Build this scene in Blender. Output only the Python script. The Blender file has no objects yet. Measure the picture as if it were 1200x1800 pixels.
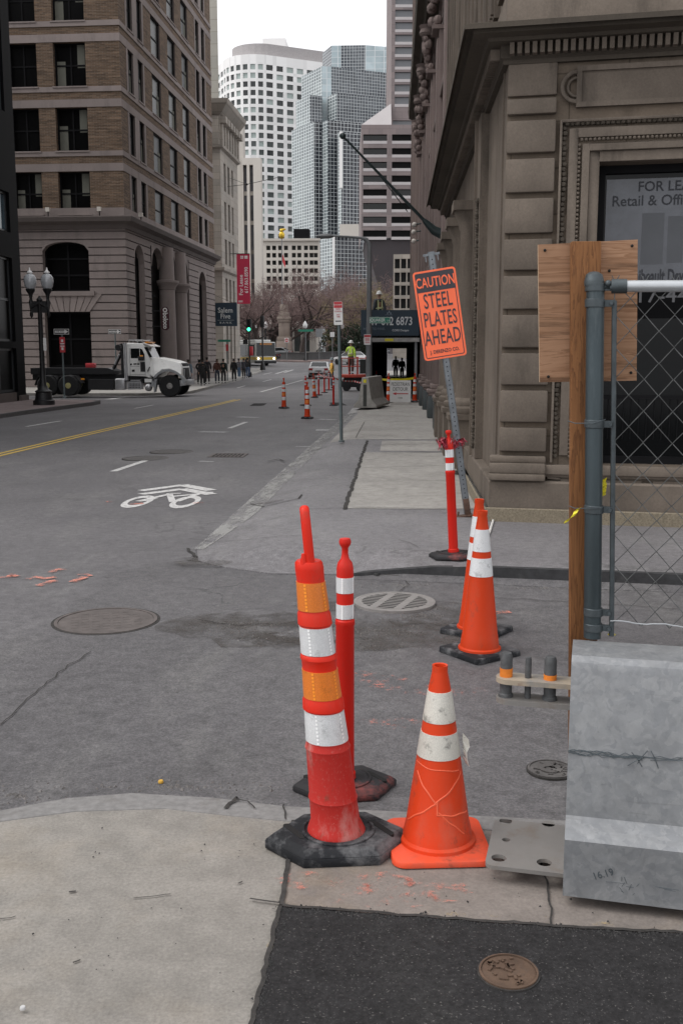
import bpy, bmesh, math, random
from mathutils import Vector, Matrix
R = math.radians
random.seed(7)
S = bpy.context.scene
COL = S.collection
# ---------------------------------------------------------------- camera
EYE, PITCH, YAW, FPX = 1.8, R(8.84), R(3.21), 1800.0
cd = bpy.data.cameras.new('camera'); cam = bpy.data.objects.new('camera', cd); COL.objects.link(cam)
cam.location = (0, 0, EYE); cam.rotation_euler = (R(90) - PITCH, 0, YAW)
cd.sensor_fit = 'VERTICAL'; cd.sensor_height = 36; cd.lens = 36; cd.clip_end = 3000; cd.clip_start = .05
S.camera = cam
# ---------------------------------------------------------------- overcast daylight
SUN_EL, SUN_AZ = R(55), R(-105)
W = bpy.data.worlds.new('World'); S.world = W; W.use_nodes = True
n = W.node_tree.nodes; bg = n['Background']
sky = n.new('ShaderNodeTexSky'); sky.sky_type = 'NISHITA'; sky.sun_disc = False
sky.sun_elevation = SUN_EL; sky.sun_rotation = SUN_AZ; sky.dust_density = 8; sky.air_density = 1.0
hs = n.new('ShaderNodeHueSaturation'); hs.inputs['Saturation'].default_value = .12
W.node_tree.links.new(sky.outputs[0], hs.inputs['Color'])
# thin cloud deck over the clear sky: pale, a little brighter overhead, faintly mottled
tc = n.new('ShaderNodeTexCoord'); cn = n.new('ShaderNodeTexNoise'); cn.inputs['Scale'].default_value = 2.2; cn.inputs['Detail'].default_value = 6
cr = n.new('ShaderNodeValToRGB'); cr.color_ramp.elements[0].position = .3; cr.color_ramp.elements[0].color = (.86, .87, .89, 1); cr.color_ramp.elements[1].position = .7; cr.color_ramp.elements[1].color = (1, 1, 1, 1)
cm = n.new('ShaderNodeMix'); cm.data_type = 'RGBA'; cm.blend_type = 'MULTIPLY'; cm.inputs[0].default_value = 1; cm.inputs[7].default_value = (6.2, 6.2, 6.3, 1)
mx = n.new('ShaderNodeMix'); mx.data_type = 'RGBA'; mx.inputs[0].default_value = .82
lk = W.node_tree.links.new
lk(tc.outputs['Generated'], cn.inputs['Vector']); lk(cn.outputs[0], cr.inputs[0]); lk(cr.outputs[0], cm.inputs[6]); lk(hs.outputs[0], mx.inputs[6]); lk(cm.outputs[2], mx.inputs[7]); lk(mx.outputs[2], bg.inputs[0])
bg.inputs[1].default_value = .15
sd = bpy.data.lights.new('sun', 'SUN'); sd.energy = .9; sd.angle = R(40); sd.color = (1, .97, .93)
sun = bpy.data.objects.new('sun', sd); COL.objects.link(sun)
sun.rotation_euler = (R(90) - SUN_EL, 0, R(180) - SUN_AZ)   # shines from beyond the street end, veiled by cloud
S.view_settings.view_transform = 'Standard'; S.view_settings.look = 'None'
S.view_settings.gamma = 1; S.view_settings.exposure = 0.55
S.cycles.max_bounces = 6; S.cycles.transparent_max_bounces = 12

# ---------------------------------------------------------------- placing helpers: a measured sight line meets the ground or a street-side plane
def ray(px, py):
    u = (px - 600) / FPX; v = (900 - py) / FPX
    f = math.cos(PITCH) + v * math.sin(PITCH); z = -math.sin(PITCH) + v * math.cos(PITCH)
    return Vector((u * math.cos(YAW) - f * math.sin(YAW), f * math.cos(YAW) + u * math.sin(YAW), z))
def lerp(a, b, t): return a + (b - a) * t
def pw(x, pts):
    if x <= pts[0][0]: return pts[0][1]
    for (a, b), (c, d) in zip(pts, pts[1:]):
        if x <= c: return lerp(b, d, (x - a) / (c - a))
    return pts[-1][1]
def zroad(x, y):
    return pw(y, [(12, -.12), (30, -.15), (60, -.3), (90, -.36), (117, .45), (150, 1.0), (200, 1.4), (260, 1.5)]) \
        + pw(x, [(-14, -.2), (-4, 0)])
def zwalk(x, y): return zroad(x, y) + (.12 if y < 12 else .14)
def G(px, py, zf=0.0):
    r = ray(px, py); z = zf if not callable(zf) else 0.0
    for i in range(12 if callable(zf) else 1):
        t = (z - EYE) / r.z; p = r * t
        if callable(zf): z = .5 * z + .5 * zf(p.x, p.y)
    t = (z - EYE) / r.z
    return Vector((r.x * t, r.y * t, z))
def A(px, py, Y):
    r = ray(px, py); t = Y / r.y
    return Vector((r.x * t, Y, EYE + r.z * t))
def inter(o, d, px, py=620):
    r = ray(px, py); den = d.x * r.y - d.y * r.x
    return (o.y * r.x - o.x * r.y) / den
def zat(p, py, px=None):
    # height of the sight line at image row py where it passes over plan point p
    best = None
    for px_ in ([px] if px else [600]):
        r = ray(px_, py)
    k = math.hypot(p.x, p.y) / math.hypot(r.x, r.y)
    return EYE + r.z * k

# ---------------------------------------------------------------- mesh builder
class MB:
    def __init__(s, M=None): s.v = []; s.f = []; s.mi = []; s.mats = []; s.M = M; s.cur = 0
    def use(s, m):
        if m not in s.mats: s.mats.append(m)
        s.cur = s.mats.index(m); return s
    def vert(s, p):
        p = Vector(p)
        s.v.append(s.M @ p if s.M else p); return len(s.v) - 1
    def face(s, pts, m=None):
        if m is not None: s.use(m)
        s.f.append([s.vert(p) for p in pts]); s.mi.append(s.cur)
    def idx(s, ids): s.f.append(list(ids)); s.mi.append(s.cur)
    def box(s, x0, x1, y0, y1, z0, z1, m=None):
        if m is not None: s.use(m)
        i = [s.vert((x, y, z)) for z in (z0, z1) for (x, y) in ((x0, y0), (x1, y0), (x1, y1), (x0, y1))]
        for q in ((0, 3, 2, 1), (4, 5, 6, 7), (0, 1, 5, 4), (1, 2, 6, 5), (2, 3, 7, 6), (3, 0, 4, 7)): s.idx([i[k] for k in q])
        return s
    def hexa(s, b, t, m=None):
        if m is not None: s.use(m)
        nb = len(b); i = [s.vert(p) for p in b] + [s.vert(p) for p in t]
        s.idx(list(range(i[0], i[0] + nb))[::-1]); s.idx([i[0] + nb + k for k in range(nb)])
        for k in range(nb): s.idx([i[k], i[(k + 1) % nb], i[nb + (k + 1) % nb], i[nb + k]])
        return s
    def prism(s, poly, z0, z1, m=None, holes=None):
        return s.hexa([(x, y, z0) for x, y in poly], [(x, y, z1) for x, y in poly], m)
    def tube(s, pts, r, nseg=8, m=None, caps=True, squash=1.0):
        if m is not None: s.use(m)
        pts = [Vector(p) for p in pts]; rs = r if isinstance(r, (list, tuple)) else [r] * len(pts)
        rings = []; ref = None
        for k, p in enumerate(pts):
            d = (pts[min(k + 1, len(pts) - 1)] - pts[max(k - 1, 0)])
            if d.length < 1e-9: d = Vector((0, 0, 1))
            d.normalize()
            if ref is None: ref = Vector((0, 0, 1)) if abs(d.z) < .9 else Vector((1, 0, 0))
            a = (ref - d * ref.dot(d))
            if a.length < 1e-4: a = d.orthogonal()
            a.normalize(); b = d.cross(a); ref = a
            rings.append([s.vert(p + (a * math.cos(2 * math.pi * j / nseg) + b * math.sin(2 * math.pi * j / nseg) * squash) * rs[k]) for j in range(nseg)])
        for q, w in zip(rings, rings[1:]):
            for j in range(nseg): s.idx([q[j], q[(j + 1) % nseg], w[(j + 1) % nseg], w[j]])
        if caps: s.idx(rings[0][::-1]); s.idx(rings[-1])
        return s
    def lathe(s, prof, nseg=24, m=None, c=(0, 0, 0), bend=None, a0=0, caps=True):
        # prof: (r, z) or (r, z, material)
        if m is not None: s.use(m)
        rings = []
        for q in prof:
            rr, z = q[0], q[1]; o = bend(z) if bend else (0, 0)
            rings.append([s.vert((c[0] + o[0] + rr * math.cos(a0 + 2 * math.pi * j / nseg), c[1] + o[1] + rr * math.sin(a0 + 2 * math.pi * j / nseg), c[2] + z)) for j in range(nseg)])
        for k, (q, w) in enumerate(zip(rings, rings[1:])):
            if len(prof[k]) > 2: s.use(prof[k][2])
            for j in range(nseg): s.idx([q[j], q[(j + 1) % nseg], w[(j + 1) % nseg], w[j]])
        if caps: s.idx(rings[0][::-1]); s.idx(rings[-1])
        return s
    def ball(s, c, r, nu=12, nv=8, m=None, sc=(1, 1, 1)):
        if m is not None: s.use(m)
        c = Vector(c); top = s.vert(c + Vector((0, 0, r * sc[2]))); rings = []
        for a in range(1, nv):
            t = math.pi * a / nv
            rings.append([s.vert(c + Vector((math.sin(t) * math.cos(2 * math.pi * b / nu) * r * sc[0], math.sin(t) * math.sin(2 * math.pi * b / nu) * r * sc[1], math.cos(t) * r * sc[2]))) for b in range(nu)])
        bot = s.vert(c - Vector((0, 0, r * sc[2])))
        for j in range(nu):
            s.idx([top, rings[0][j], rings[0][(j + 1) % nu]]); s.idx([bot, rings[-1][(j + 1) % nu], rings[-1][j]])
        for q, w in zip(rings, rings[1:]):
            for j in range(nu): s.idx([q[j], w[j], w[(j + 1) % nu], q[(j + 1) % nu]])
        return s
    def bar(s, p, q, w, h, m=None, up=(0, 0, 1)):
        if m is not None: s.use(m)
        p = Vector(p); q = Vector(q); d = (q - p).normalized(); u = Vector(up)
        if abs(d.dot(u)) > .98: u = Vector((0, 1, 0))
        a = d.cross(u).normalized() * w / 2; b = a.normalized().cross(d) * h / 2
        return s.hexa([p - a - b, p + a - b, p + a + b, p - a + b][::-1], [q - a - b, q + a - b, q + a + b, q - a + b][::-1])
    def build(s, name, parent=None, loc=None, rz=0, smooth=True, ang=35, bevel=0, seg=2, rot=None):
        me = bpy.data.meshes.new(name)
        me.from_pydata([tuple(v) for v in s.v], [], s.f)
        for m in s.mats: me.materials.append(m)
        me.polygons.foreach_set('material_index', s.mi)
        bm = bmesh.new(); bm.from_mesh(me)
        bmesh.ops.remove_doubles(bm, verts=bm.verts, dist=1e-5)
        if bevel:
            bmesh.ops.recalc_face_normals(bm, faces=bm.faces)
            ed = [e for e in bm.edges if len(e.link_faces) == 2 and e.calc_face_angle(0) > R(30)]
            bmesh.ops.bevel(bm, geom=ed, offset=bevel, segments=seg, affect='EDGES', profile=.5, clamp_overlap=True)
        else:
            bmesh.ops.recalc_face_normals(bm, faces=bm.faces)
        uv = bm.loops.layers.uv.new('UVMap')
        for f in bm.faces:
            nn = f.normal
            if abs(nn.z) > .75:
                for l in f.loops: l[uv].uv = (l.vert.co.x, l.vert.co.y)
            else:
                t = Vector((-nn.y, nn.x, 0)); t.normalize()
                for l in f.loops: l[uv].uv = (l.vert.co.dot(t), l.vert.co.z)
        bm.to_mesh(me); bm.free()
        if smooth:
            me.polygons.foreach_set('use_smooth', [True] * len(me.polygons)); me.set_sharp_from_angle(angle=R(ang))
        o = bpy.data.objects.new(name, me); COL.objects.link(o)
        if parent: o.parent = parent
        if loc is not None: o.location = loc
        if rot is not None: o.rotation_euler = rot
        elif rz: o.rotation_euler = (0, 0, rz)
        return o
def tag(o, label=None, cat=None, group=None, kind=None):
    if label: o['label'] = label
    if cat: o['category'] = cat
    if group: o['group'] = group
    if kind: o['kind'] = kind
    return o
def thing(name, label, cat, loc=(0, 0, 0), rz=0, group=None, rot=None):
    o = bpy.data.objects.new(name, None); COL.objects.link(o); o.location = loc
    o.rotation_euler = rot if rot else (0, 0, rz); o.empty_display_size = .2
    return tag(o, label, cat, group)
def kids(o): return [c for c in bpy.data.objects if c.parent == o]
def dup(root, loc, rz=None, label=None, group=None, rot=None, scale=None):
    def cp(o, par):
        c = o.copy(); COL.objects.link(c); c.parent = par
        for k in kids(o): cp(k, c)
        return c
    c = cp(root, None); c.location = loc
    if rz is not None: c.rotation_euler = (0, 0, rz)
    if rot: c.rotation_euler = rot
    if scale: c.scale = scale
    if label: c['label'] = label
    if group: c['group'] = group
    return c
def text(body, size, m, parent, M, name='lettering', bold=0.0, align='CENTER', sx=1.0, ext=.0015, sp=1.0):
    # flat lettering; M maps the text plane (x right, y up) into the parent's space
    cu = bpy.data.curves.new(name, 'FONT'); cu.body = body; cu.size = size; cu.align_x = align; cu.align_y = 'CENTER'
    cu.extrude = ext; cu.offset = bold * size; cu.resolution_u = 3; cu.space_character = sp
    tmp = bpy.data.objects.new(name, cu); COL.objects.link(tmp)
    bpy.context.view_layer.update()
    me = bpy.data.meshes.new_from_object(tmp.evaluated_get(bpy.context.evaluated_depsgraph_get()))
    bpy.data.objects.remove(tmp); bpy.data.curves.remove(cu)
    me.transform(M @ Matrix.Diagonal((sx, 1, 1, 1))); me.materials.clear(); me.materials.append(m); me.name = name
    o = bpy.data.objects.new(name, me); COL.objects.link(o); o.parent = parent
    return o
def frame_M(o, u, nrm, d=0.0):
    # matrix of a vertical panel: origin o, x along u, y up, z along nrm
    u = Vector(u).normalized(); nrm = Vector(nrm).normalized(); up = nrm.cross(u)
    o = Vector(o) + nrm * d
    return Matrix(((u.x, up.x, nrm.x, o.x), (u.y, up.y, nrm.y, o.y), (u.z, up.z, nrm.z, o.z), (0, 0, 0, 1)))

# ---------------------------------------------------------------- materials
def lin(h):
    h = h.lstrip('#'); c = [int(h[i:i + 2], 16) / 255 for i in (0, 2, 4)]
    return tuple((x / 12.92 if x <= .04045 else ((x + .055) / 1.055) ** 2.4) for x in c) + (1,)
def C(*a):
    if len(a) == 1 and isinstance(a[0], str): return lin(a[0])
    if len(a) == 1: return (a[0], a[0], a[0], 1)
    return tuple(a[:3]) + (1,)
class Nt:
    def __init__(s, name):
        s.m = bpy.data.materials.new(name); s.m.use_nodes = True; s.t = s.m.node_tree; s.n = s.t.nodes
        s.p = s.n['Principled BSDF']; s.tc = s.n.new('ShaderNodeTexCoord')
    def link(s, a, b): s.t.links.new(a, b); return s
    def noise(s, scale, detail=4, rough=.55, vec='Object', sc=None, dist=0):
        q = s.n.new('ShaderNodeTexNoise'); q.inputs['Scale'].default_value = scale; q.inputs['Detail'].default_value = detail
        q.inputs['Roughness'].default_value = rough; q.inputs['Distortion'].default_value = dist
        v = s.tc.outputs[vec] if isinstance(vec, str) else vec
        if sc:
            mp = s.n.new('ShaderNodeMapping'); mp.inputs['Scale'].default_value = sc; s.link(v, mp.inputs[0]); v = mp.outputs[0]
        s.link(v, q.inputs['Vector']); return q.outputs[0]
    def ramp(s, src, stops):
        q = s.n.new('ShaderNodeValToRGB'); e = q.color_ramp.elements
        while len(e) < len(stops): e.new(.5)
        for k, (a, c) in enumerate(stops): e[k].position = a; e[k].color = c if not isinstance(c, (int, float)) else (c, c, c, 1)
        s.link(src, q.inputs[0]); return q.outputs[0]
    def mix(s, f, a, b, typ='MIX'):
        q = s.n.new('ShaderNodeMix'); q.data_type = 'RGBA'; q.blend_type = typ
        for i, val in ((0, f), (6, a), (7, b)):
            if isinstance(val, (int, float)): q.inputs[i].default_value = val if i == 0 else (val, val, val, 1)
            elif isinstance(val, tuple): q.inputs[i].default_value = val
            else: s.link(val, q.inputs[i])
        return q.outputs[2]
    def math(s, op, a, b=0.0):
        q = s.n.new('ShaderNodeMath'); q.operation = op
        for i, val in ((0, a), (1, b)):
            if isinstance(val, (int, float)): q.inputs[i].default_value = val
            else: s.link(val, q.inputs[i])
        return q.outputs[0]
    def bump(s, src, strength=.3, dist=.01):
        q = s.n.new('ShaderNodeBump'); q.inputs['Strength'].default_value = strength; q.inputs['Distance'].default_value = dist
        s.link(src, q.inputs['Height'])
        if s.p.inputs['Normal'].is_linked: s.link(s.p.inputs['Normal'].links[0].from_socket, q.inputs['Normal'])
        s.link(q.outputs[0], s.p.inputs['Normal']); return s
    def out(s, col=None, rough=None, metal=None, spec=None):
        for k, v in (('Base Color', col), ('Roughness', rough), ('Metallic', metal), ('Specular IOR Level', spec)):
            if v is None: continue
            if isinstance(v, (int, float)) or isinstance(v, tuple): s.p.inputs[k].default_value = v
            else: s.link(v, s.p.inputs[k])
        return s.m
def sc(c, k): return (min(c[0] * k, 1), min(c[1] * k, 1), min(c[2] * k, 1), 1)
def mat(name, col, rough=.7, var=.18, scale=3, bump=.0, bscale=60, metal=0, spec=.5, dirt=0, dcol=(.05, .045, .04, 1), dscale=6, sc3=None, dsoft=.16, dpos=.55):
    q = Nt(name)
    f = q.noise(scale, 6, .6, sc=sc3)
    c = q.mix(q.ramp(f, [(.3, 0.0), (.7, 1.0)]), sc(col, 1 - var), sc(col, 1 + var))
    if dirt:
        g = q.noise(dscale, 8, .68, sc=sc3)
        c = q.mix(q.math('MULTIPLY', q.ramp(g, [(dpos, 0.0), (dpos + dsoft, 1.0)]), dirt), c, dcol)
    if bump: q.bump(q.noise(bscale, 4), bump, .004)
    return q.out(c, rough, metal, spec)
def plain(name, col, rough=.5, metal=0, spec=.5): return mat(name, col, rough, .06, 5, metal=metal, spec=spec)
# ================================================================ MATERIALS FOR THE SETTING
def asphalt(name, base, warm=0.0, cracks=.5, wear=.35, rgh=.62):
    q = Nt(name)
    big = q.ramp(q.noise(.35, 5, .6), [(.3, 0.0), (.72, 1.0)])
    c = q.mix(big, C(base * .8, base * .765, base * (.8 - warm)), C(base * 1.22, base * 1.165, base * (1.2 - warm)))
    st = q.ramp(q.noise(1.6, 8, .7, sc=(1, .35, 1)), [(.5, 0.0), (.68, 1.0)])
    c = q.mix(q.math('MULTIPLY', st, wear), c, C(base * 1.7, base * 1.65, base * 1.6))
    dk = q.ramp(q.noise(.9, 8, .7, dist=.6), [(.56, 0.0), (.7, 1.0)])
    c = q.mix(q.math('MULTIPLY', dk, .5), c, C(base * .5, base * .48, base * .48))
    ag = q.noise(75, 5, .75)
    c = q.mix(.62, c, q.ramp(ag, [(.32, .15), (.5, .5), (.68, .9)]), 'OVERLAY')
    a2 = q.noise(14, 6, .7); c = q.mix(.6, c, q.ramp(a2, [(.3, .28), (.7, .75)]), 'OVERLAY')
    sp = q.ramp(q.noise(150, 1, .5), [(.68, 0.0), (.74, 1.0)])
    c = q.mix(q.math('MULTIPLY', sp, .25), c, C(.34, .32, .30))
    vo = q.n.new('ShaderNodeTexVoronoi'); vo.feature = 'DISTANCE_TO_EDGE'; vo.inputs['Scale'].default_value = .42
    wv = q.n.new('ShaderNodeVectorMath'); wv.operation = 'ADD'
    nz = q.n.new('ShaderNodeTexNoise'); nz.inputs['Scale'].default_value = 2.2; nz.inputs['Detail'].default_value = 6
    q.link(q.tc.outputs['Object'], nz.inputs['Vector']); q.link(q.tc.outputs['Object'], wv.inputs[0]); q.link(nz.outputs[1], wv.inputs[1]); q.link(wv.outputs[0], vo.inputs['Vector'])
    cr = q.ramp(vo.outputs[0], [(0.0, 1.0), (.006, .6), (.011, 0.0)])
    msk = q.ramp(q.noise(.5, 2), [(.5, 0.0), (.58, 1.0)])
    c = q.mix(q.math('MULTIPLY', q.math('MULTIPLY', cr, msk), cracks), c, C(base * .3))
    q.bump(q.noise(70, 5, .7), .5, .006)
    return q.out(c, rgh, spec=.5 if rgh < .8 else .25)
def concrete(name, col, stain=.5, agg=.25, rust=0.0):
    q = Nt(name); col = C(*col)
    c = q.mix(q.ramp(q.noise(.8, 7, .62), [(.3, 0.0), (.72, 1.0)]), sc(col, .82), sc(col, 1.13))
    st = q.ramp(q.noise(2.6, 9, .72, sc=(1, .6, 1), dist=.5), [(.52, 0.0), (.7, 1.0)])
    c = q.mix(q.math('MULTIPLY', st, stain), c, sc(col, .6))
    sp = q.ramp(q.noise(9, 4, .6), [(.68, 0.0), (.74, 1.0)])
    c = q.mix(q.math('MULTIPLY', sp, .3), c, sc(col, .5))
    fine = q.noise(85, 5, .75)
    c = q.mix(agg * .75, c, q.ramp(fine, [(.32, .2), (.68, .85)]), 'OVERLAY')
    c = q.mix(.35, c, q.ramp(q.noise(7, 7, .7), [(.35, .3), (.65, .7)]), 'OVERLAY')
    if rust:
        r = q.ramp(q.noise(1.1, 6, .65), [(.52, 0.0), (.66, 1.0)])
        c = q.mix(q.math('MULTIPLY', r, rust), c, C(.36, .25, .12))
    q.bump(q.noise(90, 4), .18, .003)
    return q.out(c, .85, spec=.3)
M_ROAD = asphalt('road_asphalt', .112, -.004)
M_ALLEY = asphalt('alley_asphalt', .098, .0, .6, .5)
M_PATCH = asphalt('fresh_asphalt', .022, -.002, .1, .6, .9)
M_APRON = asphalt('apron_asphalt', .16, .0, .5, .3)
M_WALK = concrete('sidewalk_concrete', (.33, .315, .295))
M_PAD = concrete('corner_concrete', (.235, .22, .2), .3, .45, .1)
M_STRIP = concrete('strip_concrete', (.21, .184, .166), .7, .35, .2)
M_FARWALK = concrete('brick_tinted_pavement', (.2, .16, .155))
M_KERB = mat('kerb_granite', C(.2, .194, .19), .8, .2, 30, .4, 120, dirt=.55, dcol=C(.12, .11, .1), dscale=5)
M_KERBLT = mat('worn_kerb_granite', C(.40, .39, .38), .8, .25, 9, .4, 100, dirt=.85, dcol=C(.15, .145, .15), dscale=2.2, dsoft=.14, dpos=.44)
M_DARKGAP = mat('joint_dirt', C(.035, .032, .03), .95, .4, 30)
M_YEL = mat('road_yellow_paint', C(.62, .42, .07), .7, .12, 20, dirt=.55, dcol=C(.17, .15, .12), dscale=22, dsoft=.1)
M_WHT = mat('road_white_paint', C(.58, .57, .56), .7, .08, 20, dirt=.7, dcol=C(.15, .145, .15), dscale=16, dsoft=.1, dpos=.52)
M_FADE = mat('faded_white_paint', C(.42, .42, .42), .75, .1, 20, dirt=.8, dcol=C(.15, .145, .15), dscale=18, dsoft=.1, dpos=.48)
def spraypaint(name, col, cover=.52):
    q = Nt(name)
    a = q.ramp(q.noise(14, 8, .78), [(cover - .06, 0.0), (cover + .1, .9)])
    q.link(a, q.p.inputs['Alpha'])
    return q.out(col, .8)
M_SPRAY = spraypaint('sprayed_red_paint', C(.68, .24, .17), .49)
M_SPRAY2 = spraypaint('faint_red_overspray', C(.62, .2, .14), .6)
M_SPRAY3 = spraypaint('faint_yellow_paint', C(.5, .36, .14), .6)

def structure(o): o['kind'] = 'structure'; return o
# ================================================================ GROUND
YB = [-8, -2, 1, 3, 5, 7, 9, 12, 16, 20, 25, 30, 36, 42, 48, 54, 60, 70, 80, 90, 98, 106, 112, 117, 125, 135, 150, 170, 200, 260, 400, 700]
XB = [-400, -150, -60, -30, -20, -14, -11, -9, -6.5, -4, -2, 2, 10, 30, 60, 150, 400]
b = MB()
ids = [[b.vert((x, y, zroad(x, y))) for x in XB] for y in YB]
b.use(M_ROAD)
for i in range(len(YB) - 1):
    for j in range(len(XB) - 1): b.idx([ids[i][j], ids[i][j + 1], ids[i + 1][j + 1], ids[i + 1][j]])
structure(b.build('road'))
def sheet(name, poly, zf, m, dz=.004, kind='structure'):
    b = MB(); b.face([(x, y, (zf(x, y) if callable(zf) else zf) + dz) for x, y in poly], m)
    o = b.build(name, smooth=False); o['kind'] = kind; return o
def wobble(pts, amp, step):
    out = []
    for k in range(len(pts) - 1):
        a = Vector(pts[k][:2]); c = Vector(pts[k + 1][:2]); n = max(1, int((c - a).length / step))
        for i in range(n):
            p = a.lerp(c, i / n); out.append((p.x + random.uniform(-amp, amp), p.y + random.uniform(-amp, amp)))
    out.append(tuple(pts[-1][:2])); return out
def strip(name, pts, w, zf, m, dz=.004, join=None):
    b = join or MB(); b.use(m); L = []
    P = [Vector((p[0], p[1])) for p in pts]
    for k, p in enumerate(P):
        d = (P[min(k + 1, len(P) - 1)] - P[max(k - 1, 0)]).normalized(); nn = Vector((-d.y, d.x)) * w / 2
        L.append([b.vert((s_.x, s_.y, (zf(s_.x, s_.y) if callable(zf) else zf) + dz)) for s_ in (p - nn, p + nn)])
    for q, r in zip(L, L[1:]): b.idx([q[0], q[1], r[1], r[0]])
    if join is None:
        o = b.build(name, smooth=False); o['kind'] = 'structure'; return o
def gp(px, py, z=0.0): p = G(px, py, z); return (p.x, p.y)
dA = ray(-8000, 620).xy.normalized()          # direction of the alley, going left
# near alley surface (a patched sheet of rougher asphalt)
sheet('alley_surface', [(-2.3, 3.2), (40, -1), (40, 6), (2.4, 8.75), (-.4, 9.2)] + wobble([(-1.9, 9.5), (-2.5, 8.6), (-2.45, 7), (-2.75, 6), (-2.4, 5), (-2.35, 3.3)], .07, .15), zroad, M_ALLEY)
# corner sidewalk under the viewer
inner = [(-2.62, -8), (-2.62, 1.2), (-2.42, 2.5), (-2.0, 3.3)] + [gp(*p) for p in ((0, 1445), (134, 1427), (292, 1422), (408, 1435), (500, 1444), (690, 1452), (900, 1462), (1200, 1478))]
outer = [(-2.84, -8), (-2.84, 1.2), (-2.6, 2.6), (-2.12, 3.45)] + [gp(*p) for p in ((0, 1424), (117, 1402), (233, 1393), (373, 1401), (500, 1416), (690, 1425), (900, 1436), (1200, 1452))]
ext_i = Vector(inner[-1]) - dA * 30; ext_o = Vector(outer[-1]) - dA * 30
b = MB(); b.prism(inner + [tuple(ext_i), (30, -8)], -.2, 0, M_PAD); structure(b.build('corner_sidewalk', smooth=False))
b = MB(); KL = []
oo = outer + [tuple(ext_o)]; ii = inner + [tuple(ext_i)]
b.use(M_KERB)
for (a, c, d, e) in zip(oo, oo[1:], ii[1:], ii):
    b.hexa([(a[0], a[1], -.25), (e[0], e[1], -.25), (d[0], d[1], -.25), (c[0], c[1], -.25)], [(a[0], a[1], .0), (e[0], e[1], .005), (d[0], d[1], .005), (c[0], c[1], .0)])
structure(b.build('corner_kerb', smooth=False, bevel=.006))
# concrete strip and fresh asphalt patch in the corner sidewalk
line = [gp(495, 1597), gp(700, 1613), gp(970, 1632), gp(1200, 1645), gp(1900, 1680)]
jo = [gp(516, 1446), gp(505, 1530), gp(495, 1597)]
sheet('concrete_strip', [gp(516, 1446), gp(690, 1454), gp(900, 1464), gp(1200, 1480), gp(1900, 1515)] + [(p[0], p[1] - .02) for p in line[::-1]] + [gp(505, 1530)], 0, M_STRIP, .004)
sheet('asphalt_patch', wobble(line, .006, .03) + [(6, -4), (-.2, -4)] + wobble([gp(380, 2200), gp(445, 1800), gp(478, 1670), gp(495, 1597)], .006, .03)[:-1], 0, M_PATCH, .009)
b = MB()
strip('', wobble(jo, .003, .04), .016, 0, M_DARKGAP, .0115, b)
strip('', wobble([gp(440, 1585), gp(492, 1592)], .002, .04), .008, 0, M_DARKGAP, .0115, b)
strip('', wobble([gp(493, 1597), gp(470, 1690), gp(440, 1810), gp(380, 2200)], .006, .03), .014, 0, M_DARKGAP, .0115, b)
strip('', wobble(line, .005, .03), .014, 0, M_DARKGAP, .0125, b)
strip('', wobble([gp(970, 1632), gp(962, 1560), gp(940, 1500)], .006, .03), .007, 0, M_DARKGAP, .0115, b)
structure(b.build('pavement_joint', smooth=False))
# loose dirt in the joints and a small hole in the kerb
def stones(name, spots, cnt, smin, smax, m, zf, label, spread=None):
    b = MB(); b.use(m)
    for k in range(cnt):
        x, y, rr, r2 = random.choice(spots)
        a = random.uniform(0, 6.28); d = abs(random.gauss(0, .5)); x += math.cos(a) * d * rr; y += math.sin(a) * d * r2
        s_ = random.uniform(smin, smax) * random.choice((.5, .6, .8, 1)); z = zf(x, y) if callable(zf) else zf
        q = [Vector((random.uniform(-1, 1), random.uniform(-1, 1), 0)).normalized() * s_ for i in range(1)]
        th = random.uniform(0, 6.28); P = [(x + math.cos(th + t) * s_ * random.uniform(.7, 1.2), y + math.sin(th + t) * s_ * random.uniform(.7, 1.2), z - .001) for t in (0, 2.1, 4.2)]
        tp = (x + random.uniform(-.3, .3) * s_, y, z + s_ * random.uniform(.5, 1))
        for i in range(3): b.face([P[i], P[(i + 1) % 3], tp])
    o = b.build(name, smooth=False); tag(o, label, None, None, 'stuff'); return o
M_STONE = mat('grit', C(.15, .14, .135), .9, .4, 40)
M_STONED = mat('dark_crumbs', C(.035, .034, .034), .9, .3, 40)
sp = []
for a, c in zip(line, line[1:]):
    for t in range(14): sp.append((lerp(a[0], c[0], t / 14), lerp(a[1], c[1], t / 14) - .015, .05, .035))
for p in (gp(490, 1640), gp(470, 1700), gp(455, 1760)): sp += [(p[0] + .01, p[1], .02, .08)] * 4
stones('asphalt_crumbs', sp, 800, .003, .008, M_STONED, .01, 'black asphalt crumbs along the edge of the fresh patch')
zr = lambda x, y: zroad(x, y) + .004
gs = [(gp(*p, -.12) + (w, h)) for p, w, h in (((450, 1120), .5, .3), ((560, 1110), .5, .25), ((700, 1110), .6, .3), ((420, 1098), .25, .15), ((650, 1140), .5, .3), ((770, 1070), .4, .2), ((400, 990), .3, .15), ((30, 1400), .6, .2), ((300, 1385), .8, .12), ((700, 1030), .7, .12), ((950, 1035), 1, .08), ((470, 1098), .15, .1))]
gs += [(gp(px_, py_, -.12) + (w_, h_)) for px_, py_, w_, h_ in ((430, 1105, .35, .22), (560, 1118, .5, .22), (660, 1110, .5, .25), (740, 1085, .3, .2))] * 2
stones('gravel', gs, 4200, .003, .014, M_STONE, zr, 'loose grit and gravel scattered on the alley asphalt')
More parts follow.
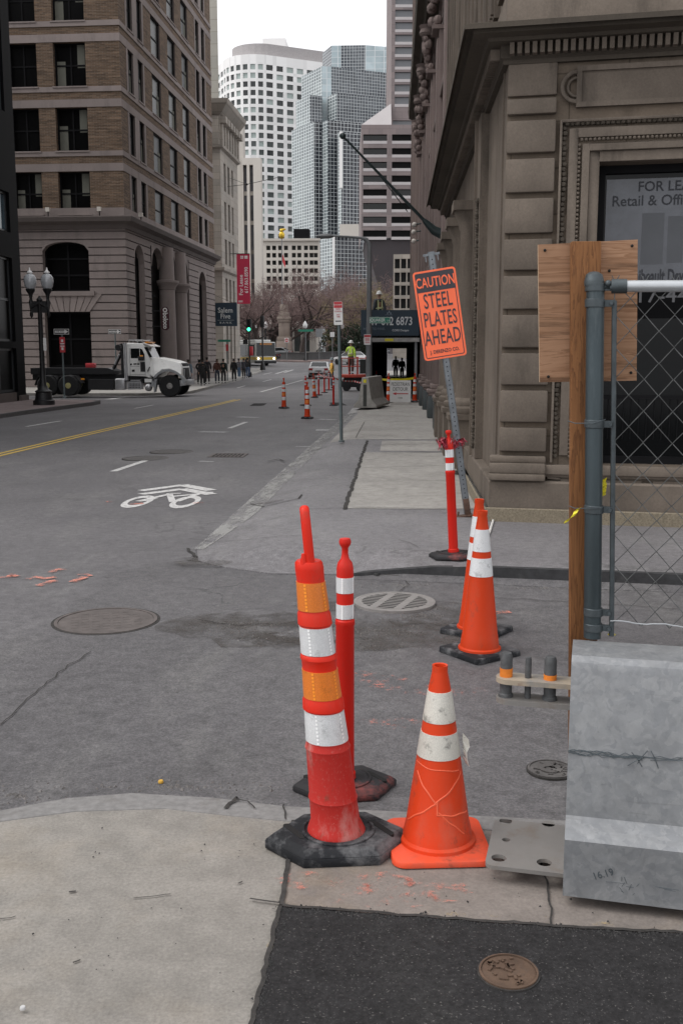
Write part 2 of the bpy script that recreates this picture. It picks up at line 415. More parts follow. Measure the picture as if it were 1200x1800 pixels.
# rough broken-up asphalt in the alley
M_ROUGH = Nt('broken_asphalt')
q = M_ROUGH
al = q.ramp(q.noise(3.2, 8, .72), [(.41, 0.0), (.68, .7)]); q.link(al, q.p.inputs['Alpha'])
c_ = q.mix(q.noise(60, 5, .7), C(.03, .027, .025), C(.14, .122, .11)); q.bump(q.noise(45, 6), .9, .02); M_ROUGH = q.out(c_, .95)
def blob(cx, cy, rx, ry, n=28, j=.25):
    return [(cx + rx * math.cos(6.2832 * k / n) * random.uniform(1 - j, 1 + j), cy + ry * math.sin(6.2832 * k / n) * random.uniform(1 - j, 1 + j)) for k in range(n)]
for (px, py, rx, ry) in ((440, 1105, .55, .42), (640, 1115, .7, .4), (750, 1080, .5, .35), (390, 985, .35, .16), (620, 1065, .4, .25), (520, 1125, .4, .2)):
    x, y = gp(px, py, -.12); structure(sheet('broken_asphalt', blob(x, y, rx, ry), zroad, M_ROUGH, .008 + random.random() * .002))
b = MB(); crk = lambda pts, w, a=.015: strip('', wobble([gp(*p, -.12) for p in pts], a, .07), w, zroad, M_DARKGAP, .0115, b)
crk([(0, 1278), (60, 1222), (120, 1172), (160, 1148)], .007); crk([(350, 1092), (420, 1102), (480, 1098)], .01); crk([(700, 1040), (720, 1030), (712, 1022)], .006)
crk([(330, 965), (345, 980), (400, 992)], .03); crk([(400, 1420), (415, 1405), (419, 1409)], .012, .004)
crk([(860, 1052), (1000, 1060), (1190, 1072)], .008)
structure(b.build('road_crack', smooth=False))
b = MB(); kf = lambda pts, w, z: strip('', wobble([gp(*p) for p in pts], .003, .02), w, z, M_DARKGAP, 0, b)
kf([(396, 1424), (405, 1414), (417, 1408)], .016, .009); kf([(412, 1408), (436, 1412), (448, 1424)], .006, .0092); kf([(498, 1416), (502, 1443)], .006, .0091); kf([(0, 1618), (20, 1616), (28, 1613)], .004, .006); kf([(235, 1582), (262, 1578), (300, 1574)], .004, .006); kf([(128, 1695), (142, 1690)], .006, .006); kf([(122, 1571), (134, 1569)], .009, .006); kf([(418, 1556), (426, 1552)], .006, .006)
structure(b.build('kerb_chips', smooth=False))
stones('pavement_specks', [gp(px_, py_) + (1.0, .3) for px_, py_ in ((150, 1500), (320, 1600), (200, 1700), (380, 1500), (750, 1580), (1000, 1600))], 70, .002, .006, M_STONED, .006, 'dark specks of grit on the corner pavement')
# ---- right-hand sidewalk beyond the alley
kx = lambda y: pw(y, [(9.4, -1.98), (33, -1.66), (60, -1.45), (120, -1.3)])
YW_ = [9.4, 12, 16, 20, 25, 33, 42, 50, 60, 70, 80, 90, 100]
yfr = lambda x: pw(x, [(-1.96, 9.75), (-1.85, 9.25), (-1.6, 8.98), (-1.1, 8.72), (-.25, 8.72), (2.34, 8.37), (24, 4.07)])
def zs(x, y):
    # pavement surface: flush with the road along its worn kerb line and broken corner, level elsewhere
    if y > 33: return zwalk(0, y)
    t = min(1, max(0, (x - kx(y)) / .9)); z = lerp(zroad(x, y) + .014, 0, t * t * (3 - 2 * t))
    if y < 12:
        w_ = min(1, max(0, (.45 - x) / .9)); t = min(1, max(0, (y - yfr(x)) / .75)); z = min(z, lerp(0, lerp(zroad(x, y) + .014, 0, t * t * (3 - 2 * t)), w_))
    return z
def gridsheet(name, xs, y0, y1, ny, m, dz=0.0, skirt=True, zf=None):
    b = MB(); b.use(m); zf = zf or zs; L = []
    for i in range(ny + 1):
        row = []
        for x in xs:
            ya = y0(x) if callable(y0) else y0; y = lerp(ya, y1, i / ny); xx = x(y) if callable(x) else x
            row.append((xx, y, zf(xx, y) + dz))
        L.append(row)
    I = [[b.vert(p) for p in r_] for r_ in L]
    for i in range(ny):
        for j in range(len(xs) - 1): b.idx([I[i][j], I[i][j + 1], I[i + 1][j + 1], I[i + 1][j]])
    if skirt:
        edge = L[0] ; 
        for p, q in zip(edge, edge[1:]): b.face([p, q, (q[0], q[1], -.3), (p[0], p[1], -.3)])
        for r0, r1 in zip(L, L[1:]): b.face([r0[0], r1[0], (*r1[0][:2], -.3), (*r0[0][:2], -.3)])
    return structure(b.build(name, smooth=True, ang=50))
gridsheet('alley_corner_pavement', [-1.96, -1.85, -1.7, -1.5, -1.3, -1.1, -.9, -.6, -.3, 0, .3, .6, 1, 1.6, 2.34, 5, 10, 24], yfr, 12.0, 14, M_APRON)
kc = [(lambda k: (lambda y: kx(y) + k))(k) for k in (0, .15, .3, .45, .6, .75, .9)]
gridsheet('sidewalk', kc + [(lambda y: 0.4), (lambda y: 6)], 12.0, 33.0, 16, M_APRON)
M_AKERB = mat('blackened_kerb_face', C(.03, .03, .032), .85, .4, 12, .4, 60, dirt=.5, dcol=C(.08, .078, .075), dscale=7)
b = MB(); b.use(M_AKERB); fk = [(x, yfr(x)) for x in (24, 5, 2.34, 1.4, .8, .3, .05, -.2, -.42)]
for a, c in zip(fk, fk[1:]):
    t_ = -.03; za, zc2 = zs(*a) + .004, zs(*c) + .004
    b.face([(a[0], a[1] - .16, zroad(0, 8) + .006), (c[0], c[1] - .16, zroad(0, 8) + .006), (c[0], c[1] - .02, min(-.082, zc2 - .03)), (a[0], a[1] - .02, min(-.082, za - .03))], M_ALLEY); b.use(M_AKERB)
    b.hexa([(a[0], a[1] + t_, -.2), (c[0], c[1] + t_, -.2), (c[0], c[1] + .05, -.2), (a[0], a[1] + .05, -.2)], [(a[0], a[1] + t_ + .008, za), (c[0], c[1] + t_ + .008, zc2), (c[0], c[1] + .05, zc2), (a[0], a[1] + .05, za)])
structure(b.build('alley_kerb', smooth=False))
def walk(name, y0, y1, xa, xb, m, zf, dz=0.0, solid=True):
    ys = [y0] + [y for y in YW_ if y0 < y < y1] + [y1]; b = MB(); b.use(m)
    for ya, yb in zip(ys, ys[1:]):
        P = [(xa(ya), ya), (xb(ya), ya), (xb(yb), yb), (xa(yb), yb)]
        if solid: b.hexa([(x, y, zf(x, y) - .35) for x, y in P], [(x, y, zf(x, y) + dz) for x, y in P])
        else: b.face([(x, y, zf(x, y) + dz) for x, y in P])
    return structure(b.build(name, smooth=False))
walk('sidewalk', 33, 100, lambda y: kx(y) + .3, lambda y: 6, M_WALK, zs)
walk('kerb', 33, 100, lambda y: kx(y), lambda y: kx(y) + .299, M_KERBLT, zs, .003)
def wornpaint(name, col, cover, s3):
    q = Nt(name); a = q.ramp(q.noise(3.2, 9, .78, sc=s3), [(cover - .05, 0.0), (cover + .09, .8)]); q.link(a, q.p.inputs['Alpha'])
    return q.out(q.mix(q.noise(50, 4, .7), sc(col, .75), sc(col, 1.15)), .85)
M_WORN = wornpaint('worn_kerb_line', C(.33, .325, .315), .47, (1.8, .45, 1))
gridsheet('worn_kerb_line', [(lambda y: kx(y) - .02), (lambda y: kx(y) + .1 * min(1, .3 + (y - 9.7) / 3)), (lambda y: kx(y) + .2 * min(1, .3 + (y - 9.7) / 3)), (lambda y: kx(y) + .27 * min(1, .3 + (y - 9.7) / 3))], 9.75, 33, 30, M_WORN, .006, False)
j0, j1 = gp(608, 894), gp(640, 795)
walk('concrete_panel', j0[1], j1[1], lambda y: lerp(j0[0], j1[0], (y - j0[1]) / (j1[1] - j0[1])), lambda y: 1.6, M_WALK, zs, .004, False)
gridsheet('concrete_panel', [(lambda y: kx(y) + .36), (lambda y: kx(y) + .55), (lambda y: kx(y) + .75), (lambda y: kx(y) + .92), (lambda y: 1.6)], 21.5, 33.0, 8, M_WALK, .004, False)
walk('concrete_panel', j1[1] + .25, 21.2, lambda y: -.35, lambda y: 1.6, M_WALK, zs, .004, False)
b = MB()
st = lambda pts, w, a=.006: strip('', wobble([gp(*p) for p in pts], a, .12), w, zs, M_DARKGAP, .009, b)
st([(605, 896), (624, 840), (638, 796), (645, 775)], .05, .014); st([(620, 893), (840, 895)], .012); st([(628, 845), (835, 846)], .008); st([(450, 822), (620, 824), (800, 818)], .012)
st([(635, 797), (800, 796)], .02); st([(440, 872), (465, 880), (525, 875), (530, 868)], .022); st([(330, 930), (440, 942), (560, 944)], .008); st([(540, 896), (610, 893)], .01)
st([(655, 783), (790, 780)], .02); st([(470, 800), (490, 796), (500, 800)], .03); st([(548, 783), (575, 780)], .03); st([(630, 765), (700, 766)], .02); st([(660, 742), (760, 741)], .016); st([(625, 770), (640, 742)], .012)
st([(660, 1000), (680, 999), (700, 1003)], .02); st([(700, 950), (720, 955), (735, 963)], .006)
structure(b.build('pavement_joint', smooth=False))
for (px, py, rx, ry) in ((470, 873, .18, .12), (360, 972, .28, .12), (495, 806, .1, .12)):
    x, y = gp(px, py); structure(sheet('broken_asphalt', blob(x, y, rx, ry), zs, M_ROUGH, .012))
# ---- left sidewalks
def slab(name, poly, m, mk, zf):
    b = MB(); b.use(m)
    b.hexa([(x, y, zf(x, y) - .4) for x, y in poly], [(x, y, zf(x, y)) for x, y in poly]); o = structure(b.build(name, smooth=False)); return o
zl = lambda x, y: zroad(x, y) + .14
slab('sidewalk', [(-13.42, 8), (-13.3, 36), (-12.95, 42.5), (-13.15, 44.2), (-13.7, 45.2), (-15, 45.6), (-40, 45.6), (-40, 8)], M_FARWALK, None, zl)
b = MB(); kpts = [(-13.42, 8), (-13.3, 36), (-12.95, 42.5), (-13.15, 44.2), (-13.7, 45.2), (-15, 45.6), (-40, 45.6)]
b.use(mat('dark_granite_kerb', C(.09, .085, .085), .8, .2, 10))
for a, c in zip(kpts, kpts[1:]):
    d = (Vector(c) - Vector(a)).normalized(); nn = Vector((d.y, -d.x)) * .16
    P = [a, (a[0] + nn.x, a[1] + nn.y), (c[0] + nn.x, c[1] + nn.y), c]
    b.hexa([(x, y, zroad(x, y) - .2) for x, y in P], [(x, y, zl(x, y) + .006) for x, y in P])
structure(b.build('kerb', smooth=False))
k1, k2, k3, k4 = gp(318, 693, -.38), G(430, 664.5, zroad), G(437, 660.5, zroad), G(476, 650.5, zroad)
zl2 = lambda x, y: zroad(x, y) + .14
kk = [(k1[0] - 2.2, k1[1] - .2), (k1[0] - .5, k1[1] + .3), (k1[0] + .1, k1[1] + 2), (k2.x, k2.y), (k2.x - .4, k2.y + 1.5)]
def slab2(name, L, xr, m):
    b = MB(); b.use(m)
    for a, c in zip(L, L[1:]):
        P = [(xr, a[1]), a, c, (xr, c[1])]
        b.hexa([(x, y, zroad(x, y) - .3) for x, y in P], [(x, y, zl2(max(x, -16), y)) for x, y in P])
    structure(b.build(name, smooth=False))
slab2('sidewalk', [kk[0], kk[1], kk[2], (lerp(kk[2][0], k2.x, .5), lerp(kk[2][1], k2.y, .5)), kk[3], (k3.x - .5, k3.y), (k3.x + .4, k3.y + 2), (k4.x - .6, k4.y - 2), (k4.x - 1.2, k4.y + 1.5)], -30, M_WALK)
print('k', k1, k2, k3, k4)
# plaza beyond the junction: raised paving round the park
P0 = G(470, 632, zroad); print('plaza', P0)
# ---- road markings
mk = lambda pts: [(G(px, py, zroad).x, G(px, py, zroad).y) for px, py in pts]
def dense(pts, n=14):
    out = []
    for a, c in zip(pts, pts[1:]): out += [(lerp(a[0], c[0], t / n), lerp(a[1], c[1], t / n)) for t in range(n)]
    return out + [pts[-1]]
yl = mk([(-300, 872), (0, 799.5), (150, 764), (270, 737), (418, 702.5)])
b = MB()
for off in (-.11, .11):
    strip('', [(x + off, y) for x, y in dense(yl)], .1, zroad, M_YEL, .005, b)
structure(b.build('yellow_centre_line', smooth=False))
b = MB()
for pts, w in (([(199, 829), (256, 810)], .13), ([(403, 753), (433, 742)], .13), ([(47, 750), (108, 740)], .12), ([(237, 718), (270, 712)], .12), ([(458, 689), (532, 668)], .16), ([(463, 658), (478, 655)], .2), ([(485, 657), (505, 651)], .3), ([(500, 655), (515, 650)], .3), ([(417, 682), (431, 678)], .13), ([(462, 671), (477, 667)], .13), ([(150, 695), (190, 688)], .3), ([(190, 702), (225, 698)], .4)):
    strip('', dense(mk(pts), 6), w, zroad, M_WHT, .005, b)
structure(b.build('white_lane_line', smooth=False))
b = MB()
for pts, w in (([(351, 759), (398, 760)], .3), ([(418, 733), (455, 734)], .35), ([(555, 756), (580, 756)], .5), ([(350, 811), (375, 812)], .12), ([(560, 737), (590, 738)], .3), ([(520, 785), (560, 786)], .12)):
    strip('', dense(mk(pts), 6), w, zroad, M_FADE, .005, b)
structure(b.build('faded_line', smooth=False))
# bicycle symbol and chevrons (sharrow), drawn in units of the old stencil: x 0..1 across, y 0..1 along the street
o0 = G(199, 893, zroad); o1 = G(343, 893, zroad); sx_ = (o1 - o0).x; oy = o0.y; SY = G(285, 868, zroad).y - oy
def sh(x, y): return (o0.x + x * sx_, oy + y * SY)
b = MB(); b.use(M_WHT)
zt = lambda x, y: (x, y, zroad(x, y) + .005)
for cx in (.17, .78):
    n = 28
    for k in range(n):
        t0, t1 = 6.2832 * k / n, 6.2832 * (k + 1) / n
        b.face([zt(*sh(cx + r_ * math.cos(t), .42 + r2 * math.sin(t))) for (t, r_, r2) in ((t0, .17, .42), (t1, .17, .42), (t1, .105, .25), (t0, .105, .25))])
for pts, w in (([(.17, .42), (.42, .95)], .09), ([(.42, .95), (.62, .40)], .09), ([(.5, .78), (.82, 1.0)], .09), ([(.66, .45), (.84, 1.15)], .09), ([(.36, 1.0), (.55, 1.02)], .07), ([(.76, 1.1), (.97, 1.12)], .08), ([(.17, .42), (.34, .62)], .1)):
    strip('', [sh(*p) for p in pts], w, zroad, M_WHT, .0055 + random.random() * .001, b)
structure(b.build('bicycle_symbol', smooth=False))
b = MB()
for dy in (0, 7):
    strip('', mk([(248, 863 + dy * .9), (322, 853 + dy), (374, 862.5 + dy)][:2]), .16, zroad, M_WHT, .005, b)
    strip('', mk([(320, 853 + dy), (372, 862.5 + dy)]), .2, zroad, M_WHT, .006, b)
structure(b.build('chevron_marking', smooth=False))
b = MB()
for pts, w in (([(-20, 1020), (12, 1018), (22, 1013), (32, 1017)], .07), ([(50, 1022), (64, 1018), (80, 1021), (98, 1018)], .06), ([(66, 1034), (84, 1027), (100, 1024)], .07), ([(88, 1010), (104, 1005), (112, 1006)], .06), ([(124, 1027), (138, 1022), (150, 1018)], .07), ([(138, 1014), (152, 1012), (160, 1016)], .05), ([(184, 885), (196, 884)], .09), ([(340, 887), (357, 886)], .09), ([(232, 889), (252, 887)], .08), ([(874, 1081), (896, 1080)], .07)):
    strip('', wobble([(gp(*p, -.13)[0], gp(*p, -.13)[1]) for p in pts], .02, .06), w * random.uniform(.8, 1.2), zroad, M_SPRAY, .010 + random.random() * .002, b)
structure(b.build('spray_paint_mark', smooth=False))
sheet('trench_patch', [gp(438, 711, -.17), gp(610, 711.5, -.17), gp(600, 706, -.17), gp(446, 706, -.17)], zroad, M_PATCH, .005)
for nm, M_, lst, dz in (('faint_spray_paint', M_SPRAY2, ((620, 1548, .22, .05, 0), (730, 1565, .2, .06, 0), (560, 1555, .15, .05, 0), (680, 1585, .2, .05, 0)), .0105), ('yellow_kerb_paint', M_SPRAY3, ((850, 1612, .2, .010, 0), (1120, 1630, .22, .012, 0), (476, 1650, .010, .07, 0)), .0086)):
    b = MB(); b.use(M_)
    for (px, py, rx, ry, z) in lst:
        x, y = gp(px, py, z); b.face([(a, c, dz) for a, c in blob(x, y, rx, ry, 24, .3)])
    structure(b.build(nm, smooth=False))
b = MB(); b.use(M_SPRAY2)
for (px, py, rx, ry) in ((760, 1215, .3, .1), (640, 1195, .25, .12), (690, 1275, .2, .08)):
    x, y = gp(px, py, -.12); b.face([(a, c, zroad(a, c) + .0125) for a, c in blob(x, y, rx, ry, 24, .3)])
structure(b.build('faint_spray_paint', smooth=False))
# ================================================================ BUILDINGS
Z3 = Vector((0, 0, 1))
def stone(name, col, var=.16, dirt=.5, scale=.7, course=None, rough=.85, dcol=None):
    q = Nt(name)
    c = q.mix(q.ramp(q.noise(scale, 7, .62), [(.3, 0.0), (.7, 1.0)]), sc(col, 1 - var), sc(col, 1 + var))
    st = q.ramp(q.noise(scale * 2.2, 8, .7, sc=(1, 1, .22)), [(.52, 0.0), (.72, 1.0)])
    c = q.mix(q.math('MULTIPLY', st, dirt), c, dcol or sc(col, .45))
    gi = q.n.new('ShaderNodeNewGeometry'); c = q.mix(1.0, c, q.ramp(gi.outputs['Random Per Island'], [(0.0, .84), (1.0, 1.0)]), 'MULTIPLY')
    fn = q.noise(45, 4, .7); c = q.mix(.22, c, q.ramp(fn, [(.3, .25), (.7, .8)]), 'OVERLAY')
    if course:
        br = q.n.new('ShaderNodeTexBrick'); br.inputs['Scale'].default_value = 1; br.inputs['Brick Width'].default_value = course[0]; br.inputs['Row Height'].default_value = course[1]; br.inputs['Mortar Size'].default_value = course[2]
        br.inputs['Color1'].default_value = (.85, .85, .85, 1); br.inputs['Color2'].default_value = (1.08, 1.05, 1.03, 1); br.inputs['Mortar'].default_value = (.55, .53, .5, 1)
        q.link(q.tc.outputs['UV'], br.inputs['Vector']); c = q.mix(1.0, c, br.outputs[0], 'MULTIPLY')
    q.bump(q.noise(30, 5), .25, .006)
    return q.out(c, rough, spec=.3)
def brickmat(name, c1, c2, mort):
    q = Nt(name); br = q.n.new('ShaderNodeTexBrick')
    br.inputs['Scale'].default_value = 1; br.inputs['Brick Width'].default_value = .34; br.inputs['Row Height'].default_value = .085; br.inputs['Mortar Size'].default_value = .012
    br.inputs['Color1'].default_value = c1; br.inputs['Color2'].default_value = c2; br.inputs['Mortar'].default_value = mort; br.inputs['Bias'].default_value = -.1
    q.link(q.tc.outputs['UV'], br.inputs['Vector'])
    c = q.mix(.45, br.outputs[0], q.ramp(q.noise(1.2, 8, .7, sc=(1, 1, 3)), [(.3, .25), (.7, .75)]), 'OVERLAY')
    row = q.noise(1.0, 2, .5, vec='UV', sc=(.5, 11, 1)); c = q.mix(.4, c, q.ramp(row, [(.35, .2), (.65, .8)]), 'OVERLAY')
    return q.out(c, .9, spec=.25)
def glass(name, col=.012, rough=.06, tint=(1, 1, 1), var=.5, spec=.5):
    q = Nt(name); c = q.mix(q.noise(.6, 3), C(col * tint[0] * (1 - var), col * tint[1] * (1 - var), col * tint[2] * (1 - var)), C(col * tint[0] * (1 + var), col * tint[1] * (1 + var), col * tint[2] * (1 + var)))
    q.bump(q.noise(.9, 2), .03, .02); return q.out(c, rough, spec=spec)
M_SAND = stone('brown_sandstone', C(.145, .119, .097), .25, .85, 1.2)
M_SANDW = stone('brown_sandstone_wall', C(.15, .12, .093), .2, .85, .9, (1.15, .46, .008))
M_SANDD = stone('dark_sandstone', C(.075, .062, .049), .2, .6, .9)  # darker sandstone for the cornices and carved leaf bands
M_GRAN = mat('pebbled_granite', C(.19, .16, .115), .85, .35, 60, .3, 80, dirt=.5, dcol=C(.08, .07, .05), dscale=12)
M_PINK = stone('pink_granite', C(.22, .173, .16), .12, .45, .6)
M_PLINTH = mat('dark_green_granite', C(.03, .04, .042), .4, .2, 12)
M_LIME = stone('grey_limestone', C(.255, .215, .203), .12, .5, .5)
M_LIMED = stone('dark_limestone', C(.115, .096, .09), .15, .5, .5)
M_BRICK = brickmat('tan_brick', C(.145, .093, .06), C(.07, .045, .03), C(.16, .13, .105))
M_CREAM = stone('cream_stone', C(.36, .33, .295), .08, .4, .4, (1.6, .6, .012))
M_CREAM2 = stone('pale_cream_stone', C(.60, .56, .51), .05, .2, .1)
M_GDARK = glass('dark_window_glass', .004, .3, (1, 1, 1.05), .4, .08); M_GBLUE = glass('blue_grey_glass', .11, .08, (.6, .9, 1.1), .5, .8)
M_FRAME = plain('dark_window_frame', C(.008, .008, .009), .7, 0, .1); M_BLACKST = plain('black_polished_panel', C(.004, .004, .0045), .6, 0, .05)
M_BLIND = plain('pale_blind', C(.12, .12, .1), .9)
M_ROOFD = mat('flat_roof_felt', C(.1, .1, .1), .9)
M_GDARK2 = glass('curtained_window_glass', .018, .25, (1, 1, .95), .6, .12)
def V2(p): return Vector((p[0], p[1], 0))
class Fr:
    # a vertical plane: origin O, direction U along it, outward normal N
    def __init__(s, O, U, N=None):
        s.O = Vector((O[0], O[1], 0)); s.U = Vector((U[0], U[1], 0)).normalized()
        s.N = Vector((N[0], N[1], 0)).normalized() if N is not None else Vector((s.U.y, -s.U.x, 0))
    def p(s, u, z, d=0.0): q = s.O + s.U * u + s.N * d; return Vector((q.x, q.y, z))
    def uz(s, px, py):
        u = inter(s.O, s.U, px, py); q = s.O + s.U * u; return u, zat(q, py, px)
    def u(s, px, py=620): return inter(s.O, s.U, px, py)
    def z(s, px, py): return s.uz(px, py)[1]
    def box(s, b, u0, u1, z0, z1, d0, d1, m=None):
        if m is not None: b.use(m)
        b.hexa([s.p(u0, z0, d0), s.p(u1, z0, d0), s.p(u1, z0, d1), s.p(u0, z0, d1)], [s.p(u0, z1, d0), s.p(u1, z1, d0), s.p(u1, z1, d1), s.p(u0, z1, d1)])
def wall(b, F, W0, W1, z0, z1, ops=(), depth=.25, m=None, grooves=(), gd=.06, mrev=None, back=True):
    us = sorted({round(x, 4) for x in [W0, W1] + [o[0] for o in ops] + [o[1] for o in ops] if W0 <= x <= W1})
    zs = sorted({round(x, 4) for x in [z0, z1] + [o[2] for o in ops] + [o[3] for o in ops] + [g for gg in grooves for g in gg] if z0 <= x <= z1})
    if m is not None: b.use(m)
    mm = b.cur
    def ing(za, zb): return any(g[0] - 1e-4 <= za and zb <= g[1] + 1e-4 for g in grooves)
    for i in range(len(us) - 1):
        uc = (us[i] + us[i + 1]) / 2; prev = None
        colops = [o for o in ops if o[0] < uc < o[1]]
        for j in range(len(zs) - 1):
            zc = (zs[j] + zs[j + 1]) / 2
            if any(o[2] < zc < o[3] for o in colops): prev = None; continue
            d = -gd if ing(zs[j], zs[j + 1]) else 0.0
            b.face([F.p(us[i], zs[j], d), F.p(us[i + 1], zs[j], d), F.p(us[i + 1], zs[j + 1], d), F.p(us[i], zs[j + 1], d)])
            if prev is not None and prev != d: b.face([F.p(us[i], zs[j], prev), F.p(us[i + 1], zs[j], prev), F.p(us[i + 1], zs[j], d), F.p(us[i], zs[j], d)])
            prev = d
    if mrev is not None: b.use(mrev)
    for o in ops:
        u0, u1, a, c = o[:4]; a = max(a, z0); c = min(c, z1)
        b.face([F.p(u0, a, 0), F.p(u0, c, 0), F.p(u0, c, -depth), F.p(u0, a, -depth)]); b.face([F.p(u1, a, 0), F.p(u1, a, -depth), F.p(u1, c, -depth), F.p(u1, c, 0)])
        b.face([F.p(u0, a, 0), F.p(u0, a, -depth), F.p(u1, a, -depth), F.p(u1, a, 0)]); b.face([F.p(u0, c, 0), F.p(u1, c, 0), F.p(u1, c, -depth), F.p(u0, c, -depth)])
    b.cur = mm
def window(root, F, o, depth, nx=1, nz=2, fw=.07, mf=None, mg=None, blind=0.0, name='window', pane=True):
    u0, u1, a, c = o[:4]; d = -depth; b = MB(); mf = mf or M_FRAME; b.use(mf)
    F.box(b, u0, u0 + fw, a, c, d, d + .06); F.box(b, u1 - fw, u1, a, c, d, d + .06); F.box(b, u0 + fw, u1 - fw, a, a + fw, d, d + .06); F.box(b, u0 + fw, u1 - fw, c - fw, c, d, d + .06)
    for k in range(1, nx): u = lerp(u0, u1, k / nx); F.box(b, u - fw / 2, u + fw / 2, a + fw, c - fw, d, d + .055)
    for k in range(1, nz): z = lerp(a, c, k / nz); F.box(b, u0 + fw, u1 - fw, z - fw / 2, z + fw / 2, d, d + .05)
    w = b.build(name, root, smooth=False)
    if pane:
        b = MB(); b.face([F.p(u0, a, d + .01), F.p(u1, a, d + .01), F.p(u1, c, d + .01), F.p(u0, c, d + .01)], mg or M_GDARK); b.build('pane', w, smooth=False)
    if blind:
        b = MB(); ub = u0 + fw + .05; b.face([F.p(ub, lerp(a, c, blind), d + .016), F.p(lerp(u0, u1, .3), lerp(a, c, blind), d + .016), F.p(lerp(u0, u1, .3), c - fw, d + .016), F.p(ub, c - fw, d + .016)], M_BLIND); b.build('blind', w, smooth=False); b = MB(); b.use(M_BLIND)
        b.face([F.p(lerp(u0, u1, .68), lerp(a, c, .02), d + .016), F.p(u1 - fw - .03, lerp(a, c, .02), d + .016), F.p(u1 - fw - .03, lerp(a, c, .6), d + .016), F.p(lerp(u0, u1, .68), lerp(a, c, .6), d + .016)]); b.build('blind', w, smooth=False)
    return w
def panes(root, items, mg, name='window', limit=100, mats=None):
    # items: (F, u0, u1, z0, z1, depth) most prominent first; the tail becomes one part of uncountable kind
    rest = MB()
    for k, (F, u0, u1, a, c, d) in enumerate(items):
        m = mg if not mats else random.choice(mats)
        q = [F.p(u0, a, -d), F.p(u1, a, -d), F.p(u1, c, -d), F.p(u0, c, -d)]
        if k < limit: b = MB(); b.face(q, m); b.build(name, root, smooth=False)
        else: rest.face(q, m)
    if len(items) > limit: rest.build(name, root, smooth=False)['kind'] = 'stuff'
def sweep(b, path, prof, m=None, closed_top=True):
    # path: plan points, outward side on the right-hand of travel; prof: (out, z)
    if m is not None: b.use(m)
    P = [Vector((p[0], p[1])) for p in path]; nn = []
    for k in range(len(P)):
        ns = []
        for a, c in ((k - 1, k), (k, k + 1)):
            if 0 <= a and c < len(P): d = (P[c] - P[a]).normalized(); ns.append(Vector((d.y, -d.x)))
        if len(ns) == 2: v = (ns[0] + ns[1]); v = v / v.length_squared * 2
        else: v = ns[0]
        nn.append(v)
    L = [[b.vert((P[k].x + nn[k].x * o, P[k].y + nn[k].y * o, z)) for o, z in prof] for k in range(len(P))]
    for q, w in zip(L, L[1:]):
        for j in range(len(prof) - 1): b.idx([q[j], w[j], w[j + 1], q[j + 1]])
    b.idx(L[0]); b.idx(L[-1][::-1])
def shell(b, pts, z0, z1, m, roof=None):
    n = len(pts); b.use(m)
    for k in range(n): a, c = pts[k], pts[(k + 1) % n]; b.face([(a[0], a[1], z0), (c[0], c[1], z0), (c[0], c[1], z1), (a[0], a[1], z1)])
    b.face([(p[0], p[1], z1) for p in pts], roof or m)
def arch_fill(b, F, u0, u1, ztop, rise, depth, m=None, n=12):
    if m is not None: b.use(m)
    L = [(lerp(u0, u1, k / n), ztop - rise + rise * math.sqrt(max(0, 1 - (2 * k / n - 1) ** 2)) - .001) for k in range(n + 1)]
    for (ua, za), (ub, zb) in zip(L, L[1:]):
        b.face([F.p(ua, za, 0), F.p(ub, zb, 0), F.p(ub, ztop, 0), F.p(ua, ztop, 0)]); b.face([F.p(ua, za, 0), F.p(ua, za, -depth), F.p(ub, zb, -depth), F.p(ub, zb, 0)])

# ---------------------------------------------------------------- right: sandstone corner building
Pc = Vector((1.085, 11.15)); U1 = -dA; FA = Fr(Pc, U1, (U1.y, -U1.x)); U2 = Vector((-.004, 1)).normalized(); FS = Fr(Pc, U2, (-1, 0))
tA = thing('stone_building', 'dark brown sandstone corner building with banded pilaster and deep dentil cornice', 'building', (Pc.x, Pc.y, 0))
def par(b, name, root, **k):
    o = b.build(name, None, **k); o.parent = root; o.matrix_parent_inverse = Matrix.Translation(-root.location) if root.type == 'EMPTY' and root.rotation_euler[2] == 0 else Matrix(); return o
class AtRoot:
    # parts are built in world coordinates under a root that stands at its base
    def __init__(s, root): s.off = -Vector(root.location)
tA.location = (0, 0, 0)
LF, LS = 9.0, 12.2
zp = FA.z(900, 240)
uw0 = FA.u(1040, 600); ww = 2.0; uw1 = uw0 + ww; zw0 = FA.z(1060, 818); zw1 = FA.z(1045, 285)
opsA = [(uw0, uw1, zw0, zw1)]
zcor = FA.z(880, 88)
opsS = [(2.75, 3.9, .95, 3.7), (4.75, 5.8, .1, 3.7), (6.65, 7.7, .95, 3.7), (8.6, 9.6, .95, 3.7), (10.5, 11.5, .95, 3.7)]
b = MB(); wall(b, FA, 0, LF, -.3, 15, opsA, .3, M_SANDW); wall(b, FS, 0, LS, -.3, 15, opsS, .45, M_SAND)
b.face([FS.p(LS, -.3), FS.p(LS, 15), FS.p(LS, 15, -9), FS.p(LS, -.3, -9)]); b.face([FA.p(LF, -.3), FA.p(LF, 15), FA.p(LF, 15, -9), FA.p(LF, -.3, -9)])
b.face([FA.p(0, 15), FA.p(LF, 15), FA.p(LF, 15, -9), FS.p(LS, 15, -9), FS.p(LS, 15)], M_ROOFD)
b.build('wall', tA, smooth=False)
path = [FS.p(LS, 0), FS.p(0, 0), FA.p(LF, 0)]   # travel with the outside on the right hand
b = MB(); sweep(b, path, [(-.02, -.2), (.17, -.2), (.17, .14), (.15, .15)], M_GRAN); b.build('granite_plinth', tA, ang=30)
b = MB(); zt_ = FA.z(900, 800); zq = FA.z(900, 842)
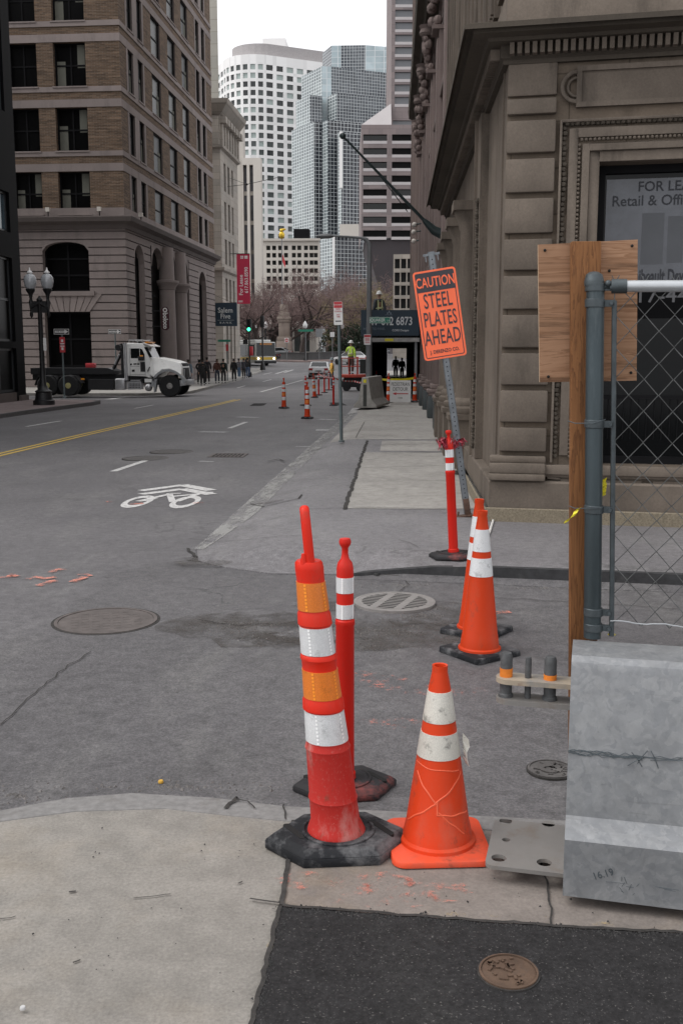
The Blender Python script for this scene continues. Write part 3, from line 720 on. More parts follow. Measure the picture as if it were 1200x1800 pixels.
sweep(b, path, [(-.02, .14), (.11, .14), (.11, .42), (.09, .44), (-.02, .45)], M_SAND)
b.build('base_course', tA, ang=30)
# corner pilaster: torus base and bevelled quoin blocks
pu0, pu1 = FA.u(868, 600) - .0, FA.u(965, 600)
pu0 = max(.0, pu0)
b = MB(); b.use(M_SAND)
for (a, c, d) in ((842, 830, .17), (830, 812, .15), (812, 800, .1)): FA.box(b, -.10, pu1, FA.z(900, a), FA.z(900, c), -.05, d)
gl = [746, 681, 616, 549, 481, 417, 346, 277, 210]; edges = [797] + gl + [172]
for y0, y1 in zip(edges, edges[1:]):
    FA.box(b, .0, pu1, FA.z(900, y0) + .03, FA.z(900, y1) - .03, -.05, .085)
FA.box(b, .0, pu1, FA.z(900, 172) + .0, zcor - .15, -.05, .05)
b.build('quoin_pilaster', tA, bevel=.018, seg=2)
b = MB(); b.use(M_SAND)
for (u0, u1, d) in ((.25, .28, .02), (2.1, 2.56, .10), (2.56, 2.62, .14)): FS.box(b, u0, u1, .45, zcor - .15, -.02, d)
b.build('side_mouldings', tA)
# window surround with stepped mouldings, leaf band and bead rows
b = MB(); b.use(M_SAND)
def ringbox(b, F, px, pyt, pyb, u_in0, ext, d0, d1, m=None):
    u0 = F.u(px, 600); k = u_in0 - u0; F.box(b, u0, u0 + ext, F.z(px, pyb), F.z(px, pyt), d0, d1, m); F.box(b, uw1 + k - ext, uw1 + k, F.z(px, pyb), F.z(px, pyt), d0, d1); F.box(b, u0 + ext, uw1 + k - ext, F.z(px, pyt) - ext, F.z(px, pyt), d0, d1)
ringbox(b, FA, 972, 214, 812, uw0, .025, -.02, .075); ringbox(b, FA, 988, 228, 800, uw0, .09, -.02, .04); ringbox(b, FA, 1011, 255, 812, uw0, .07, -.02, .055); ringbox(b, FA, 1024, 268, 815, uw0, .10, -.02, .02)
b.build('window_surround', tA, bevel=.004, seg=1)
def beads(b, F, px, pyt, pyb, step, r, d, jitter=0, both=True, msc=(1, 1, 1)):
    u0, k = F.u(px, 600), uw0 - F.u(px, 600); za, zb = F.z(px, pyb), F.z(px, pyt); n = int((zb - za) / step)
    for i in range(n):
        for u in ((u0, uw1 + k) if both else (u0,)): b.ball(F.p(u + random.uniform(-jitter, jitter), za + (i + .5) * step, d), r * random.uniform(1 - jitter * 20, 1 + jitter * 20), 6, 4, sc=msc)
    if both:
        n = int((uw1 + k - u0) / step)
        for i in range(n): b.ball(F.p(u0 + (i + .5) * step, zb, d + random.uniform(-jitter, jitter)), r, 6, 4)
b = MB(); b.use(M_SAND); beads(b, FA, 1006, 247, 805, .043, .017, .03); b.build('bead_moulding', tA)
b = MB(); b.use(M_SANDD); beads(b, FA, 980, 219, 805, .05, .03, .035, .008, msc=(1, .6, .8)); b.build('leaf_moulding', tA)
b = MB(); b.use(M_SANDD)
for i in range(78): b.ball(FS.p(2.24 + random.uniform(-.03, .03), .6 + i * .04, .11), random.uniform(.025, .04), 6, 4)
b.use(M_SAND)
for i in range(110): b.ball(FS.p(2.46, .6 + i * .028, .115), .014, 6, 4)
b.build('leaf_moulding', tA)
# sill, panels, roundel
b = MB(); b.use(M_SAND); FA.box(b, uw0 - .45, uw1 + .45, zw0 - .1, zw0 - .0, -.02, .1); FA.box(b, uw0 - .45, uw1 + .45, zw0 - .13, zw0 - .1, -.02, .06); b.build('sill', tA, bevel=.006)
b = MB(); b.use(M_SAND); z0_, z1_ = .46, zw0 - .13
for (u0, u1, a, c) in ((uw0 - .42, uw0 - .28, z0_, z1_), (uw0 - .28, uw0 + 2.6, z1_ - .07, z1_), (uw0 - .28, uw0 + 2.6, z0_, z0_ + .05), (uw0 + .55, uw0 + .68, z0_ + .05, z1_ - .07)): FA.box(b, u0, u1, a, c, -.02, .05)
b.build('dado_panel', tA, bevel=.006)
b = MB(); b.use(M_SAND); pz0, pz1, pu = FA.z(1020, 190), FA.z(1020, 118), FA.u(1013, 150)
for (u0, u1, a, c) in ((pu, pu + 2.4, pz1 - .05, pz1), (pu, pu + 2.4, pz0, pz0 + .05), (pu, pu + .05, pz0 + .05, pz1 - .05)): FA.box(b, u0, u1, a, c, -.02, .06)
FA.box(b, pu + .05, pu + 2.4, pz0 + .05, pz1 - .05, -.02, .03)
zc_ = (pz0 + pz1) / 2; rr = (pz1 - pz0) * .36
for r_, t_, d_ in ((rr, .022, .05), (rr * .62, .014, .035)): b.tube([FA.p(pu - r_ * math.sin(R(k * 12)), zc_ + r_ * math.cos(R(k * 12)), d_) for k in range(16)], t_, 8)
b.build('frieze_panel', tA, bevel=0)
# entablature and cornice
tipz = zat(Vector((Pc.x - .42, Pc.y - .5, 0)), 40, 842)
b = MB(); zc = tipz
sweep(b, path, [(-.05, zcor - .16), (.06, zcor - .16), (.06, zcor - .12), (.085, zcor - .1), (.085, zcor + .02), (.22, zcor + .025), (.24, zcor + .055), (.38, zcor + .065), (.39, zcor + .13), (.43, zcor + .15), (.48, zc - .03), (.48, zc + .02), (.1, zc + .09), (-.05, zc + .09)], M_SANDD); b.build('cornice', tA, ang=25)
b = MB(); b.use(M_SAND); u = .02; dz0 = zcor - .09; dz1 = zcor + .018
while u < LF - .5: FA.box(b, u, u + .045, dz0, dz1, .07, .18); u += .075
u = .05
while u < LS - .1: FS.box(b, u, u + .045, dz0, dz1, .07, .18); u += .075
b.build('dentils', tA, smooth=False)
# storey above the cornice: base ledge, fluted pilasters
b = MB(); sweep(b, path, [(-.02, zc + .09), (.03, zc + .09), (.03, zc + .45), (.0, zc + .5), (-.02, zc + .5)], M_SAND); b.build('upper_ledge', tA)
b = MB(); b.use(M_SAND)
for k in range(15):
    FS.box(b, .2 + k * .8, .2 + k * .8 + .42, zc + .5, 14.9, -.02, .07)
    for j in range(3): FS.box(b, .25 + k * .8 + j * .13, .31 + k * .8 + j * .13, zc + .55, 14.8, .06, .1)
b.build('fluted_pilasters', tA, smooth=False)
for k, o in enumerate(opsS): window(tA, FS, o, .45, 1, 2, .08)
M_SHOP = glass('shop_window_glass', .004, .15, (.9, 1, 1.1), .5, .2)
w = window(tA, FA, opsA[0], .3, 1, 1, .08, mg=M_SHOP)
b = MB(); b.use(M_FRAME); zk = FA.z(1100, 700); FA.box(b, uw0 + .08, uw1 - .08, zk - .02, zk + .02, -.3, -.26)
for k in range(12): b.bar(FA.p(uw0 + .12 + k * .08, zk - .45, -.27), FA.p(uw0 + .12 + k * .08, zk, -.27), .008, .008)
b.build('grille', w)
# leasing poster taped inside the window
FG = Fr(FA.p(0, 0, -.285), FA.U, FA.N); qu, qz1 = FG.uz(1066, 316); qz0 = FG.z(1070, 552); qw = 1.25
tP = thing('poster', 'large grey FOR LEASE poster behind the corner building window glass', 'poster', (0, 0, 0))
M_POST = mat('poster_paper', C(.075, .08, .093), .25, .25, 3, spec=.6, dirt=.8, dcol=C(.04, .042, .05), dscale=2.2); M_PTXT = plain('poster_ink', C(.012, .014, .02), .6); M_PGRY = plain('grey_poster_lettering', C(.09, .09, .095), .7)
b = MB(); b.use(M_POST); FG.box(b, qu, qu + qw, qz0, qz1, -.004, 0); pp = b.build('sheet', tP, smooth=False)
def ptext(s, px0, px1, py, h, m, bold=.0, sx=1, al='LEFT'):
    u, z = FG.uz(px0, py); return text(s, h, m, tP, frame_M(FG.p(u, z, .002), FG.U, FG.N), bold=bold, sx=sx, align=al, ext=.0008)
hpx = lambda px, a, c: FG.z(px, a) - FG.z(px, c)
ptext('FOR LEASE', 1120, 0, 329, hpx(1120, 320, 338) * 1.36, M_PTXT, .014, .98)
ptext('Retail & Office', 1074, 0, 355, hpx(1120, 344, 364) * 1.3, M_PTXT, .012, .96)
ptext('Thibeault Development', 1103, 0, 487, hpx(1120, 474, 499) * 1.28, M_PTXT, .03, .52)
b = MB(); b.use(M_BLACKST); z5, z6 = FG.z(1100, 506), FG.z(1100, 560); FG.box(b, qu, qu + qw, z6, z5, .0006, .0016); b.build('dark_footer', tP, smooth=False)
ptext('617-442', 1094, 0, 521, hpx(1120, 508, 535) * 1.35, M_PGRY, .006, 1.1)
b = MB(); b.use(plain('painted_window_reflection', C(.06, .064, .072), .5))  # flat dark rectangles painted in for windows reflected in the shop glass
for (pa, pb, ya_, yb__) in ((1126, 1165, 375, 465), (1172, 1200, 380, 462)):
    FG.box(b, FG.u(pa, 420), FG.u(pb, 420), FG.z(pa, yb__), FG.z(pa, ya_), .0004, .0012)
b.build('window_reflection', tP, smooth=False)
# columns of the side front
b = None
for yy in (4.33, 6.22, 8.15, 10.05):
    b = MB(); c = FS.p(yy, 0, .02); b.use(M_SAND)
    b.box(c.x - .3, c.x + .3, c.y - .3, c.y + .3, .1, .82); b.box(c.x - .33, c.x + .33, c.y - .33, c.y + .33, .82, .9)
    b.lathe([(.28, .9), (.3, .94), (.3, .99), (.25, 1.02), (.26, 1.06), (.25, 1.1), (.21, 1.14), (.205, 2), (.18, 3.55), (.2, 3.58), (.2, 3.62), (.24, 3.72), (.28, 3.82)], 20, M_SAND, (c.x, c.y, 0)); b.box(c.x - .3, c.x + .3, c.y - .3, c.y + .3, 3.82, 3.95)
    b.build('column', tA)

# ---------------------------------------------------------------- right: pink granite building with pilasters
Pb = Vector((1.12, 23.6)); Ub = Vector((-.0075, 1)); FB = Fr(Pb, Ub, (-1, 0)); LB_ = 24.3
tB2 = thing('granite_building', 'pinkish granite building with a row of pilasters on dark green plinths', 'building')
b = MB(); opsB = []; PIL = [.7 + 4.3 * k for k in range(6)]
for k in range(5):
    u0 = PIL[k] + .75; opsB += [(u0 + .3, u0 + 2.5, .6, 4.2), (u0 + .5, u0 + 2.3, 5.6, 8.2), (u0 + .5, u0 + 2.3, 9.2, 11.6)]
wall(b, FB, 0, LB_, -.4, 13.2, opsB, .35, M_PINK); b.face([FB.p(0, -.4), FB.p(0, -.4, -8), FB.p(0, 13.2, -8), FB.p(0, 13.2)]); b.face([FB.p(LB_, -.4), FB.p(LB_, -.4, -8), FB.p(LB_, 13.2, -8), FB.p(LB_, 13.2)]); b.face([FB.p(0, 13.2), FB.p(LB_, 13.2), FB.p(LB_, 13.2, -8), FB.p(0, 13.2, -8)])
wall(b, Fr(FB.p(0, 0, -1.2), Ub, (-1, 0)), 0, LB_, 13.2, 19, (), .1, M_PINK); b.face([FB.p(0, 13.2, -1.2), FB.p(0, 19, -1.2), FB.p(0, 19, -8), FB.p(0, 13.2, -8)])
b.build('wall', tB2, smooth=False)
for o in opsB: window(tB2, FB, o, .35, 2, 3, .08)
for u in PIL:
    b = MB(); b.use(M_PINK); FB.box(b, u, u + .7, .95, 10.2, -.02, .12); FB.box(b, u + .1, u + .6, .95, 10.0, .1, .17); o = b.build('pilaster', tB2, bevel=.01)
    b = MB(); b.use(M_PLINTH); FB.box(b, u - .06, u + .76, -.3, .62, -.02, .3); b.build('plinth', o, bevel=.008)
    b = MB(); b.use(M_PINK); FB.box(b, u - .03, u + .73, .62, .7, -.02, .28); FB.box(b, u - .05, u + .75, .7, .8, -.02, .32); FB.box(b, u - .01, u + .71, .8, .95, -.02, .22); b.build('base', o, bevel=.03, seg=3)
    b = MB(); b.use(M_PINK); FB.box(b, u - .05, u + .75, 10.2, 10.3, -.02, .3)
    for k in range(26):
        zz = 10.3 + random.uniform(0, 1.1); b.ball(FB.p(u + .35 + random.uniform(-.25, .25), zz, .18 + (zz - 10.3) * .16 + random.uniform(-.06, .08)), random.uniform(.07, .15), 7, 5)
    b.lathe([(.2, 0), (.24, .08), (.2, .2), (.25, .3), (.12, .32)], 10, M_PINK, tuple(FB.p(u + .35, 11.35, .3))); b.build('capital', o)
b = MB(); pb_ = [FB.p(LB_, 0), FB.p(0, 0)]
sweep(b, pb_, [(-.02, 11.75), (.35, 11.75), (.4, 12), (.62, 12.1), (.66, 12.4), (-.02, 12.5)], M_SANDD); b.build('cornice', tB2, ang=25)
b = MB(); b.use(M_PINK); FB.box(b, 0, LB_, 4.5, 4.75, -.02, .09); FB.box(b, 0, LB_, 8.5, 8.7, -.02, .08); b.build('string_course', tB2)
# far right-hand brick front
FC = Fr((.96, 48.4), (-.004, 1), (-1, 0)); tC = thing('brick_building', 'tan brick upper front with pale stone strips beyond the pink granite building', 'building'); b = MB()
M_YBR = brickmat('yellow_brick', C(.3, .2, .1), C(.2, .13, .07), C(.18, .14, .11)); opsC = [(1.5 + 3.4 * k, 3.1 + 3.4 * k, 4.5 + 3.6 * j, 6.7 + 3.6 * j) for k in range(8) for j in range(7)]
wall(b, FC, 0, 28, -.5, 32, opsC, .3, M_YBR)
b.face([FC.p(0, -.5), FC.p(0, -.5, -9), FC.p(0, 32, -9), FC.p(0, 32)]); b.face([FC.p(0, 32), FC.p(28, 32), FC.p(28, 32, -9), FC.p(0, 32, -9)]); b.build('wall', tC, smooth=False)
b = MB(); b.use(M_PINK)
for k in range(9): FC.box(b, .2 + 3.4 * k, .9 + 3.4 * k, -.3, 31.9, -.02, .16)
for j in range(8): FC.box(b, 0, 28, 3.6 + 3.6 * j, 4.0 + 3.6 * j, -.02, .1)
b.build('stone_strips', tC)
panes(tC, [(FC, *o, .28) for o in opsC], M_GDARK)
# flagpole leaning out over the pavement
f0 = A(762, 405, 26.0); f1 = A(604, 241, 25.2); tFP = thing('flagpole', 'long dark green flagpole angled out from the granite building over the street', 'flagpole'); d_ = (f1 - f0)
b = MB(); M_GRN = mat('dark_green_metal', C(.014, .026, .027), .45, .2, 6); b.tube([f0 + d_ * .05, f0 + d_ * .4, f1], [.042, .036, .024], 12, M_GRN); b.build('pole', tFP)
b = MB(); b.tube([f0 + Vector((.35, 0, -.15)), f0 + d_ * .0, f0 + d_ * .09, f0 + d_ * .12], [.14, .11, .07, .045], 14, M_GRN); b.build('bracket', tFP)
b = MB(); b.ball(f1 + d_ * .012, .075, 10, 8, M_GRN); b.build('finial', tFP)
b = MB(); b.tube([f0 + d_ * .62 + Vector((0, 0, -.02)), A(716, 372, 26.2)], .012, 5, M_GRN); b.build('stay_cable', tFP)
for k, (px, py) in enumerate(((728, 395), (727, 408), (727, 424))):
    p = A(px, py, 44.0 + k); b = MB(); b.tube([p, p + Vector((.3, 0, .05))], .03, 6, M_GRN); b.ball(p, .11, 10, 7, M_CREAM2); tag(b.build('security_camera'), ['white dome camera highest on the wall left of the flagpole bracket', 'white dome camera in the middle of the three on the wall', 'white dome camera lowest on the wall above the shed'][k], 'camera', 'dome cameras on the right wall')
    
# ---------------------------------------------------------------- left: black glass building
pK = A(47, 700, 45.2); FK = Fr((pK.x, pK.y), (0, -1), (1, 0)); tK = thing('office_building', 'black polished office building with blue grey window bays at the left edge', 'building'); zk_ = lambda py: FK.z(15, py)
opsK = [(.95, 9, zk_(200), zk_(-300)), (.95, 9, zk_(408), zk_(338)), (.95, 9, zk_(600), zk_(452)), (.95, 9, zk_(690), zk_(612))]
b = MB(); wall(b, FK, 0, 30, -.6, 30, opsK, .2, M_BLACKST); b.face([FK.p(0, -.6), FK.p(0, 30), FK.p(0, 30, -20), FK.p(0, -.6, -20)]); b.face([FK.p(30, -.6), FK.p(30, 30), FK.p(30, 30, -20), FK.p(30, -.6, -20)]); b.face([FK.p(0, 30), FK.p(30, 30), FK.p(30, 30, -20), FK.p(0, 30, -20)]); b.build('wall', tK, smooth=False)
for k, o in enumerate(opsK): window(tK, FK, o, .2, 5, [7, 1, 2, 1][k], .1, mf=plain('steel_mullion', C(.03, .033, .036), .4), mg=M_GBLUE if k < 2 else M_GDARK)
b = MB(); b.use(M_LIMED); FK.box(b, .0, .9, -.5, .25 - .3, -.05, .12); FK.box(b, 1.4, 8, -.5, .1, -.05, .1); b.build('plinth', tK)

# ---------------------------------------------------------------- left: brick office block on a rusticated base
BC = A(229, 684, 63.6); Ux = ray(757, 620).xy.normalized(); F2 = Fr(BC, Ux, (Ux.y, -Ux.x)); F1 = Fr(BC, (-Ux.y, Ux.x), (-Ux.x, -Ux.y))
tL = thing('brick_building', 'tall tan brick corner building with stone bands on a rusticated arched base', 'building')
Lf = F2.u(373, 250); Lw = 22.0; zb = lambda py: zat(BC, py, 218)
zc0, zc1 = zb(402), zb(381); fh = zb(187) - zb(300); wt, wb = zb(300), zb(376)
cols2 = [(228, 237.5), (245, 254), (269.5, 285), (298, 311), (322, 333), (346, 352), (356, 361.5)]
colu = [(F2.u(a, 230), F2.u(c, 230)) for a, c in cols2]; print('left facade', Lf, colu)
cols1 = [(F1.u(155, 230), F1.u(99, 230)), (F1.u(70, 230), F1.u(20, 230))]
NF = 6; ops1 = []; ops2 = []
for k in range(NF):
    a, c = wb + fh * k, wt + fh * k
    ops1 += [(u0, u1, a, c) for u0, u1 in cols1 + [(cols1[1][1] + 2, cols1[1][1] + 4)]]; ops2 += [(u0, u1, a, c) for u0, u1 in colu]
ztop = wt + fh * (NF - 1) + 1.5
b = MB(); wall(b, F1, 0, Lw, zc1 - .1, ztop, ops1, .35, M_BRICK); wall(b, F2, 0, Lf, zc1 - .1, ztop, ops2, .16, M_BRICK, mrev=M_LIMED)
b.face([F2.p(Lf, -.5), F2.p(Lf, ztop), F2.p(Lf, ztop, -20), F2.p(Lf, -.5, -20)]); b.face([F1.p(Lw, -.5), F1.p(Lw, ztop), F1.p(Lw, ztop, -20), F1.p(Lw, -.5, -20)]); b.face([F1.p(0, ztop), F1.p(Lw, ztop), F1.p(Lw, ztop, -20), F2.p(Lf, ztop, -20), F2.p(Lf, ztop)])
b.build('wall', tL, smooth=False)
b = MB(); b.use(M_LIME); pathL = [F1.p(Lw, 0), F1.p(0, 0), F2.p(Lf, 0)]
pathL = pathL[::1]
def bandz(z0, z1, d): sweep(b, pathL, [(-.02, z0), (d, z0), (d, z1), (-.02, z1)])
P_in = pathL
# orient the sweep so that the profile points outwards
for k in range(NF):
    c = wt + fh * k; a = wb + fh * k
    bandz(c, c + .45, .035)
    if k: bandz(a - .3, a, .05)
    for (u0, u1) in cols1: F1.box(b, u0 - .08, u1 + .08, a - .06, a + .02, -.1, .1)
    for (u0, u1) in colu: F2.box(b, u0 - .1, u1 + .1, a - .06, a + .02, -.1, .1)
    for (i, j) in ((0, 1), (5, 6)):
        g0, g1 = colu[i][1], colu[j][0]; F2.box(b, colu[i][0] - .3, colu[i][0], a + .02, c, -.02, .03); F2.box(b, colu[j][1], colu[j][1] + .3, a + .02, c, -.02, .03); F2.box(b, g0, g1, a + .02, c, -.02, .03)
F1.box(b, 0, Lw, zc1, zc1 + .55, -.02, .04); F2.box(b, 0, Lf, zc1, zc1 + .55, -.02, .04)
b.build('stone_bands', tL)
for k, o in enumerate(ops1): window(tL, F1, o, .35, 2, 2, .09, blind=.45 if k % 3 == 0 or k == 1 else 0)
for k, o in enumerate(ops2): window(tL, F2, o, .16, 1, 2, .08, mg=random.choice((M_GDARK, M_GDARK, M_GDARK2)), blind=random.choice((0, 0, 0, .6)))
# rusticated base
zgr = zb(683) - .3; gr = []; z = zb(392) - .475
while z > zgr: gr.append((z - .035, z + .035)); z -= .475
d_up = (F1.u(157, 470), F1.u(76, 470), F1.z(110, 512), F1.z(110, 425)); d_lo = (F1.u(161, 600), F1.u(81, 600), zgr, F1.z(110, 548))
o2 = [(F2.u(240, 560), F2.u(257, 560), zgr, F2.z(248, 432)), (F2.u(268, 560), F2.u(334, 560), zgr, F2.z(300, 445)), (F2.u(351, 560), F2.u(364, 560), zgr, F2.z(357, 478))]
b = MB(); wall(b, F1, 0, Lw, zgr, zc0, [d_up, d_lo], .5, M_LIME, gr, .13); wall(b, F2, 0, Lf, zgr, zc0, [o2[1]], .8, M_LIME, gr, .09) if 0 else wall(b, F2, 0, Lf, zgr, zc0, o2, .45, M_LIME, gr, .13)
arch_fill(b, F1, d_up[0], d_up[1], d_up[3], .55, .5, M_LIME)
arch_fill(b, F2, *o2[0][:2], o2[0][3], (o2[0][1] - o2[0][0]) * .5, .45); arch_fill(b, F2, *o2[2][:2], o2[2][3], (o2[2][1] - o2[2][0]) * .5, .45)
uA, uB = o2[1][:2]
for k in range(3): arch_fill(b, F2, lerp(uA, uB, k / 3) + .25, lerp(uA, uB, (k + 1) / 3) - .25, o2[1][3], 1.3, .45)
b.build('rusticated_base', tL, smooth=False)
b = MB(); b.use(M_LIME); nv = 9
zh, zl_ = d_lo[3] + 1.05, d_lo[3]
for k in range(nv):
    t0, t1 = k / nv, (k + 1) / nv; ua, ub = lerp(d_lo[0], d_lo[1], t0), lerp(d_lo[0], d_lo[1], t1); e = .8
    uc, ud = lerp(d_lo[0] - e, d_lo[1] + e, t0), lerp(d_lo[0] - e, d_lo[1] + e, t1)
    b.hexa([F1.p(ua + .03, zl_, .04), F1.p(ub - .03, zl_, .04), F1.p(ud - .03, zh, .04), F1.p(uc + .03, zh, .04)], [F1.p(ua + .03, zl_, -.1), F1.p(ub - .03, zl_, -.1), F1.p(ud - .03, zh, -.1), F1.p(uc + .03, zh, -.1)])
F1.box(b, d_up[0] - .3, d_up[1] + .3, d_up[2] - .28, d_up[2], -.1, .12)
b.build('keystones', tL)
for o, F, d in ((d_up, F1, .5), (d_lo, F1, .5), (o2[0], F2, .45), (o2[1], F2, .45), (o2[2], F2, .45)): window(tL, F, o, d, 2, 3, .12)
for k in (1, 2):
    c = F2.p(lerp(uA, uB, k / 3), 0, .12); zt3 = F2.z(300, 500); b = MB(); b.lathe([(.75, zgr), (.75, zgr + .9), (.8, zgr + .95), (.62, zgr + 1.1), (.6, zgr + 2), (.55, zt3 - .5), (.6, zt3 - .45), (.62, zt3 - .3), (.85, zt3), (.85, zt3 + .15), (.55, zt3 + .2), (.5, o2[1][3] + .2)], 18, M_LIME, (c.x, c.y, 0)); b.build('column', tL)
b = MB(); b.use(M_LIMED); sweep(b, pathL, [(-.02, zc0), (.12, zc0), (.2, zc0 + .25), (.55, zc1 - .3), (.62, zc1 - .05), (.6, zc1), (-.02, zc1 + .05)]); b.build('cornice', tL, ang=25)
for k, (F, u, d) in enumerate(((F1, F1.u(88, 370), .1), (F1, F1.u(178, 370), .1), (F2, F2.u(240, 380), .1))):
    p = F.p(u, zc1 + .3, .3); b = MB(); b.box(p.x - .12, p.x + .12, p.y - .15, p.y + .1, p.z, p.z + .25, M_CREAM2); b.tube([p, p - Vector((0, 0, .3))], .03, 6, M_FRAME); tag(b.build('floodlight'), ['small floodlight on the brick building cornice, leftmost of three', 'small floodlight on the brick building cornice, middle one', 'small floodlight on the cornice just round the brick building corner'][k], 'floodlight', 'floodlights on the cornice')
# ---------------------------------------------------------------- left: cornice-topped cream stone building beyond
O3 = A(393.5, 640, 99.5); F3 = Fr(O3, Ux, (Ux.y, -Ux.x)); F3s = Fr(O3, (-Ux.y, Ux.x), (-Ux.x, -Ux.y)); t3_ = thing('stone_building', 'cream stone building with heavy bracketed cornice next to the tall brick block', 'building')
L3 = F3.u(419, 400); z3 = lambda py: zat(O3, py, 393)
cols3 = [(F3.u(a, 430), F3.u(c, 430)) for a, c in ((395.5, 399), (402, 405.5), (408.5, 411.5))]
ops3 = [(u0, u1, z3(c_), z3(a_)) for a_, c_ in ((210, 258), (281, 331), (350, 401), (417, 462), (487, 528), (548, 640)) for u0, u1 in cols3]
ztop3 = z3(188); b = MB(); wall(b, F3, 0, L3, -.8, ztop3, ops3, .4, M_CREAM); wall(b, F3s, 0, 14, -.8, ztop3, (), .1, M_CREAM); b.face([F3.p(L3, -.8), F3.p(L3, ztop3), F3.p(L3, ztop3, -14), F3.p(L3, -.8, -14)]); b.face([F3s.p(0, ztop3), F3s.p(14, ztop3), F3.p(L3, ztop3, -14), F3.p(L3, ztop3)]); b.build('wall', t3_, smooth=False)
for o in ops3: window(t3_, F3, o, .4, 1, 2, .1)
b = MB(); p3_ = [F3s.p(14, 0), F3s.p(0, 0), F3.p(L3, 0)]
sweep(b, p3_, [(-.02, z3(202)), (.2, z3(200)), (.9, z3(184)), (1.0, z3(177)), (-.02, z3(175))], M_CREAM); b.build('cornice', t3_, ang=25); b = MB(); b.use(M_CREAM); sweep(b, p3_, [(-.02, z3(262)), (.3, z3(259)), (.35, z3(255)), (-.02, z3(254))]); b.build('string_course', t3_, ang=25); b = MB(); b.use(M_CREAM); sweep(b, p3_, [(-.02, z3(478)), (.25, z3(475)), (.3, z3(470)), (-.02, z3(469))]); b.build('string_course', t3_, ang=25)
b = MB(); b.use(M_CREAM)
for k in range(7): u = .2 + k * (L3 - .8) / 6; F3.box(b, u, u + .5, z3(254), z3(203), -.02, .25); F3.box(b, u - .15, u + .65, z3(216), z3(204), -.02, .6)
F3s.box(b, .1, .8, z3(254), z3(204), -.02, .2); b.build('upper_pilasters', t3_, bevel=.03)
O4 = A(387, 300, 112); t4_ = thing('cream_tower', 'plain pale cream wall of a tower rising behind the tall brick block', 'building'); b = MB(); M_TW = stone('pale_wall', C(.4, .39, .35), .06, .3, .3, (3, 1.2, .02)); shell(b, [(O4.x, O4.y), (O4.x * 1.095, O4.y + 10), (O4.x - 25, O4.y + 12), (O4.x - 25, O4.y + .5)], -1, 44, M_TW, M_ROOFD); b.build('wall', t4_, smooth=False)
b = MB(); b.use(M_TW); b.box(O4.x - 25, O4.x, O4.y - .3, O4.y, 43, 44.3); b.build('parapet', t4_)
# ---------------------------------------------------------------- distance: art deco slab
D5 = 185.0; t5 = thing('deco_building', 'pale art deco slab with two dark vertical window strips behind the red banner', 'building'); a_, c_, d_, e_ = A(417, 600, D5), A(430, 600, D5), A(462, 600, D5), A(462, 600, D5)
F5 = Fr((c_.x, D5), (1, 0), (0, -1)); z5 = lambda py: zat(Vector((c_.x, D5, 0)), py, 440); W5 = d_.x - c_.x
st5 = [(F5.u(a), F5.u(c), -1, z5(290)) for a, c in ((431.5, 438), (442.5, 449))]
b = MB(); wall(b, F5, 0, W5, -1, z5(278), st5, 1.2, M_CREAM2); b.face([F5.p(W5, -1), F5.p(W5, z5(278)), F5.p(W5, z5(278), -2), F5.p(W5, -1, -2)]); b.face([F5.p(0, z5(278)), F5.p(W5, z5(278)), F5.p(W5, z5(278), -2), F5.p(0, z5(278), -2)])
shell(b, [(a_.x, D5 + 1.5), (c_.x + .0, D5 + 1.5), (c_.x, D5 + 4), (a_.x, D5 + 4)], -1, z5(208), M_CREAM2); b.build('wall', t5, smooth=False)
M_STRIPG = mat('strip_window_glass', C(.1, .1, .115), .3, .5, .25)
for u0, u1, a, c in st5:
    b = MB(); b.face([F5.p(u0, a, -1.1), F5.p(u1, a, -1.1), F5.p(u1, c, -1.1), F5.p(u0, c, -1.1)], M_STRIPG); w = b.build('window_strip', t5, smooth=False); b = MB(); b.use(M_CREAM2)
    for k in range(7): z = lerp(a, c, k / 7); F5.box(b, u0, u1, z, z + .7, -1.15, -1.0, M_CREAM if k < 5 else M_CREAM2)
    b.build('spandrel', w, smooth=False)
# ---------------------------------------------------------------- distance: white tower with rounded corner
D6 = 400.0; M_WHITE = stone('white_precast', C(.84, .83, .82), .03, .08, .05); t6 = thing('white_tower', 'white high rise with rounded corner and rows of dark windows', 'building')
c6 = A(470, 600, D6); ur = Vector((math.cos(R(29)), math.sin(R(29)))).normalized(); ul = Vector((-math.cos(R(58)), math.sin(R(58))))
zz6 = lambda py: zat(Vector((c6.x, D6, 0)), py, 465); zt6, p6 = zz6(96), None; fl = (zz6(120) - zz6(540)) / 28.6
pts = [c6.xy + ur * 62, c6.xy]; q6 = c6.xy.copy()
hd = math.atan2(-ur.y, -ur.x)
for k in range(7):
    hd -= R(93 / 7); q6 = q6 + Vector((math.cos(hd), math.sin(hd))) * 2.9; pts.append(q6.copy())
pts.append(q6 + Vector((math.cos(hd), math.sin(hd))) * 22)
b = MB(); items = []; M_TG = [glass('tower_glass', .075, .1, (.85, 1, .98), .4, .5), glass('tower_glass_dark', .025, .1, (.9, 1, 1.05), .4, .5), plain('tower_blind', C(.36, .42, .4), .4)]
pts = pts[::-1]; b.use(M_WHITE); NF6 = 33
for a, c in zip(pts, pts[1:]):
    d = (c - a); F = Fr(a, d, (d.y, -d.x)); Lx = d.length; nw = max(1, round(Lx / 4.1)); ops = []
    for i in range(nw):
        for j in range(NF6):
            zt_ = zt6 - 3.4 - fl * j; ops.append(((i + .18) * Lx / nw, (i + .82) * Lx / nw, zt_ - fl * .64, zt_))
    wall(b, F, 0, Lx, -2, zt6, ops, .5, M_WHITE); items += [(F, *o, .45) for o in ops]
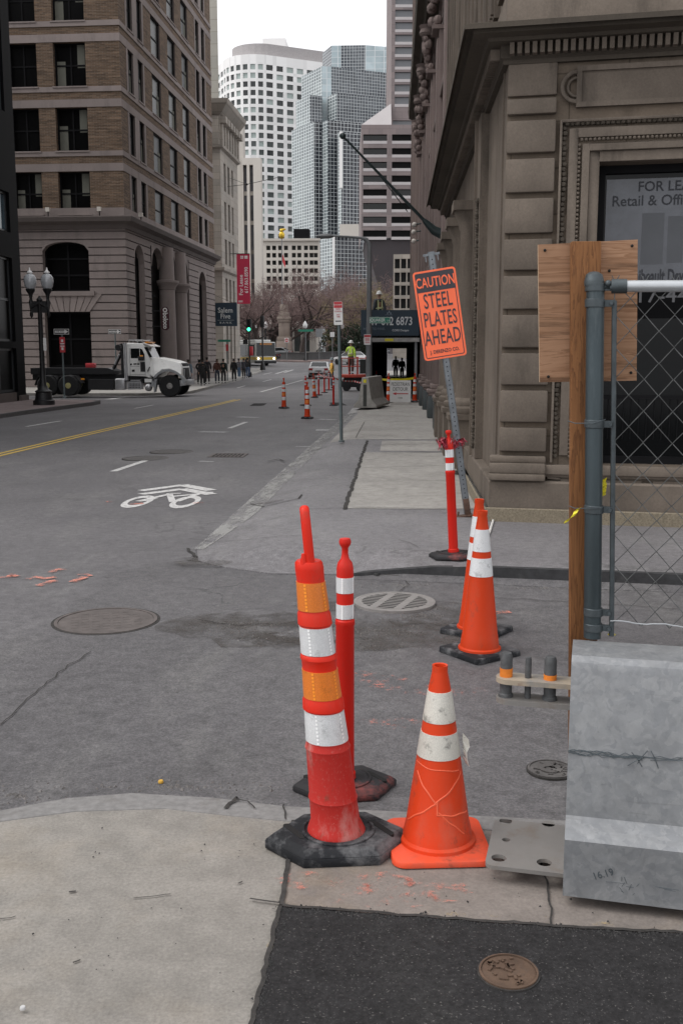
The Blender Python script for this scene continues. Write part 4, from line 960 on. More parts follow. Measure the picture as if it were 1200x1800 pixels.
b.face([(p.x, p.y, zt6) for p in pts] + [(pts[-1].x - 10, pts[-1].y + 40, zt6), (pts[0].x + 20, pts[0].y + 20, zt6)], M_WHITE); b.build('wall', t6, smooth=False)
items.sort(key=lambda t: -t[3]); panes(t6, items, None, mats=M_TG)
M_CAPG = mat('grey_roof_screen', C(.33, .31, .31), .7)
ins = lambda p, k: p + (Vector((c6.x + 8, D6 + 30)) - p) * k
b = MB(); L_ = [ins(p, .12) for p in pts[1:]]; b.hexa([(p.x, p.y, zt6 - .2) for p in L_] + [(L_[-1].x - 5, L_[-1].y + 25, zt6 - .2)], [(p.x, p.y, zt6 + 4.8) for p in L_] + [(L_[-1].x - 5, L_[-1].y + 25, zt6 + 4.8)], M_CAPG); b.build('roof_screen', t6, smooth=False)
b = MB(); x0 = A(462, 100, D6 + 15); x1 = A(502, 100, D6 + 15); b.box(x0.x, x1.x, D6 + 15, D6 + 30, zt6, zat(Vector((x0.x, D6 + 15, 0)), 68, 480), M_WHITE); b.build('penthouse', t6, smooth=False)
# ---------------------------------------------------------------- distance: stepped glass tower
def curtain(name, dark, light, pitch=(.95, .95), lw=.10, linec=(.55, .58, .59, 1)):
    q = Nt(name); sp = q.n.new('ShaderNodeSeparateXYZ'); q.link(q.tc.outputs['UV'], sp.inputs[0]); m = None
    for i, pt in enumerate(pitch):
        f = q.math('FRACT', q.math('DIVIDE', sp.outputs[i], pt)); l = q.math('LESS_THAN', f, lw); m = l if m is None else q.math('MAXIMUM', m, l)
    big = q.ramp(q.noise(.05, 6, .65, sc=(1, 1, 1.6), dist=1.5), [(.35, 0.0), (.6, 1.0)])  # blotchy tone mix painted in place of buildings reflected in the glass
    vo = q.n.new('ShaderNodeTexWhiteNoise'); vo.noise_dimensions = '2D'; sn = q.n.new('ShaderNodeVectorMath'); sn.operation = 'SNAP'; sn.inputs[1].default_value = (pitch[0], pitch[1], 1); q.link(q.tc.outputs['UV'], sn.inputs[0]); q.link(sn.outputs[0], vo.inputs['Vector'])
    c = q.mix(big, dark, light); c = q.mix(q.math('MULTIPLY', vo.outputs[0], .45), c, sc(dark, .5)); c = q.mix(m, c, linec)
    return q.out(c, q.math('ADD', q.math('MULTIPLY', m, .4), .1), spec=.6)
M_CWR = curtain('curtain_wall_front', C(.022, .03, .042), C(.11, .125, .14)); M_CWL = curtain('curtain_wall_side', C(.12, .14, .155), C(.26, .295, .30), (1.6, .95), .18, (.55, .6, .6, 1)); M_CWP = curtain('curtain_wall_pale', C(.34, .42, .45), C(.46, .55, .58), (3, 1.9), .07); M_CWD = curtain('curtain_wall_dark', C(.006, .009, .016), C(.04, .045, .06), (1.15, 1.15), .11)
t7 = thing('glass_tower', 'stepped blue grey glass tower with white gridded curtain wall', 'building'); uL = ray(-450, 620).xy.normalized(); uR = ray(5000, 620).xy.normalized()
def vol(name, l, c1, c2, r, pyt, D, mr=None, depth=30):
    q1 = A(c1, 620, D).xy; q2 = q1 if c2 == c1 else q1 + (A(c2, 620, D + .5).xy - q1)
    q0 = q1 + uL * inter(q1, uL, l); q3 = q2 + uR * inter(q2, uR, r); zt = zat(q2, pyt, c2)
    b = MB(); bk = [q3 + Vector((0, depth)), q0 + Vector((0, depth))]; P = [q0, q1] + ([q2] if c2 != c1 else []) + [q3] + bk
    for i, (a, c) in enumerate(zip(P, P[1:] + P[:1])):
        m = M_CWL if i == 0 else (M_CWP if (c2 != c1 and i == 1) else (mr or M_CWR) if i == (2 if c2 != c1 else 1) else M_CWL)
        b.face([(a.x, a.y, -2), (c.x, c.y, -2), (c.x, c.y, zt), (a.x, a.y, zt)], m)
    b.face([(p.x, p.y, zt) for p in P], M_CAPG); return b.build(name, t7, smooth=False)
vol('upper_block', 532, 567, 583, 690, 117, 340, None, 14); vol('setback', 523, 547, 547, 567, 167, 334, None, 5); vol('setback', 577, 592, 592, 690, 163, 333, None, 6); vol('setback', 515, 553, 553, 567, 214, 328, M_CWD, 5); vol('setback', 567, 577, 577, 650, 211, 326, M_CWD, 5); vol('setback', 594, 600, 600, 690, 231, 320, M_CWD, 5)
b = MB(); b.use(M_WHITE); p = A(599, 400, 318); zz = lambda py, D=318: zat(Vector((p.x, D, 0)), py, 599); b.box(p.x - .45, p.x + .45, 318, 319.5, zz(330), zz(231)); b.build('white_fin', t7)
cr = [(568, 583, M_CWR), (583, 599, M_CWP), (599, 640, M_CWR), (640, 679, M_CWP)]; zcr = zat(A(600, 600, 352), 80, 600)
for k, (a, c, m) in enumerate(cr):
    pa, pc_ = A(a, 600, 352 - (0 if k else -8) + k * .0), A(c, 600, 352); b = MB(); b.use(m); b.hexa([(pa.x, pa.y, 80), (pc_.x, pc_.y, 80), (pc_.x, pc_.y + 12, 80), (pa.x, pa.y + 12, 80)], [(pa.x, pa.y, zcr), (pc_.x, pc_.y, zcr - (.7 if k == 3 else 0)), (pc_.x, pc_.y + 12, zcr), (pa.x, pa.y + 12, zcr)]); b.build('crown', t7, smooth=False)
vol('podium', 563, 587, 587, 700, 416, 300, M_CWD, 15)
b = MB(); b.use(M_WHITE); p = A(586.5, 600, 298); b.box(p.x - .35, p.x + .35, 297.6, 298.6, zat(p, 500, 586), zat(p, 416, 586)); p2_ = A(599, 400, 318); b.build('white_fin', t7)
b = MB(); b.use(M_CREAM2); pa, pc_ = A(597, 405, 297), A(630, 405, 297); b.box(pa.x, pc_.x, 297, 299, zat(pa, 416, 600), zat(pa, 394, 600)); b.build('canopy_band', t7)
# ---------------------------------------------------------------- distance: low cream block
D8 = 205.0; t8 = thing('cream_building', 'low cream office building with three rows of square windows behind the park trees', 'building'); a_ = A(462, 600, D8); F8 = Fr((a_.x, D8), (1, .02), (.02, -1)); W8 = F8.u(561); z8 = lambda py: zat(a_, py, 500)
ops8 = [(F8.u(x), F8.u(x + 7), z8(y + 8), z8(y)) for y in (432, 445, 458, 472, 486, 500) for x in (470, 480, 490.5, 500.5, 514, 523.5, 535, 544.5, 552)]
b = MB(); wall(b, F8, 0, W8, -1, z8(424), ops8, .8, M_CREAM2); b.face([F8.p(W8, -1), F8.p(W8, z8(424)), F8.p(W8, z8(424), -5), F8.p(W8, -1, -5)]); b.face([F8.p(0, -1), F8.p(0, z8(424)), F8.p(0, z8(424), -5), F8.p(0, -1, -5)]); b.face([F8.p(0, z8(424)), F8.p(W8, z8(424)), F8.p(W8, z8(424), -5), F8.p(0, z8(424), -5)]); F8.box(b, -.3, W8 + .3, z8(424), z8(420), -.3, .5, M_CREAM2); b.build('wall', t8, smooth=False)
panes(t8, [(F8, *o, .7) for o in ops8], M_TG[1])
b = MB(); b.box(A(515, 400, D8).x, A(542, 400, D8).x, D8 + 1, D8 + 4, z8(420), z8(402), M_FRAME); b.build('roof_plant', t8, smooth=False)
# ---------------------------------------------------------------- distance: pink granite tower on the right
D9 = 235.0; M_PT = stone('mauve_granite', C(.235, .2, .2), .05, .15, .1, (3, 1.4, .02)); M_PTL = stone('pale_mauve_sill', C(.48, .45, .45), .05, .1, .1); t9 = thing('granite_tower', 'mauve granite tower with dark ribbon windows and sloped shoulder at the street end', 'building')
a_ = A(634, 600, D9); F9 = Fr((a_.x, D9), (math.cos(YAW), math.sin(YAW)), (math.sin(YAW), -math.cos(YAW))); z9 = lambda py: zat(a_, py, 660); W9 = F9.u(742); uS = F9.u(685)
ops9 = []
for k in range(8):
    y = 236 + k * 24.1; ops9 += [(F9.u(637), F9.u(677.5), z9(y + 11.5), z9(y)), (F9.u(686), F9.u(735), z9(y + 11.5), z9(y))]
ops9b = [(F9.u(691), F9.u(725), z9(y + 13), z9(y)) for y in [198 - 34 + 22 * 0 - 22.2 * k for k in range(13)]] + [(F9.u(688), F9.u(726), z9(217), z9(206))]
b = MB(); wall(b, F9, 0, W9, z9(418), z9(219), ops9, .8, M_PT)
F9c = Fr(F9.p(0, 0, -3), F9.U, F9.N)
wall(b, F9c, uS, W9, z9(219), z9(-180), ops9b, .6, M_PT)
b.face([F9.p(uS, z9(219), -3), F9.p(uS, z9(-180), -3), F9.p(uS, z9(-180), -30), F9.p(uS, z9(219), -30)]); b.face([F9.p(0, z9(418)), F9.p(0, z9(219)), F9.p(0, z9(219), -30), F9.p(0, z9(418), -30)])
b.use(M_PTL); b.face([F9.p(0, z9(219)), F9.p(uS, z9(219)), F9.p(uS, z9(176), -3), F9.p(uS * .72, z9(190), -4)]); b.face([F9.p(0, z9(219)), F9.p(uS * .72, z9(190), -4), F9.p(uS, z9(176), -3), F9.p(uS, z9(176), -30), F9.p(0, z9(219), -30)]); b.face([F9.p(uS, z9(219)), F9.p(W9, z9(219)), F9.p(W9, z9(219), -3), F9.p(uS, z9(219), -3)])
b.use(M_PT); F9.box(b, uS, W9, z9(419), z9(418), -30, -.1)
b.build('wall', t9, smooth=False)
for F_i, oo_, e_ in ((F9, ops9, .62), (F9c, ops9b, .6)):
    for o in oo_: b = MB(); F_i.box(b, o[0], o[1], o[2] - e_, o[2], -.4, .05, M_PTL); b.build('sill', t9, smooth=False)
panes(t9, [(F9c, *o, .5) for o in ops9b], plain('sky_reflection_glass', C(.15, .155, .165), .3), 'ribbon_window'); panes(t9, [(F9, *o, .7) for o in ops9], None, 'ribbon_window', mats=[glass('ribbon_glass', .008, .1, (.8, 1, 1), .5, .4), M_GDARK])  # upper column panes carry the sky's reflection in their pale grey colour
b = MB(); b.use(stone('dark_mauve_base', C(.075, .066, .07), .08, .2, .1)); u1_, u2_ = F9.u(641), F9.u(700)
b.hexa([F9.p(F9.u(705), -2, -6), F9.p(W9, -2, -6), F9.p(W9, -2, -30), F9.p(F9.u(705), -2, -30)], [F9.p(u1_, z9(418), -.5), F9.p(W9, z9(418), -.5), F9.p(W9, z9(418), -30), F9.p(u1_, z9(418), -30)]); b.build('overhung_base', t9, smooth=False)
# small concrete office at the right, above the shed
D10 = 150.0; t10 = thing('concrete_building', 'small pale concrete gridded building above the sidewalk shed roof', 'building'); a_ = A(690, 600, D10); F10 = Fr((a_.x, D10), (1, -.12), (-.12, -1)); z10 = lambda py: zat(a_, py, 705); ops10 = [(F10.u(x), F10.u(x + 9), z10(y + 17), z10(y)) for y in (455, 479, 502, 525) for x in (692, 703, 714, 725)]
b = MB(); wall(b, F10, 0, F10.u(742), 0, z10(447), ops10, .6, M_CREAM); b.face([F10.p(0, 0), F10.p(0, z10(447)), F10.p(0, z10(447), -12), F10.p(0, 0, -12)]); b.face([F10.p(0, z10(447)), F10.p(F10.u(742), z10(447)), F10.p(F10.u(742), z10(447), -12), F10.p(0, z10(447), -12)]); b.build('wall', t10, smooth=False); panes(t10, [(F10, *o, .5) for o in ops10], M_TG[1])
# ================================================================ FOREGROUND STREET FURNITURE
def scuffed(name, col, col2, amt=.5, sc_=5, rough=.45, vsc=(1, 1, .45)):
    q = Nt(name)
    a = q.ramp(q.noise(sc_, 8, .7, sc=vsc), [(.5, 0.0), (.66, 1.0)])
    f = q.ramp(q.noise(sc_ * 14, 5, .7), [(.55, 0.0), (.75, 1.0)])
    d = q.ramp(q.noise(sc_ * 1.7, 9, .75, sc=(1, 1, .7)), [(.57, 0.0), (.68, 1.0)])
    base = q.mix(q.noise(2.5, 3), sc(col, .85), sc(col, 1.1))
    c = q.mix(q.math('MULTIPLY', a, amt), base, col2)
    c = q.mix(q.math('MULTIPLY', f, amt * .5), c, col2)
    c = q.mix(q.math('MULTIPLY', d, min(.8, amt * 1.5)), c, C(.14, .055, .035))
    q.bump(q.noise(60, 3), .08, .003)
    return q.out(c, rough, spec=.25)
M_RED = scuffed('red_orange_plastic', C(.66, .022, .008), C(.42, .09, .06), .25)
M_REDW = scuffed('worn_red_plastic', C(.46, .026, .02), C(.5, .2, .18), .85, 7, .6)
M_REDT = scuffed('red_tube_plastic', C(.58, .016, .008), C(.4, .06, .04), .2)
M_ORG = scuffed('dark_orange_plastic', C(.55, .042, .006), C(.36, .08, .04), .4)
M_ORGB = scuffed('bright_orange_plastic', C(.66, .052, .011), C(.46, .13, .08), .45)
M_ORBASE = scuffed('orange_base_plastic', C(.78, .09, .036), C(.36, .1, .07), .55, 3)
def refl(name, col, dirt=.3, sc_=11):
    q = Nt(name)
    vo = q.n.new('ShaderNodeTexVoronoi'); vo.inputs['Scale'].default_value = 240; q.link(q.tc.outputs['Object'], vo.inputs['Vector'])
    c = q.mix(q.ramp(vo.outputs[0], [(0.0, 0.0), (.8, 1.0)]), sc(col, .82), sc(col, 1.08))
    d = q.ramp(q.noise(sc_, 9, .75), [(.56, 0.0), (.64, 1.0)])
    c = q.mix(q.math('MULTIPLY', d, dirt), c, sc(col, .3))
    c = q.mix(q.math('MULTIPLY', q.ramp(q.noise(2.5, 4), [(.4, 0.0), (.7, 1.0)]), dirt), c, sc(col, .66))
    return q.out(c, .32, spec=.6)
M_RW = refl('white_reflective_sheet', C(.66, .67, .68), .45)
M_RWD = refl('dirty_white_sheet', C(.64, .62, .56), .85, 12)
M_RO = refl('amber_reflective_sheet', C(.72, .19, .02), .35)
M_DOTW = plain('bright_reflector_dots', C(.9, .9, .9), .3); M_DOTO = plain('orange_reflector_dots', C(.95, .32, .03), .3)
M_RUB = mat('black_rubber', C(.012, .013, .016), .7, .4, 4, .5, 40, dirt=.85, dcol=C(.17, .17, .175), dscale=8, dsoft=.2, spec=.3, dpos=.47)
M_RUBR = mat('red_smeared_rubber', C(.013, .012, .014), .75, .3, 4, .35, 40, dirt=.8, dcol=C(.3, .06, .05), dscale=4, dsoft=.15)
M_HOLE = plain('dark_recess', C(.008), .9)

def hexpoly(rx, ry, a0=0): return [(rx * math.cos(R(60 * k) + a0), ry * math.sin(R(60 * k) + a0)) for k in range(6)]
def hex_base(parent, rx, ry, h, m, slots=True):
    b = MB(); P = hexpoly(rx, ry); T = [(x * .86, y * .86) for x, y in P]
    b.use(m); b.hexa([(x, y, 0) for x, y in P], [(x * 1.0, y * 1.0, h * .55) for x, y in P])
    b.hexa([(x * .999, y * .999, h * .55) for x, y in P], [(x, y, h) for x, y in T])
    o = b.build('base', parent, bevel=.005)
    b = MB(); b.lathe([(rx * .5, h - .004), (rx * .5, h + .006), (rx * .46, h + .008), (rx * .44, h + .003)], 32, m); b.build('socket_ring', o)
    if slots:
        for sgn in (-1, 1):
            b = MB(); b.use(M_HOLE); L = .055; wv = .013; cx = sgn * rx * .6
            P2 = [(cx + math.cos(t) * wv + (0), (L if 0 <= t <= math.pi else -L) + math.sin(t) * wv) for t in [k * math.pi / 6 for k in range(13)]]
            th = R(28); P2 = [(cx + (x - cx) * math.cos(th) - y * math.sin(th), (x - cx) * math.sin(th) + y * math.cos(th)) for x, y in P2]
            b.prism(P2, h - .012, h + .0015); b.build('grip_slot', o)
    return o
def band(parent, prof, m, bend, n=32, dots=None):
    b = MB(); b.lathe(prof, n, m, bend=bend)
    o = b.build('reflective_band', parent)
    if dots:
        b = MB(); b.use(dots); (r0, z0), (r1, z1) = prof[0], prof[-1]; nz = 8
        for a in (-2.05, -.75, .75, 2.05):
            for k in range(nz):
                t = (k + .5) / nz; z = lerp(z0, z1, t); rr = lerp(r0, r1, t) + .0008; off = bend(z) if bend else (0, 0)
                ca, sa = math.cos(a), math.sin(a); w = .004
                b.face([(off[0] + rr * ca - sa * i * w, off[1] + rr * sa + ca * i * w, z + j * w) for i, j in ((-1, -1), (1, -1), (1, 1), (-1, 1))])
        b.build('reflector_dots', o, smooth=False)
    return o
# ---- the near leaning channeliser: base, stepped tapering body, four bands, loop handle
pb = G(594, 1463, .055); D_ = pb.y; hz = lambda py: A(594, py, D_).z
def bend_of(px_top, py_top, Db, xb, yb=0):
    top = A(px_top, py_top, Db); k = (top.x - xb) / top.z
    return lambda z: (k * z, yb * z)
bend = bend_of(533, 895, D_, pb.x)
zs_ = {p: hz(p) for p in (1465, 1440, 1400, 1395, 1310, 1300, 1248, 1240, 1225, 1175, 1160, 1150, 1100, 1090, 1075, 1070, 1022, 1015, 990, 985, 895)}
rw = lambda py: pw(py, [(985, .0475), (1075, .056), (1160, .062), (1245, .071), (1310, .079), (1400, .086), (1440, .09), (1470, .092)])
th1 = thing('traffic_channelizer', 'leaning red channelizer post with amber and white bands and loop handle in front', 'channelizer', (pb.x, pb.y, .004), R(8), 'orange posts closing the near corner')
hex_base(th1, .27, .19, .062, M_RUB)
b = MB(); q = zs_
def P_(py, k=1.0, m=None, dz=0): return (rw(py) * k, hz(py) + dz) + ((m,) if m else ())
b.lathe([P_(1478, 1.16, M_REDW), P_(1462, 1.2, M_REDW), P_(1450, 1.1, M_REDW), P_(1440, 1.0, M_REDW), P_(1405, 1.0, M_REDW), P_(1400, 1.05, M_REDW), P_(1394, 1.0, M_REDW), P_(1318, 1, M_REDW), P_(1312, 1.05, M_REDW), P_(1306, .99, M_REDW), P_(1300, .97, M_RED), P_(1246, .97, M_RED), P_(1244, 1.07, M_RED), P_(1228, 1.06, M_RED), P_(1224, .98, M_RED), P_(1174, .98, M_RED), P_(1160, 1.0, M_RED), P_(1156, 1.07, M_RED), P_(1150, 1.04, M_RED), P_(1148, .98, M_RED), P_(1099, .98, M_RED), P_(1096, 1.07, M_RED), P_(1078, 1.05, M_RED), P_(1073, .97, M_RED), P_(1020, .97, M_RED), P_(1000, 1.04, M_RED), P_(990, 1.02, M_RED), P_(986, .9, M_RED), P_(985, .4, M_RED)], 32, M_RED, bend=bend)
b.build('body', th1)
for a, c, m, dm in ((1299, 1247, M_RW, M_DOTW), (1223, 1175, M_RO, M_DOTO), (1147, 1100, M_RW, M_DOTW), (1071, 1022, M_RO, M_DOTO)):
    band(th1, [(rw(a) * .97 + .0025, hz(a)), (rw(c) * .97 + .0025, hz(c))], m, bend, dots=dm)
b = MB(); zt_, zb_ = hz(895), hz(986); ox, oy2 = bend(zb_); tx, ty = bend(zt_)
pts = []
for t in range(17):
    u = t / 16; ang = math.pi * u
    pts.append(Vector((ox + (tx - ox) * (min(1, math.sin(ang) ** .55) if 0 < ang < math.pi else 0) + .004, oy2 + math.cos(ang) * .03, zb_ + (zt_ - zb_) * min(1, math.sin(ang) ** .55 if 0 < ang < math.pi else 0))))
b.tube(pts, .0165, 12, M_RED, squash=.72); b.tube([(ox - .018, -.03, zb_ - .01), (ox - .018, -.03, zb_ + .03)], [.014, .008], 10)
b.build('handle', th1)
# ---- tube delineators with knobbed tops
def tube_delineator(name, label, loc, rz, group, M=None, hexr=(.22, .18), base=M_RUB, total=1.1, slots=True):
    t = thing(name, label, 'delineator', loc, rz, group)
    hex_base(t, hexr[0], hexr[1], .045, base, slots)
    r = .037; k = total
    b = MB(); b.lathe([(r * 1.3, .05), (r * 1.28, .075), (r * 1.1, .08), (r * 1.12, .1), (r * 1.08, k * .66), (r * 1.17, k * .665), (r * 1.15, k * .68), (r, k * .685), (r, k * .86), (r * .98, k * .885), (r * .85, k * .905), (r * .5, k * .92), (r * .38, k * .94), (r * .38, k * .962), (r * .65, k * .975), (r * .72, k * .985), (r * .6, k * .998), (r * .3, k)], 24, M_REDT)
    b.build('post', t)
    for z0, z1 in ((.69, .745), (.79, .85)): band(t, [(r + .002, k * z0), (r + .002, k * z1)], M_RW, None, 24, M_DOTW)
    return t
p2 = G(606, 1385, -.115)
t2 = tube_delineator('tube_delineator', 'upright red tube delineator with knob top and two silver bands close behind the leaning channelizer', (p2.x, p2.y, zroad(p2.x, p2.y) + .006), R(12), 'orange posts closing the near corner', base=M_RUBR, total=1.13, hexr=(.235, .18))
p3 = G(797, 980, 0.0)
t3 = dup(t2, (p3.x, p3.y, .003), R(-20), 'red tube delineator on black base beside the orange caution sign, tied with red ribbon', 'red tube delineators'); t3.rotation_euler = (0, R(-3.5), R(-20))
# ---- cones
def cone(name, label, loc, rz, group, H, rb, rt, mo, ms, base_m, sq, bh, bands, lip=True, base_round=.03):
    t = thing(name, label, 'traffic cone', loc, rz, group)
    b = MB(); n = 8; P = []
    for cx, cy, a0 in ((1, 1, 0), (-1, 1, 90), (-1, -1, 180), (1, -1, 270)):
        P += [(cx * (sq - base_round) + base_round * math.cos(R(a0 + 90 * k / n)), cy * (sq - base_round) + base_round * math.sin(R(a0 + 90 * k / n))) for k in range(n + 1)]
    b.hexa([(x, y, 0) for x, y in P], [(x * .985, y * .985, bh) for x, y in P], base_m); b.build('base', t, bevel=.004)
    rr = lambda z: lerp(rb, rt, (z - bh) / (H - bh))
    z4 = H * .1 + bh
    pr = [(rr(bh) * 1.1, bh), (rr(bh) * 1.09, bh + .012), (rr(bh), bh + .02), (rr(z4), z4), (rr(z4) * .985, z4 + .004)]
    for z0, z1 in bands: pr += [(rr(H * z0), H * z0), (rr(H * z1), H * z1)]
    pr += [(rr(H) * 1.0, H * .965), (rr(H) * (1.08 if lip else 1), H * .975), (rr(H) * (1.08 if lip else 1), H), (rr(H) * .75, H - .002), (rr(H) * .72, H - .05)]
    b = MB(); b.lathe(pr, 40, mo); b.build('body', t)
    for z0, z1 in bands:
        a, c = H * z0, H * z1
        band(t, [(rr(a) + .002, a), (rr(c) + .002, c)], ms, None, 40)
    return t
pc = G(768, 1487, .0)
c1 = cone('traffic_cone', 'bright orange cone with orange base and torn dirty white collars in front', (pc.x, pc.y, .008), R(6), 'orange traffic cones', .685, .128, .028, M_ORGB, M_RWD, M_ORBASE, .182, .022, ((.515, .645), (.705, .865)), False, .05)
# torn flap of the collar and scratched lines scored round the skirt
b = MB(); b.use(M_RWD); F0 = Vector((.083, -.02, .435))
for k in range(4): b.face([F0 + Vector((0, 0, -.028 * k)), F0 + Vector((.02 + .006 * math.sin(k * 2), -.012, -.02 - .026 * k)), F0 + Vector((.018 + .006 * math.sin(k * 2 + 2), -.014, -.046 - .026 * k)), F0 + Vector((.004 * k, -.0, -.028 * (k + 1)))])
b.build('torn_flap', c1, smooth=False)
M_SCR = plain('pale_scratch', C(.76, .12, .05), .6)
b = MB(); rr_ = lambda z: lerp(.128, .028, (z - .022) / .663) - .0026
def onc(a, z): return (rr_(z) * math.cos(R(a)), rr_(z) * math.sin(R(a)), z)
for (a0, z0), (a1, z1) in (((-172, .33), (-40, .31)), ((-160, .30), (-100, .2)), ((-105, .2), (-30, .3)), ((-102, .2), (-170, .11)), ((-98, .17), (-45, .08)), ((-100, .21), (-99, .16)), ((-98, .16), (-25, .15)), ((-150, .05), (-60, .045))):
    b.tube([onc(lerp(a0, a1, k / 12), lerp(z0, z1, k / 12) + .002 * math.sin(k)) for k in range(13)], .0042, 5, M_SCR)
b.build('scratches', c1)
pA, pB = G(842, 1150, -.12), G(837, 1112, -.12)
c2 = cone('traffic_cone', 'tall dark orange cone with scuffed white collars, nearer of the pair on black bases', (pA.x, pA.y, zroad(pA.x, pA.y) + .006), R(38), 'tall cones on black bases', .93, .125, .03, M_ORG, M_RW, M_RUB, .19, .035, ((.555, .68), (.725, .875)), True, .02)
dup(c2, (pB.x, pB.y, zroad(pB.x, pB.y) + .006), R(56), 'tall dark orange cone on black base, mostly hidden behind the nearer one', 'tall cones on black bases')
# ---- caution sign on a leaning post
M_SIGNO = mat('fluorescent_orange_sign', C(.95, .16, .06), .5, .05, 3, dirt=.25, dcol=C(.5, .1, .05), dscale=9)
M_BLK = mat('black_sign_paint', C(.035, .032, .04), .6, .15, 8, dirt=.3, dcol=C(.12, .1, .1), dscale=14)
M_GALV = mat('galvanised_post', C(.17, .185, .2), .5, .25, 14, .1, 80, metal=.5)
M_RUST = mat('rusty_steel', C(.09, .05, .035), .85, .5, 20, .4, 80)
ps = G(822, 908, 0.0)
tS = thing('caution_sign', 'orange CAUTION STEEL PLATES AHEAD sign leaning left on a perforated metal post', 'sign', (ps.x, ps.y, .004), rot=(0, R(-8.9), 0))
b = MB(); b.box(-.028, .028, -.02, -.016, .0, 2.9, M_GALV); b.box(-.028, -.024, -.016, .012, 0, 2.9); b.box(.024, .028, -.016, .012, 0, 2.9)
b.box(-.038, .038, .012, .015, 0, 2.9)
b.use(M_HOLE)
for k in range(56): b.box(-.006, .006, -.0215, -.019, .06 + k * .05, .072 + k * .05)
b.build('post', tS, bevel=0)
b = MB(); b.box(-.09, .09, -.01, .03, 2.86, 2.885, M_GALV); b.box(-.07, -.06, -.01, .03, 2.80, 2.86); b.box(.06, .07, -.01, .03, 2.8, 2.86); b.build('top_bracket', tS)
b = MB(); b.box(-.14, .05, -.06, .06, .0, .02, M_RUST); b.box(-.03, .035, -.03, .03, .02, .2, M_RUST); b.tube([(-.11, -.02, .02), (-.1, -.02, .07)], .012, 8); b.build('foot_bracket', tS, bevel=.003)
pw_, ph_ = .46, .95; zc = 2.235
def rrect(w, h, r, n=6):
    P = []
    for cx, cy, a0 in ((1, 1, 0), (-1, 1, 90), (-1, -1, 180), (1, -1, 270)):
        P += [(cx * (w / 2 - r) + r * math.cos(R(a0 + 90 * k / n)), cy * (h / 2 - r) + r * math.sin(R(a0 + 90 * k / n))) for k in range(n + 1)]
    return P
def panel(parent, name, w, h, r, t, m, M, dz=0.0):
    b = MB(M); b.hexa([(x, y, dz) for x, y in rrect(w, h, r)], [(x, y, dz + t) for x, y in rrect(w, h, r)], m); return b.build(name, parent, smooth=False)
MS = frame_M((0, -.021, zc), (1, 0, 0), (0, -1, 0))
pn = panel(tS, 'panel', pw_, ph_, .035, .003, M_SIGNO, MS)
def ring(parent, name, w, h, r, t, m, M, dz, e=.0012):
    b = MB(M); a = rrect(w, h, r); c = rrect(w - 2 * t, h - 2 * t, max(r - t, .002)); b.use(m)
    for k in range(len(a)):
        k2 = (k + 1) % len(a); b.face([(*a[k], dz + e), (*a[k2], dz + e), (*c[k2], dz + e), (*c[k], dz + e)])
    return b.build(name, parent, smooth=False)
ring(pn, 'border', pw_ - .04, ph_ - .04, .022, .009, M_BLK, MS, .003)
b = MB(MS); b.use(M_BLK); hh = ph_ / 2 - .024; w2 = pw_ / 2 - .024
b.face([(-w2, hh - .2, .0047), (w2, hh - .2, .0047), (w2, hh, .0047), (-w2, hh, .0047)]); b.build('header', pn, smooth=False)
text('CAUTION', .15, M_SIGNO, pn, MS @ Matrix.Translation((0, .345, .005)), bold=.012, sx=.62)
for w_, y_ in (('STEEL', .145), ('PLATES', -.05), ('AHEAD', -.245)): text(w_, .222, M_BLK, pn, MS @ Matrix.Translation((0, y_, .0045)), bold=.008, sx={'STEEL': .52, 'PLATES': .48, 'AHEAD': .515}[w_], sp=1.06)
text('J. DERENZO CO.', .052, M_BLK, pn, MS @ Matrix.Translation((.0, -.393, .0045)), bold=.015, sx=.82)
# red ribbon clumps and cord
M_RIB = mat('red_ribbon', C(.22, .006, .02), .5, .6, 30)
def ribbons(label, pts, cnt, spread, L):
    b = MB(); b.use(M_RIB)
    for k in range(cnt):
        p = Vector(random.choice(pts)) + Vector((random.gauss(0, spread), random.gauss(0, spread), random.gauss(0, spread * .8)))
        d = Vector((random.gauss(.05, .6), random.gauss(0, .5), random.gauss(-.7, .6))).normalized(); w = Vector((random.uniform(-1, 1), random.uniform(-1, 1), random.uniform(-1, 1))).normalized() * .007
        l = L * random.uniform(.4, 1.2); prev = p
        for s_ in range(4):
            nx = prev + d * l / 4; d = (d + Vector((random.gauss(0, .5), random.gauss(0, .5), random.gauss(-.25, .4)))).normalized()
            b.face([prev - w, prev + w, nx + w, nx - w]); prev = nx
    o = b.build('ribbon', smooth=False); tag(o, label, 'ribbon'); return o
kz = A(776, 775, p3.y); k2 = A(803, 775, ps.y)
ribbons('dark red ribbon bunch wound round the neck of the tube delineator', [kz, kz + Vector((.03, 0, 0)), kz + Vector((.06, .1, 0))], 75, .02, .075)
ribbons('dark red ribbon ends knotted on the caution sign post', [k2, k2 + Vector((.03, 0, .02)), k2 + Vector((-.04, -.2, 0))], 75, .028, .1)
b = MB(); cp_ = [G(*p, .012) for p in ((770, 765), (800, 812), (818, 850), (838, 880), (848, 898), (866, 915), (860, 935), (852, 950))]
b.tube(cp_, .012, 6, mat('white_cord', C(.6, .58, .55), .8, .2, 10)); tag(b.build('cord'), 'white cord lying along the foot of the stone building beside the caution sign', 'cord')

